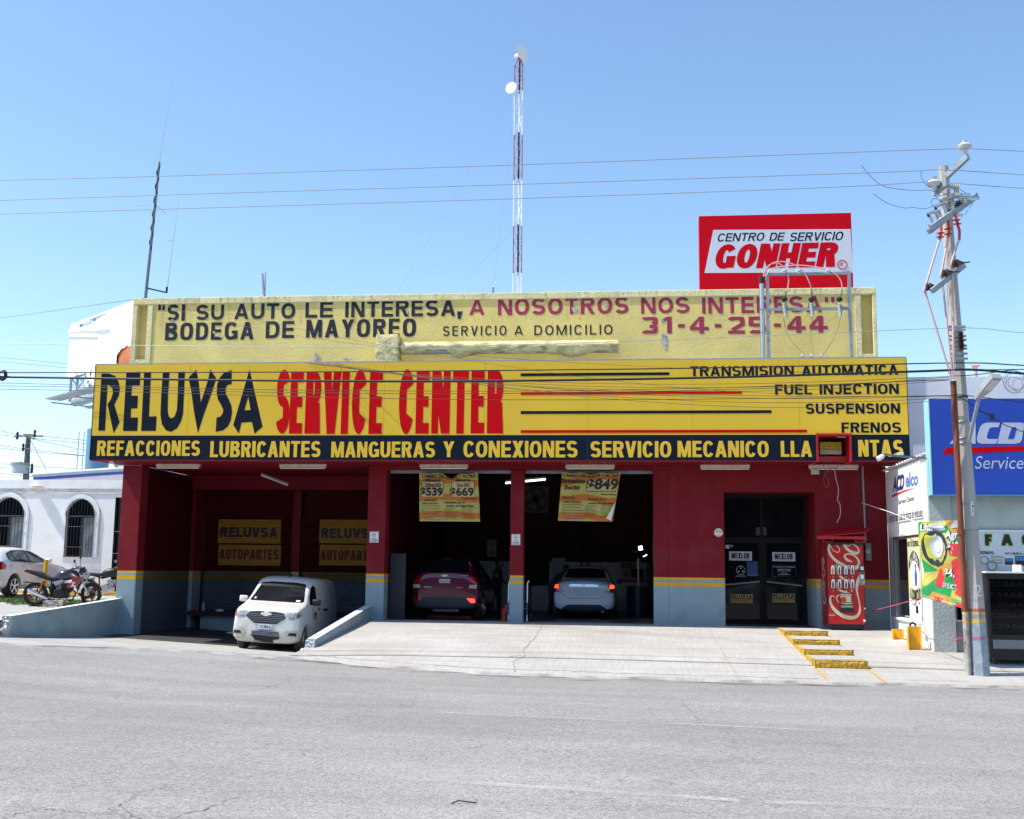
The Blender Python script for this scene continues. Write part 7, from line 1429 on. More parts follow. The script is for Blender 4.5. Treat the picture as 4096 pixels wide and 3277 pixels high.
# across the street, behind the camera: what the glass mirrors
ob = thing('opposite_building', 'unseen dark block across the street, heightened to darken reflections and shade', 'building', (0, -52, -.5))
m_ob = M('opposite_dark_wall', (.025, .03, .035), .8, var=.3)
MB().box(-60, 50, -60, -52, -2.0, 8.6).build('wall', m_ob, ob); MB().box(-60, 50, -53, -51.5, 8.6, 9.1).build('roof_band', m_ob, ob)  # unseen block, its height raised to darken mirrored glass and low skylight
m_palm = M('palm_green', (.035, .055, .02), .7, var=.4, vs=4); m_bark = M('palm_bark', (.10, .08, .06), .95, var=.3)
def palm(x, y, h, lab):
    t = thing('palm_tree', lab, 'tree', (x, y, -.6)); MB().tube([(x, y, -.8), (x+.2, y, h*.5), (x+.1, y, h)], [.28, .22, .2], 10).build('trunk', m_bark, t, smooth=True)
    mb = MB()
    for k in range(34):
        a = R.uniform(0, 6.28); el = R.uniform(-.6, 1.1); L_ = R.uniform(1.8, 2.6); p = Vector((x+.1, y, h)); d = Vector((math.cos(a)*math.cos(el), math.sin(a)*math.cos(el), math.sin(el)))
        prev = p; sd_ = Vector((-math.sin(a), math.cos(a), 0))
        for q in range(7):
            nx_ = prev+d*(L_/7); d = (d+Vector((0, 0, -.16))).normalized()
            for sg in (-1, 1):
                w_ = .55*math.sin(math.pi*(q+.7)/8); 
                for z_ in range(3): b_ = prev.lerp(nx_, z_/3); mb.add([b_, b_+d*.05, b_+sd_*sg*w_+d*.25+Vector((0, 0, -.12))], [(0, 1, 2)])
            prev = nx_
    mb.build('crown', m_palm, t, fix=False)
palm(8.5, -40, 4.5, 'tall palm tree across the street mirrored in the glass door'); palm(2.5, -42, 5.2, 'second palm tree across the street mirrored in the glass door'); palm(11.8, -44, 4.0, 'shorter palm across the street right of the other palms')
# ------------------------------------------------------------------ vehicles
def evaluated(me, mods):
    o = bpy.data.objects.new('tmp', me); C.objects.link(o)
    for kind, kw in mods:
        m = o.modifiers.new(kind, kind)
        for k, v in kw.items(): setattr(m, k, v)
    dg = bpy.context.evaluated_depsgraph_get(); dg.update(); r = bpy.data.meshes.new_from_object(o.evaluated_get(dg)); bpy.data.objects.remove(o); return r
def car_body(st, arches, name, mat, parent, rk=.72):
    rings = []
    for (y, wl, wm, wb, wr, zb, zm, zt, zr_) in st:
        rings.append([(0, zb), (wl*.75, zb), (wl, zb+.05), (wm, zm), (wb+(wm-wb)*.35, zt-.06), (wb, zt), (wb*.45+wr*.55, zt+(zr_-zt)*.5), (wr, zr_-.05*min(1, (zr_-zt)*4)-.012), (wr*rk, zr_), (0, zr_+.018)])
    v = []; f = []; n = len(rings[0]); m = 2*(n-1)
    for (s, rg) in zip(st, rings):
        full = rg+[(-x, z) for x, z in rg[-2:0:-1]]
        v += [(x, s[0], z) for x, z in full]
    for j in range(len(st)-1): f += [(j*m+i, j*m+(i+1) % m, (j+1)*m+(i+1) % m, (j+1)*m+i) for i in range(m)]
    for j, y in ((0, st[0][0]-.012), (len(st)-1, st[-1][0]+.012)):
        c = len(v); s = st[j]; zc = (s[5]+s[8])/2
        v += [(x*.6, y, zc+(z-zc)*.6) for x, _, z in v[j*m:(j+1)*m]]
        q = [(j*m+i, j*m+(i+1) % m, c+(i+1) % m, c+i) for i in range(m)]
        f += [t[::-1] for t in q] if j == 0 else q
        for i in range(n-1):
            a, b, c2, d = c+i, c+i+1, c+(m-i-1) % m, c+(m-i) % m
            if i == 0: f.append((a, b, c2))
            elif i == n-2: f.append((a, b, d))
            else: f.append((a, b, c2, d))
    me = bpy.data.meshes.new(name); me.from_pydata(v, [], f)
    bm = bmesh.new(); bm.from_mesh(me); bmesh.ops.recalc_face_normals(bm, faces=bm.faces); bm.to_mesh(me); bm.free()
    me = evaluated(me, [('SUBSURF', dict(levels=3, render_levels=3))])
    if arches:
        cut = MB(); W_ = max(s[2] for s in st)
        for y, z, r in arches:
            for sg in (-1, 1): cut.cyl((sg*(W_-.26), y, z), (sg*(W_+.2), y, z), r, n=28)
        cm = bpy.data.meshes.new('c'); cm.from_pydata(cut.v, [], cut.f)
        bm = bmesh.new(); bm.from_mesh(cm); bmesh.ops.recalc_face_normals(bm, faces=bm.faces); bm.to_mesh(cm); bm.free()
        co = bpy.data.objects.new('cut', cm); C.objects.link(co)
        me = evaluated(me, [('BOOLEAN', dict(object=co, operation='DIFFERENCE', solver='EXACT'))]); bpy.data.objects.remove(co)
    me.name = name
    bm = bmesh.new(); bm.from_mesh(me); bvh = BVHTree.FromBMesh(bm); bm.free()
    me.polygons.foreach_set('use_smooth', [True]*len(me.polygons)); me.update()
    try: me.set_sharp_from_angle(angle=math.radians(38))
    except Exception: pass
    o = link(name, me, mat, parent, local=True)
    return o, bvh
def decal(bvh, poly, axis, mat, parent, name='panel', off=.004, step=.04):
    """poly in (x,z) for front 'f'/rear 'r'?, (y,z) for sides '+x'/'-x'; wrapped onto the body"""
    xs = [p[0] for p in poly]; zs = [p[1] for p in poly]
    pts = []; edges = []
    dense = []
    for i, p in enumerate(poly):
        q = poly[(i+1) % len(poly)]; k = max(1, int(math.hypot(q[0]-p[0], q[1]-p[1])/step))
        dense += [(p[0]+(q[0]-p[0])*j/k, p[1]+(q[1]-p[1])*j/k) for j in range(k)]
    n = len(dense); pts = [Vector(p) for p in dense]; edges = [(i, (i+1) % n) for i in range(n)]
    a = min(xs)+step/2
    while a < max(xs):
        b = min(zs)+step/2
        while b < max(zs): pts.append(Vector((a, b))); b += step
        a += step
    vs, es, fs, *_ = geometry.delaunay_2d_cdt(pts, edges, [], 1, 1e-5)
    out = []; ok = []
    for v in vs:
        if axis == 'f': o_, d = Vector((v.x, -3, v.y)), Vector((0, 1, 0))
        elif axis == '+x': o_, d = Vector((3, v.x, v.y)), Vector((-1, 0, 0))
        elif axis == '-x': o_, d = Vector((-3, v.x, v.y)), Vector((1, 0, 0))
        else: o_, d = Vector((v.x, v.y, 4)), Vector((0, 0, -1))
        h = bvh.ray_cast(o_, d)
        if h[0] is None:
            pn = Vector((v.x, .1, v.y)) if axis == 'f' else (Vector(((1 if axis == '+x' else -1)*1.2, v.x, v.y)) if axis != 't' else Vector((v.x, v.y, 2)))
            hn = bvh.find_nearest(pn); out.append(hn[0]-d*off); ok.append(True)
        else:
            nrm = h[1] if h[1].dot(d) < 0 else -h[1]; out.append(h[0]+nrm*off); ok.append(True)
    fs = [t for t in fs if all(ok[i] for i in t)]
    if not fs: return None
    me = bpy.data.meshes.new(name); me.from_pydata([tuple(q) for q in out], [], [tuple(t) for t in fs]); me.update()
    me.polygons.foreach_set('use_smooth', [True]*len(me.polygons))
    return link(name, me, mat, parent, local=True)
def mirror(poly): return [(-x, z) for x, z in poly]
def rim_wheel(parent, x, y, z, r, w, out, rimmat, spokes=5, tyre=m_rubber):
    """wheel on an x axle; out = +1 / -1 outer side"""
    t = MB().lathe((x-w/2, y, z), (1, 0, 0), [(0, r*.62), (.01, r*.86), (.035, r*.975), (.06, r), (w-.06, r), (w-.035, r*.975), (w-.01, r*.86), (w, r*.62)], 32).build('tyre', tyre, None, smooth=40)
    wh = bpy.data.objects.new('wheel', None); C.objects.link(wh); wh.parent = parent; t.parent = wh
    xo = x+out*(w/2+.006)
    MB().torus((xo, y, z), (1, 0, 0), r*.63, .012, 28, 6).build('rim', rimmat, wh, smooth=True, local=True)
    MB().cyl((xo-out*.09, y, z), (xo-out*.08, y, z), r*.62, n=24).build('rim_barrel', m_dark, wh, local=True)
    mb = MB()
    for k in range(spokes):
        a = 2*math.pi*k/spokes+.3; mb.bar((xo-out*.012, y+.03*math.cos(a), z+.03*math.sin(a)), (xo-out*.004, y+r*.62*math.cos(a), z+r*.62*math.sin(a)), .055*(5/spokes)**.7, .03, up=(1, 0, 0))
    mb.cyl((xo-out*.02, y, z), (xo+out*.008, y, z), r*.16, n=14); mb.build('spokes', rimmat, wh, local=True)
    return wh
def lb(mb, name, mat, par, **k): return mb.build(name, mat, par, local=True, **k)
def ltext(s, f, mat, par, bold=.02, shear=0): 
    me_o = put_text(s, f, mat, None, name='lettering', bold=bold, shear=shear); me_o.parent = par; return me_o
def _dusty(nt, co):
    s = nt.nodes.new('ShaderNodeSeparateXYZ'); tc = nt.nodes.new('ShaderNodeTexCoord'); nt.links.new(tc.outputs['Object'], s.inputs[0])
    h = _math(nt, 'ADD', s.outputs[2], _math(nt, 'MULTIPLY', _math(nt, 'SUBTRACT', _noise(nt, 5, 6, co, .7), .5), .9))
    return _mix(nt, _math(nt, 'MULTIPLY', _ramp(nt, h, [(.12, (1,)*3), (.62, (0,)*3)]), .8), (.72, .71, .68), (.44, .35, .22))
m_carwhite = M('dusty_white_car_paint', (.70, .69, .66), .3, var=.05, coat=.35, base=_dusty, dirt=(.30, .25, .18), ds=9, damt=.35)
m_headl = M('headlamp_glass', (.42, .44, .46), .15, 0, var=.5, vs=14, spec=.5); m_amber = M('amber_lens', (.45, .06, .03), .2)
m_wsh = M('windscreen_glass', (.014, .018, .022), .03, var=.5, vs=3, spec=.8)
# --- white delivery van
m_wsh2 = None
van = thing('delivery_van', 'dusty white delivery van with a broken front bumper parked nose out in the left bay', 'van', (-8.24, -2.22, -.635), rz=math.radians(4)); van.scale = (.975,)*3
van.rotation_euler = (math.radians(-1.5), math.radians(2.6), math.radians(3))
vst = [(0.00, .60, .68, .64, .56, .28, .50, .76, .88), (.03, .71, .75, .71, .65, .22, .50, .82, .94), (.12, .76, .78, .75, .71, .20, .52, .88, 1.0), (.40, .775, .785, .765, .72, .20, .55, .95, 1.06), (.74, .775, .785, .77, .72, .20, .55, 1.01, 1.12),
       (.94, .775, .785, .775, .69, .20, .55, 1.04, 1.24), (1.36, .775, .785, .775, .655, .20, .55, 1.07, 1.59), (1.52, .775, .785, .775, .66, .20, .55, 1.07, 1.68), (1.8, .775, .785, .775, .68, .20, .55, 1.07, 1.73), (2.1, .775, .785, .775, .69, .20, .55, 1.07, 1.745), (3.85, .775, .785, .775, .69, .20, .55, 1.07, 1.745), (4.02, .77, .78, .77, .68, .22, .55, 1.06, 1.73), (4.1, .75, .765, .75, .64, .25, .55, 1.05, 1.68)]
vb, bv = car_body(vst, [(.72, .31, .36), (3.35, .31, .36)], 'body', m_carwhite, van, .86)
decal(bv, [(-.60, 1.14), (-.64, 1.16), (-.53, 1.56), (-.3, 1.585), (.3, 1.585), (.53, 1.56), (.64, 1.16), (.60, 1.14)], 'f', m_wsh, van, 'windscreen')
decal(bv, [(-.555, 1.49), (-.53, 1.57), (-.3, 1.60), (.3, 1.60), (.53, 1.57), (.555, 1.49)], 'f', m_black, van, 'sun_strip', .007)
for s, ps in ((1, '+x'), (-1, '-x')):
    decal(bv, [(1.0, 1.10), (1.62, 1.10), (1.66, 1.30), (1.62, 1.52), (1.5, 1.56), (1.36, 1.50), (1.12, 1.27)], ps, m_glass, van, 'side_window')
    hl = [(s*.44, .86), (s*.50, .79), (s*.63, .755), (s*.74, .79), (s*.765, .86), (s*.75, .93), (s*.60, .915), (s*.45, .915)]
    h = decal(bv, hl, 'f', m_headl, van, 'headlight', .008, .025); decal(bv, [(s*.695, .80), (s*.735, .81), (s*.74, .88), (s*.695, .89)], 'f', m_amber, h, 'indicator', .014, .02); decal(bv, [(s*.52, .81), (s*.62, .79), (s*.64, .89), (s*.52, .90)], 'f', m_headl, h, 'lamp_bowl', .014)
    fr = decal(bv, [(s*.44, .46), (s*.50, .52), (s*.75, .52), (s*.75, .31), (s*.52, .335), (s*.47, .38)], 'f', M('bumper_recess', (.50, .47, .42), .5), van, 'fog_surround', .006); decal(bv, [(s*.53, .405), (s*.57, .465), (s*.72, .465), (s*.72, .395)], 'f', m_black, fr, 'fog_lamp', .012)
    decal(bv, [(s*.44, .375), (s*.74, .355), (s*.74, .325), (s*.5, .34)], 'f', M('bumper_chrome', (.6, .58, .55), .4, .3), fr, 'bumper_strip', .014)
    # panel lines and handles
    for yy in (1.72, 2.55, 3.25): decal(bv, [(yy, .30), (yy+.008, .30), (yy+.008, 1.50 if yy > 1.8 else 1.58), (yy, 1.50 if yy > 1.8 else 1.58)], ps, m_grey, van, 'panel_gap', .002, .08)
    decal(bv, [(1.78, .98), (2.0, .98), (2.0, 1.02), (1.78, 1.02)], ps, m_black, van, 'door_handle', .015); decal(bv, [(2.35, .96), (2.9, .955), (2.9, 1.005), (2.35, 1.01)], ps, m_black, van, 'slide_rail', .006)
    m_ = lb(MB().bevbox(s*.78 if s > 0 else -.98, s*.98 if s > 0 else -.78, 1.06, 1.18, 1.09, 1.24, b=.04), 'mirror', m_black if s > 0 else m_carwhite, van, smooth=60)
    for yy in (.72, 3.35): rim_wheel(van, s*.665, yy, .31, .31, .20, s, m_alu, 6, m_rubberd)
gr = decal(bv, [(-.40, .895), (-.46, .79), (-.26, .645), (.26, .645), (.46, .79), (.40, .895), (.2, .915), (-.2, .915)], 'f', m_black, van, 'grille', .008)
for i, z in enumerate((.685, .725, .765, .805, .845)):
    w_ = .28+.17*min(1, (z-.66)/.12) if z < .79 else .42
    decal(bv, [(-w_, z), (w_, z), (w_, z+.011), (-w_, z+.011)], 'f', m_grey, gr, 'grille_bar', .018, .05)
decal(bv, [(-.13, .835), (-.06, .835), (-.055, .81), (.055, .81), (.06, .835), (.13, .835), (.11, .885), (.06, .885), (.055, .91), (-.055, .91), (-.06, .885), (-.11, .885)], 'f', M('satin_badge', (.60, .60, .58), .5), gr, 'cross_badge', .026)
decal(bv, [(-.22, .50), (.22, .50), (.22, .62), (-.22, .62)], 'f', M('plate_recess', (.52, .50, .46), .5), van, 'plate_recess', .006)
pl = decal(bv, [(-.15, .49), (.15, .49), (.15, .63), (-.15, .63)], 'f', m_paper, van, 'number_plate', .016); decal(bv, [(-.15, .49), (.15, .49), (.15, .515), (-.15, .515)], 'f', m_inkblue, pl, 'plate_strip', .019)
def vfront(x0, x1, z0, z1, y): return lambda a, b: Vector((x0+(x1-x0)*a, y, z0+(z1-z0)*b))
ypl = bv.ray_cast(Vector((0, -3, .56)), Vector((0, 1, 0)))[0].y-.022; ltext('VZ-9894-B', vfront(-.13, .13, .535, .61, ypl), m_ink, pl, .02)
decal(bv, [(-.30, .385), (.33, .385), (.33, .475), (-.30, .475)], 'f', m_black, van, 'lower_grille', .008)
for z in (.39, .415, .44, .465): decal(bv, [(-.30, z), (.33, z), (.33, z+.008), (-.30, z+.008)], 'f', m_galv, van, 'lower_grille_bar', .015, .06)
decal(bv, [(-.33, .385), (-.22, .385), (.36, .37), (.33, .31), (.2, .29), (.22, .24), (-.22, .27), (-.26, .33)], 'f', m_dark, van, 'broken_gap', .012)
lb(MB().bar((-.25, .06, .27), (.2, .05, .25), .08, .06), 'hanging_undertray', m_dark, van)
lb(MB().bar((.02, 1.70, 1.72), (.06, 1.80, 1.80), .02, .02), 'aerial', m_black, van)
for x0 in (-.45, .05): lb(MB().bar((x0, .84, 1.125), (x0+.42, .80, 1.12), .018), 'wiper', m_black, van)
decal(bv, [(-.55, 1.18), (-.51, 1.18), (-.505, 1.215), (-.55, 1.215)], 'f', m_paper, van, 'windscreen_sticker', .009); decal(bv, [(.46, 1.155), (.56, 1.155), (.55, 1.19), (.46, 1.19)], 'f', m_paper, van, 'windscreen_sticker', .009)
xs_ = bv.ray_cast(Vector((3, 1.55, .82)), Vector((-1, 0, 0)))[0].x+.006
lg = decal(bv, [(1.36, .80), (1.68, .80), (1.68, .94), (1.36, .94)], '+x', m_yel, van, 'door_logo', .004); ltext('RELUVSA', lambda a, b: Vector((xs_+.004, 1.38+.28*a, .825+.10*b)), m_ink, lg, .05); decal(bv, [(1.36, .765), (1.68, .765), (1.68, .795), (1.36, .795)], '+x', m_red, van, 'door_logo_strip', .004)
for i, z in enumerate((1.0, .96, .92, .88, .84)): decal(bv, [(1.20, z), (1.26, z), (1.26, z+.018), (1.20, z+.018)], '+x', m_ink, van, 'side_mark', .005)

# --- purple compact SUV seen from behind
m_mag = M('magenta_car_paint', (.12, .003, .03), .22, .25, var=.05, coat=.8); m_clad = M('grey_cladding', (.045, .05, .06), .7, var=.1)
m_tail = M('tail_lamp_red', (.40, .004, .004), .12, coat=.8); m_tailc = M('tail_lamp_clear', (.50, .52, .55), .1, coat=.8)
m_glow = M('lit_tail_lamp', (.6, .02, .01), .2, emit=((1, .06, .02), 2.2))
c = P(1776, 2480, 1.15); suv = thing('compact_suv', 'purple compact SUV seen from behind in the middle bay, plate XFK-673-E', 'car', (c.x, 1.15, -.03))
sst = [(0.0, .70, .78, .72, .56, .33, .56, .96, 1.16), (.05, .82, .865, .79, .60, .28, .56, 1.02, 1.20), (.22, .85, .87, .80, .62, .26, .56, 1.05, 1.40), (.42, .85, .875, .80, .58, .24, .56, 1.05, 1.54), (1.0, .85, .875, .80, .56, .22, .56, 1.03, 1.60), (2.2, .85, .875, .80, .56, .22, .56, 1.0, 1.59), (2.9, .85, .875, .80, .60, .22, .56, .98, 1.36), (3.25, .85, .875, .80, .68, .22, .56, .96, 1.10), (3.9, .84, .86, .78, .66, .24, .54, .88, 1.0), (4.2, .74, .78, .7, .58, .3, .5, .78, .86)]
sb, bs_ = car_body(sst, [(.78, .34, .38), (3.3, .34, .38)], 'body', m_mag, suv)
decal(bs_, [(-.60, 1.20), (-.52, 1.47), (-.3, 1.51), (.3, 1.51), (.52, 1.47), (.60, 1.20), (.3, 1.175), (-.3, 1.175)], 'f', m_glass, suv, 'rear_window')
decal(bs_, [(-.84, .27), (-.84, .50), (-.66, .46), (-.52, .57), (.52, .57), (.66, .46), (.84, .50), (.84, .27), (.6, .24), (-.6, .24)], 'f', m_clad, suv, 'lower_cladding', .006)
for s in (-1, 1):
    t_ = decal(bs_, [(s*.80, .90), (s*.775, 1.06), (s*.66, 1.09), (s*.645, .99), (s*.60, .80), (s*.79, .79)], 'f', m_tail, suv, 'tail_lamp', .012)
    decal(bs_, [(s*.79, .79), (s*.60, .80), (s*.63, .88), (s*.80, .88)], 'f', m_tailc, t_, 'clear_lens', .016)
    decal(bs_, [(s*.77, .45), (s*.76, .54), (s*.56, .55), (s*.66, .44)], 'f', m_tail if s < 0 else m_glow, suv, 'reflector', .012)
    decal(bs_, [(s*.62, .74), (s*.52, .58), (s*.53, .58), (s*.63, .74)], 'f', m_black, suv, 'panel_gap', .004)
    ps = '+x' if s > 0 else '-x'; decal(bs_, [(.55, 1.10), (2.6, 1.06), (2.2, 1.47), (1.4, 1.52), (.7, 1.46)], ps, m_glass, suv, 'side_windows')
    for yy in (.78, 3.3): rim_wheel(suv, s*.755, yy, .33, .33, .22, s, m_alu, 5)
    lb(MB().bevbox(s*.86 if s > 0 else -1.02, s*1.02 if s > 0 else -.86, 2.75, 2.85, 1.04, 1.18, b=.03), 'mirror', m_black, suv, smooth=60)
decal(bs_, [(-.50, .605), (.50, .605), (.50, .613), (-.50, .613)], 'f', m_black, suv, 'panel_gap', .004); decal(bs_, [(-.10, 1.485), (.10, 1.485), (.10, 1.51), (-.10, 1.51)], 'f', m_tail, suv, 'brake_light', .012)
pl = decal(bs_, [(-.14, .90), (.14, .90), (.14, 1.03), (-.14, 1.03)], 'f', m_black, suv, 'plate_frame', .014); decal(bs_, [(-.135, .925), (.135, .925), (.135, 1.015), (-.135, 1.015)], 'f', m_paper, pl, 'number_plate', .02)
def on(bv_, x, z): return bv_.ray_cast(Vector((x, -3, z)), Vector((0, 1, 0)))[0].y
ltext('XFK-673-E', vfront(-.128, .128, .94, .995, on(bs_, 0, .96)-.03), m_ink, pl, .02)
decal(bs_, [(-.09, 1.085), (-.035, 1.085), (-.03, 1.07), (.03, 1.07), (.035, 1.085), (.09, 1.085), (.075, 1.115), (.03, 1.115), (.03, 1.13), (-.03, 1.13), (-.035, 1.115), (-.09, 1.115)], 'f', M('gold_badge', (.6, .5, .2), .3, .8), suv, 'cross_badge', .016)
ltext('CHEVROLET', vfront(-.52, -.33, .805, .83, on(bs_, -.42, .81)-.02), m_chrome, suv, .03); ltext('TRAX LT', vfront(.30, .47, .80, .825, on(bs_, .4, .81)-.02), m_chrome, suv, .03); ltext('GRUPO AUTOMOTRIZ', vfront(.43, .60, 1.10, 1.13, on(bs_, .5, 1.11)-.02), m_chrome, suv, .03)
lb(MB().cyl((-.33, .25, .25), (.33, .25, .25), .05, n=12), 'silencer', m_galv, suv, smooth=True)
# --- silver-blue sedan
m_silver = M('silver_blue_paint', (.62, .70, .84), .25, .05, var=.04, coat=.7)
c = P(2336, 2480, 3.0); sed = thing('sedan', 'silver blue sedan without plate seen from behind in the right bay, tail lamps lit', 'car', (c.x, 3.0, -.075))
dst = [(0.0, .68, .76, .72, .58, .32, .52, .80, .96), (.05, .77, .81, .77, .62, .28, .52, .86, 1.02), (.22, .79, .82, .78, .65, .24, .52, .90, 1.06), (.50, .79, .82, .78, .64, .22, .52, .92, 1.09), (.66, .79, .82, .78, .60, .22, .52, .92, 1.14), (1.15, .79, .82, .78, .52, .22, .52, .92, 1.39), (1.5, .79, .82, .78, .53, .22, .52, .92, 1.44), (2.3, .79, .82, .78, .53, .22, .52, .92, 1.43), (2.95, .79, .82, .78, .57, .22, .52, .90, 1.20), (3.3, .79, .82, .77, .66, .22, .52, .88, 1.00), (4.1, .77, .8, .74, .6, .24, .5, .80, .90), (4.4, .66, .72, .66, .5, .3, .48, .70, .76)]
db, bd_ = car_body(dst, [(.85, .31, .35), (3.45, .31, .35)], 'body', m_silver, sed)
decal(bd_, [(-.56, 1.115), (-.47, 1.34), (-.25, 1.37), (.25, 1.37), (.47, 1.34), (.56, 1.115)], 'f', m_glass, sed, 'rear_window')
for s in (-1, 1):
    t_ = decal(bd_, [(s*.765, .74), (s*.775, .93), (s*.66, .955), (s*.60, .86), (s*.50, .75)], 'f', m_tail, sed, 'tail_lamp', .012)
    decal(bd_, [(s*.77, .84), (s*.765, .925), (s*.665, .935), (s*.655, .85)], 'f', m_glow, t_, 'lit_lens', .018); decal(bd_, [(s*.66, .74), (s*.50, .75), (s*.60, .86), (s*.66, .87)], 'f', m_tailc, t_, 'clear_lens', .018)
    decal(bd_, [(s*.655, .76), (s*.648, .76), (s*.40, .585), (s*.41, .58)], 'f', m_black, sed, 'panel_gap', .004)
    ps = '+x' if s > 0 else '-x'; decal(bd_, [(.95, .97), (2.85, .97), (2.3, 1.33), (1.3, 1.36)], ps, m_glass, sed, 'side_windows')
    for yy in (.85, 3.45): rim_wheel(sed, s*.71, yy, .30, .30, .2, s, m_alu, 5)
    lb(MB().bevbox(s*.80 if s > 0 else -.97, s*.97 if s > 0 else -.80, 2.6, 2.68, .95, 1.07, b=.03), 'mirror', m_black, sed, smooth=60)
decal(bd_, [(-.41, .585), (.41, .585), (.41, .593), (-.41, .593)], 'f', m_black, sed, 'panel_gap', .004)
decal(bd_, [(-.38, .895), (.38, .895), (.38, .955), (-.38, .955)], 'f', m_chrome, sed, 'trunk_trim', .014); lb(MB().torus((0, on(bd_, 0, .925)-.02, .925), (0, 1, 0), .03, .006, 16, 5), 'round_badge', m_chrome, sed)
decal(bd_, [(-.36, .67), (-.33, .65), (.33, .65), (.36, .67), (.37, .84), (-.37, .84)], 'f', M('silver_recess_paint', (.58, .66, .80), .3, .05), sed, 'plate_recess', .005)
decal(bd_, [(-.78, .34), (-.60, .31), (-.48, .40), (-.40, .43), (.40, .43), (.48, .40), (.60, .31), (.78, .34), (.6, .25), (-.6, .25)], 'f', m_clad, sed, 'lower_valance', .006)
ltext('VERSA', vfront(-.57, -.42, .885, .905, on(bd_, -.5, .89)-.02), m_grey, sed, .02); lb(MB().cyl((.0, 1.3, 1.44), (.01, 1.24, 1.60), .006, n=5), 'aerial', m_black, sed)
lb(MB().cyl((.48, .1, .26), (.48, .3, .26), .035, n=10), 'exhaust', m_galv, sed)
# --- white hatchback on the left
m_hw = M('clean_white_paint', (.84, .84, .84), .18, var=.03, coat=.9)
hz = zleft(-17.9, 3.6); hb = thing('hatchback', 'clean white hatchback parked facing the white building at the left edge', 'car', (-18.42, 2.85, hz))
hst = [(0.0, .76, .84, .80, .60, .32, .56, .92, 1.04), (.05, .86, .89, .85, .64, .28, .56, .98, 1.12), (.25, .88, .90, .86, .62, .24, .56, 1.02, 1.28), (.60, .88, .90, .86, .60, .22, .56, 1.02, 1.40), (1.2, .88, .90, .86, .60, .22, .56, 1.0, 1.45), (2.1, .88, .90, .86, .60, .22, .56, .97, 1.42), (2.8, .88, .90, .86, .64, .22, .56, .94, 1.17), (3.15, .88, .90, .85, .70, .22, .56, .92, 1.0), (3.9, .86, .88, .82, .68, .24, .54, .84, .92), (4.25, .74, .8, .74, .56, .3, .5, .72, .78)]
hbo, bh = car_body(hst, [(.80, .325, .37), (3.35, .325, .37)], 'body', m_hw, hb)
decal(bh, [(.62, 1.03), (.52, 1.10), (.60, 1.24), (.95, 1.33), (1.6, 1.36), (2.1, 1.32), (2.75, 1.05), (2.7, 1.0), (1.6, .99)], '+x', m_black, hb, 'window_surround', .003)
for q in ([(.66, 1.05), (.60, 1.10), (.66, 1.21), (.82, 1.26), (.84, 1.03)], [(.90, 1.03), (.88, 1.27), (1.30, 1.33), (1.58, 1.335), (1.60, 1.015)], [(1.70, 1.015), (1.67, 1.33), (2.05, 1.29), (2.66, 1.05), (2.62, 1.01)]): decal(bh, q, '+x', M('green_tinted_glass', (.06, .09, .09), .05, spec=.8), hb, 'side_window', .008)
for yy in (1.64, 2.62): decal(bh, [(yy, .34), (yy+.008, .34), (yy+.008, .98), (yy, .98)], '+x', m_grey, hb, 'panel_gap', .002)
for yy in (1.15, 2.1): decal(bh, [(yy, .86), (yy+.2, .86), (yy+.2, .90), (yy, .90)], '+x', M('white_handle', (.62, .64, .66), .3), hb, 'door_handle', .02)
decal(bh, [(.02, .78), (.30, .80), (.36, .90), (.22, .99), (.02, 1.02)], '+x', m_tail, hb, 'tail_lamp', .01); decal(bh, [(.55, .80), (.68, .80), (.72, .88), (.68, .95), (.55, .95), (.51, .88)], '+x', M('filler_white', (.70, .71, .73), .2), hb, 'fuel_flap', .003)
for s in (-1, 1):
    for yy in (.80, 3.35): rim_wheel(hb, s*.79, yy, .325, .325, .215, s, M('polished_rim', (.72, .73, .75), .25, .8), 5)
lb(MB().bevbox(.88, 1.06, 2.42, 2.52, 1.0, 1.12, b=.03), 'mirror', m_hw, hb, smooth=60)
decal(bh, [(-.6, 1.12), (-.52, 1.34), (.52, 1.34), (.6, 1.12)], 'f', m_glass, hb, 'rear_window')

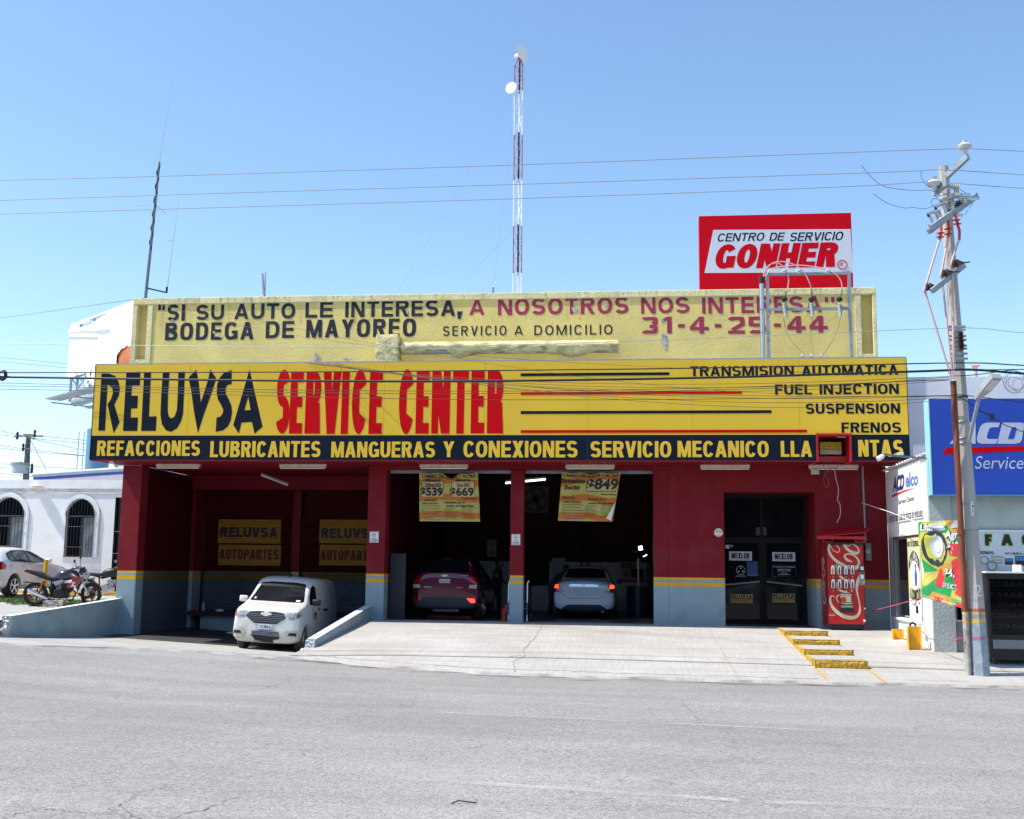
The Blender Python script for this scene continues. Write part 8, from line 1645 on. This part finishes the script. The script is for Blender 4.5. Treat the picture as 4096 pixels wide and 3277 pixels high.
# --- motorcycles (local: x forwards, z up, origin at the rear wheel contact)
def motorbike(name, label, loc, rz, body, rimc, pal, scale=1, classic=False, steer=.5):
    b = thing(name, label, 'motorcycle', loc, 'motorcycles on the grass', rz); b.scale = (scale,)*3
    def wheel(x, par, st=0):
        c = Vector((x, 0, .285)); ax = Vector((math.sin(st), math.cos(st), 0)); w = bpy.data.objects.new('wheel', None); C.objects.link(w); w.parent = b
        lb(MB().torus(c, ax, .250, .042, 36, 10), 'tyre', m_rubber, w, smooth=True); lb(MB().torus(c, ax, .212, .018, 32, 6), 'rim', rimc, w, smooth=True)
        mb = MB(); f = Vector((math.cos(st), -math.sin(st), 0))
        for k in range(5 if not classic else 14):
            a = 6.283*k/(5 if not classic else 14); d = f*math.cos(a)+Vector((0, 0, 1))*math.sin(a); mb.bar(c+d*.03, c+d*.21, .03 if not classic else .006, .02 if not classic else .006, up=ax)
        mb.cyl(c-ax*.05, c+ax*.05, .045, n=12); lb(mb, 'spokes', rimc, w); lb(MB().cyl(c+ax*.045, c+ax*.05, .11, n=20), 'brake_disc', m_alu, w); return c, ax
    wheel(0, b); fc, fax = wheel(1.28, b, steer)
    dk, rd = m_black, body
    hd = Vector((1.02, 0, .80))
    for s in (-1, 1):
        o_ = Vector((math.sin(steer)*.08*s, math.cos(steer)*.08*s, 0)); lb(MB().tube([fc+o_, fc.lerp(hd, .45)+o_, hd+o_+Vector((0, 0, .05))], [.026, .024, .018], 8), 'fork_leg', m_alu if not classic else m_chrome, b, smooth=True)
    mg = MB(); N = 10
    for j in range(2):
        for i in range(N+1): a = math.radians(20+115*i/N); d = Vector((math.cos(steer), -math.sin(steer), 0))*math.cos(a)+Vector((0, 0, 1))*math.sin(a); mg.v.append(tuple(fc+d*.315+fax*(.05 if j else -.05)))
    mg.f += [(i, i+1, N+2+i, N+1+i) for i in range(N)]; lb(mg, 'front_mudguard', dk if not classic else pal, b)
    lb(MB().tube([(.95, 0, .82), (.7, 0, .66), (.45, 0, .60), (.05, .0, .72)], .028, 8).tube([(.95, 0, .78), (.85, 0, .40), (.6, 0, .2), (.38, 0, .22), (.35, 0, .6)], .022, 8), 'frame', dk, b, smooth=True)
    lb(MB().tube([(.38, .07, .28), (0, .07, .285)], .024, 6).tube([(.38, -.07, .28), (0, -.07, .285)], .024, 6), 'swing_arm', dk, b)
    for s in (-1, 1): lb(MB().lathe((.10, s*.10, .34), (.12, 0, .40), [(i*.026, .026 if i % 2 else .016) for i in range(12)], 8), 'shock_absorber', m_dark if classic else M('spring_orange', (.25, .10, .02), .5), b)
    lb(MB().bevbox(.42, .78, -.13, .13, .20, .40, b=.04).cyl((.58, -.17, .32), (.58, .17, .32), .11, n=18).bevbox(.62, .80, -.09, .09, .38, .56, b=.02), 'engine', m_black if not classic else m_alu, b, smooth=40)
    for i in range(5): lb(MB().bevbox(.60, .82, -.11, .11, .40+i*.032, .412+i*.032, b=.004), 'cooling_fin', m_alu if classic else m_dark, b)
    lb(MB().tube([(.80, -.08, .46), (.95, -.10, .34), (.88, -.12, .17), (.6, -.13, .13), (.32, -.14, .19)], .022, 8), 'exhaust_pipe', m_galv if classic else m_dark, b, smooth=True)
    lb(MB().lathe((.32, -.15, .19), (-1, 0, .48 if not classic else .08), [(0, .025), (.06, .045), (.38, .055), (.5, .05), (.52, .03)], 12), 'silencer', m_chrome, b, smooth=True)
    # tank
    tk = MB(); prof = [(.40, .03, .66, .70), (.46, .10, .63, .80), (.60, .145, .62, .88), (.78, .15, .64, .91), (.92, .11, .68, .87), (.98, .05, .72, .80)]; n = 14
    for (x, w, z0_, z1_) in prof:
        for k in range(n): a = 6.283*k/n; tk.v.append((x, w*math.copysign(abs(math.cos(a))**.8, math.cos(a)), (z0_+z1_)/2+(z1_-z0_)/2*math.copysign(abs(math.sin(a))**.8, math.sin(a))))
    tk.f += [(j*n+i, j*n+(i+1) % n, (j+1)*n+(i+1) % n, (j+1)*n+i) for j in range(5) for i in range(n)]+[tuple(range(n)), tuple(range(5*n, 6*n))]; lb(tk, 'fuel_tank', pal, b, smooth=60)
    if not classic:
        for s in (-1, 1):
            lb(MB().prism([(.82, .76), (1.10, .70), (1.02, .56), (.80, .44), (.72, .50), (.86, .62)], lambda p, q: (p, s*.165, q), lambda p, q: (p, s*.14, q)), 'side_fairing', body, b); lb(MB().prism([(.86, .60), (.94, .60), (.88, .52), (.95, .52), (.94, .49), (.82, .49), (.89, .575), (.85, .575)], lambda p, q: (p, s*.170, q), lambda p, q: (p, s*.166, q)), 'z_mark', m_paper, b)
            lb(MB().prism([(.72, .80), (.80, .84), (1.02, .72), (.98, .68), (.90, .70)], lambda p, q: (p, s*.160, q), lambda p, q: (p, s*.13, q)), 'tank_flash', body, b); lb(MB().prism([(.82, .79), (.86, .81), (1.0, .70), (.97, .69)], lambda p, q: (p, s*.164, q), lambda p, q: (p, s*.161, q)), 'white_script', m_paper, b)
            lb(MB().prism([(.40, .60), (.62, .66), (.66, .62), (.48, .50)], lambda p, q: (p, s*.12, q), lambda p, q: (p, s*.09, q)), 'side_cover', M('silver_cover', (.4, .42, .45), .4), b)
        st_ = MB(); prof = [(-.24, .03, .86, .89), (-.05, .08, .80, .86), (.15, .11, .70, .82), (.30, .13, .64, .72), (.48, .12, .62, .70)]
    else:
        st_ = MB(); prof = [(-.20, .09, .68, .76), (.0, .12, .66, .76), (.2, .13, .66, .755), (.42, .12, .66, .74)]
    n = 12
    for (x, w, z0_, z1_) in prof:
        for k in range(n): a = 6.283*k/n; st_.v.append((x, w*math.copysign(abs(math.cos(a))**.6, math.cos(a)), (z0_+z1_)/2+(z1_-z0_)/2*math.copysign(abs(math.sin(a))**.6, math.sin(a))))
    m = len(prof); st_.f += [(j*n+i, j*n+(i+1) % n, (j+1)*n+(i+1) % n, (j+1)*n+i) for j in range(m-1) for i in range(n)]+[tuple(range(n)), tuple(range((m-1)*n, m*n))]; lb(st_, 'seat', m_dark, b, smooth=60)
    if not classic:
        lb(MB().bar((-.26, 0, .85), (.2, 0, .70), .13, .05), 'tail_fairing', m_black, b); lb(MB().bar((-.27, 0, .845), (-.12, 0, .80), .135, .03), 'tail_light', m_tail, b); lb(MB().bar((-.20, 0, .60), (-.32, 0, .42), .16, .012), 'plate_hanger', m_grey, b); lb(MB().bar((-.28, 0, .58), (.05, 0, .56), .13, .02), 'rear_mudguard', dk, b)
        lb(MB().bevbox(1.08, 1.22, -.09, .09, .68, .84, b=.03), 'headlight', m_headl, b, smooth=40); lb(MB().prism([(.98, .80), (1.16, .84), (1.10, .96), (1.02, .94)], lambda p, q: (p, -.09, q), lambda p, q: (p, .09, q)), 'windscreen', m_black, b)
    else:
        gm_ = MB(); 
        for j in range(2):
            for i in range(N+1): a = math.radians(30+150*i/N); gm_.v.append((.31*math.cos(a), .06 if j else -.06, .285+.31*math.sin(a)))
        gm_.f += [(i, i+1, N+2+i, N+1+i) for i in range(N)]; lb(gm_, 'rear_mudguard', M('orange_mudguard', (.55, .22, .02), .5), b); lb(MB().lathe((1.08, 0, .78), (1, 0, 0), [(0, .05), (.06, .09), (.12, .095)], 16), 'headlight', m_chrome, b, smooth=True)
    lb(MB().tube([(.90, -.34, .93), (.98, -.2, .94), (1.0, 0, .90), (.98, .2, .94), (.90, .34, .93)], .013, 8), 'handlebar', dk if not classic else m_chrome, b, smooth=True)
    for s in (-1, 1):
        lb(MB().cyl((.90, s*.26, .935), (.87, s*.38, .93), .02, n=8), 'grip', m_rubber, b)
        mz = 1.12 if s < 0 else 1.16; lb(MB().cyl((.96, s*.24, .94), (.94, s*.36, mz-.03), .007, n=6), 'mirror_stem', m_black, b); k = Vector((.93, s*.38, mz)); lb(MB().sphere(k, .065, 12, 8, (.35, 1.0, .7)), 'mirror', m_black if not classic else m_chrome, b, smooth=True)
    lb(MB().cyl((.42, .12, .22), (.34, .26, .0), .012, n=6), 'kick_stand', m_dark, b); lb(MB().bar((.36, -.2, .26), (.36, .2, .26), .03), 'foot_pegs', m_dark, b)
    b.rotation_euler.x = math.radians(4); return b
m_red2 = M('glossy_red_fairing', (.26, .006, .01), .2, coat=.7); m_rimr = M('red_rim', (.18, .01, .014), .4); m_tankd = M('deep_blue_black_tank', (.008, .012, .03), .15, coat=.8); m_rimb = M('chrome_spoke_rim', (.6, .6, .6), .3, .9)
ra = Vector((-14.53, -.60)); fa = Vector((-13.30, -.22)); d = fa-ra
motorbike('motorcycle', 'black and red sport motorcycle with red rims parked on the grass, in front', (ra.x, ra.y, zleft(ra.x, ra.y)+.002), math.atan2(d.y, d.x), m_red2, m_rimr, m_tankd)
c = PZ(345, 2397, zleft(-15, 2.2)); motorbike('motorcycle', 'older black motorcycle with orange rear mudguard half hidden by the red column', (c.x, c.y, zleft(c.x, c.y)), math.radians(8), M('orange_rim', (.45, .20, .03), .5), m_rimb, m_black, 1.0, True, .2)

# ------------------------------------------------------------------ people
def person(label, loc, rz, J, E, mats, head, extra=None):
    """J: joint -> (x,y,z,radius); E: edges; local, facing +x"""
    t = thing('person', label, 'person', loc, rz=rz)
    names = list(J); me = bpy.data.meshes.new('body'); me.from_pydata([J[k][:3] for k in names], [(names.index(a), names.index(b)) for a, b in E], [])
    o = bpy.data.objects.new('tmp', me); C.objects.link(o); md = o.modifiers.new('s', 'SKIN'); md.use_smooth_shade = True
    for i, k in enumerate(names): sv = me.skin_vertices[0].data[i]; sv.radius = (J[k][3],)*2; sv.use_root = (k == 'pelvis')
    o.modifiers.new('u', 'SUBSURF').levels = 2
    dg = bpy.context.evaluated_depsgraph_get(); dg.update(); r = bpy.data.meshes.new_from_object(o.evaluated_get(dg)); bpy.data.objects.remove(o)
    r.polygons.foreach_set('use_smooth', [True]*len(r.polygons)); link('body', r, mats[0], t, local=True)
    hx, hy, hz = head
    lb(MB().sphere((hx-.012, hy, hz+.025), .108, 14, 10, (1.0, .82, 1.12)), 'hair', m_black, t, smooth=True)
    lb(MB().sphere((hx+.015, hy, hz-.01), .10, 14, 10, (1, .80, 1.18)).sphere((hx+.115, hy, hz-.02), .02, 8, 6), 'face', mats[1], t, smooth=True)
    for s in (-1, 1): lb(MB().sphere((hx-.005, hy+s*.085, hz-.015), .026, 8, 6, (1, .5, 1.3)), 'ear', mats[1], t); lb(MB().sphere((hx+.095, hy+s*.035, hz+.01), .012, 8, 6), 'eye', m_ink, t)
    return t
m_cloth = M('dark_work_clothes', (.012, .014, .022), .9, var=.2); m_skin = M('brown_skin', (.16, .07, .04), .6)
m_cloth2 = M('navy_work_shirt', (.02, .028, .06), .9, var=.2)
def hand(J, E, w, d, pre):
    d = Vector(d).normalized(); sx = Vector((0, 1, 0)) if abs(d.y) < .8 else Vector((1, 0, 0)); w = Vector(w)
    J[pre+'palm'] = (*(w+d*.055), .030); E.append((pre+'wrist', pre+'palm'))
    for i, (o_, L_) in enumerate(((-.030, .062), (-.010, .074), (.010, .070), (.030, .055))):
        J[f'{pre}f{i}'] = (*(w+d*.095+sx*o_), .010); J[f'{pre}g{i}'] = (*(w+d*(.095+L_)+sx*o_*1.1+Vector((.015, 0, -.005))), .008); E += [(pre+'palm', f'{pre}f{i}'), (f'{pre}f{i}', f'{pre}g{i}')]
    J[pre+'t0'] = (*(w+d*.05+sx*.045+Vector((.015, 0, 0))), .011); J[pre+'t1'] = (*(w+d*.085+sx*.06+Vector((.03, 0, 0))), .009); E += [(pre+'palm', pre+'t0'), (pre+'t0', pre+'t1')]
J = dict(pelvis=(0, 0, .92, .135), waist=(0, 0, 1.05, .125), chest=(.01, 0, 1.28, .15), neck=(.02, 0, 1.46, .065), skull=(.04, 0, 1.58, .07),
         lhip=(0, .10, .88, .10), lknee=(.03, .11, .50, .068), lankle=(-.02, .11, .10, .045), ltoe=(.16, .12, .04, .04), rhip=(0, -.10, .88, .10), rknee=(.02, -.11, .50, .068), rankle=(-.03, -.11, .10, .045), rtoe=(.15, -.12, .04, .04),
         lsho=(.0, .19, 1.39, .07), lelb=(.03, .24, 1.12, .045), lwrist=(.22, .20, 1.02, .03), rsho=(.0, -.19, 1.39, .07), relb=(-.02, -.25, 1.12, .045), rwrist=(.12, -.24, .90, .03))
E0 = [('pelvis', 'waist'), ('waist', 'chest'), ('chest', 'neck'), ('neck', 'skull'), ('pelvis', 'lhip'), ('lhip', 'lknee'), ('lknee', 'lankle'), ('lankle', 'ltoe'), ('pelvis', 'rhip'), ('rhip', 'rknee'), ('rknee', 'rankle'), ('rankle', 'rtoe'), ('chest', 'lsho'), ('lsho', 'lelb'), ('lelb', 'lwrist'), ('chest', 'rsho'), ('rsho', 'relb'), ('relb', 'rwrist')]
J1 = dict(J); E1 = list(E0); hand(J1, E1, J1['lwrist'][:3], (.9, 0, -.3), 'l'); hand(J1, E1, J1['rwrist'][:3], (.5, 0, -.8), 'r')
yp1 = 5.2; f = P(1988, 2466, yp1); hgt = P(1985, 2236, yp1).z-(-.12)
p1 = person('person in dark clothes standing in profile right of the purple SUV', (f.x, yp1, -.135), math.radians(-15), J1, E1, (m_cloth, m_skin), (.045, 0, 1.62)); p1.scale = (hgt/1.74,)*3
J2 = dict(J); J2.update(pelvis=(-.10, 0, .92, .135), waist=(-.03, 0, 1.04, .125), chest=(.12, 0, 1.24, .15), neck=(.26, 0, 1.36, .065), skull=(.33, 0, 1.45, .07), lsho=(.14, .19, 1.33, .07), rsho=(.14, -.19, 1.33, .07), lelb=(.12, .24, 1.06, .045), relb=(.10, -.30, 1.08, .045), lwrist=(.35, .18, 1.0, .03), rwrist=(.33, -.2, 1.0, .03), lhip=(-.1, .1, .88, .1), rhip=(-.1, -.1, .88, .1), lknee=(-.05, .11, .5, .068), rknee=(-.16, -.11, .5, .068), lankle=(-.1, .11, .1, .045), rankle=(-.26, -.11, .1, .045), ltoe=(.08, .12, .04, .04), rtoe=(-.08, -.12, .04, .04))
E2 = list(E0); hand(J2, E2, J2['lwrist'][:3], (.9, 0, -.2), 'l'); hand(J2, E2, J2['rwrist'][:3], (.9, 0, -.2), 'r')
yp2 = 5.0; f = P(2222, 2462, yp2); p2 = person('person in a navy shirt leaning towards the left side of the silver sedan', (f.x-.02, yp2, -.13), math.radians(20), J2, E2, (m_cloth2, m_skin), (.36, 0, 1.50)); p2.scale = (.93,)*3
# litter on the road
c = PZ(1862, 3256, -.58); o = MB().tube([(c.x-.10, c.y-.05, zr(c.x)+.01), (c.x-.06, c.y+.02, zr(c.x)+.02), (c.x+.08, c.y+.01, zr(c.x)+.01)], .005, 6).build('bent_wire', m_black, base=c); tag(o, 'short bent piece of black wire lying on the asphalt at the bottom', 'wire')
# ------------------------------------------------------------------ parked cars across the street, mirrored in the glass door
dup(sed, (5.2, -43.0, -.55), math.radians(100), 'silver car parked across the street, mirrored low in the glass door')
dup(hb, (9.6, -41.5, -.6), math.radians(80), 'white car parked across the street, mirrored low in the glass door')
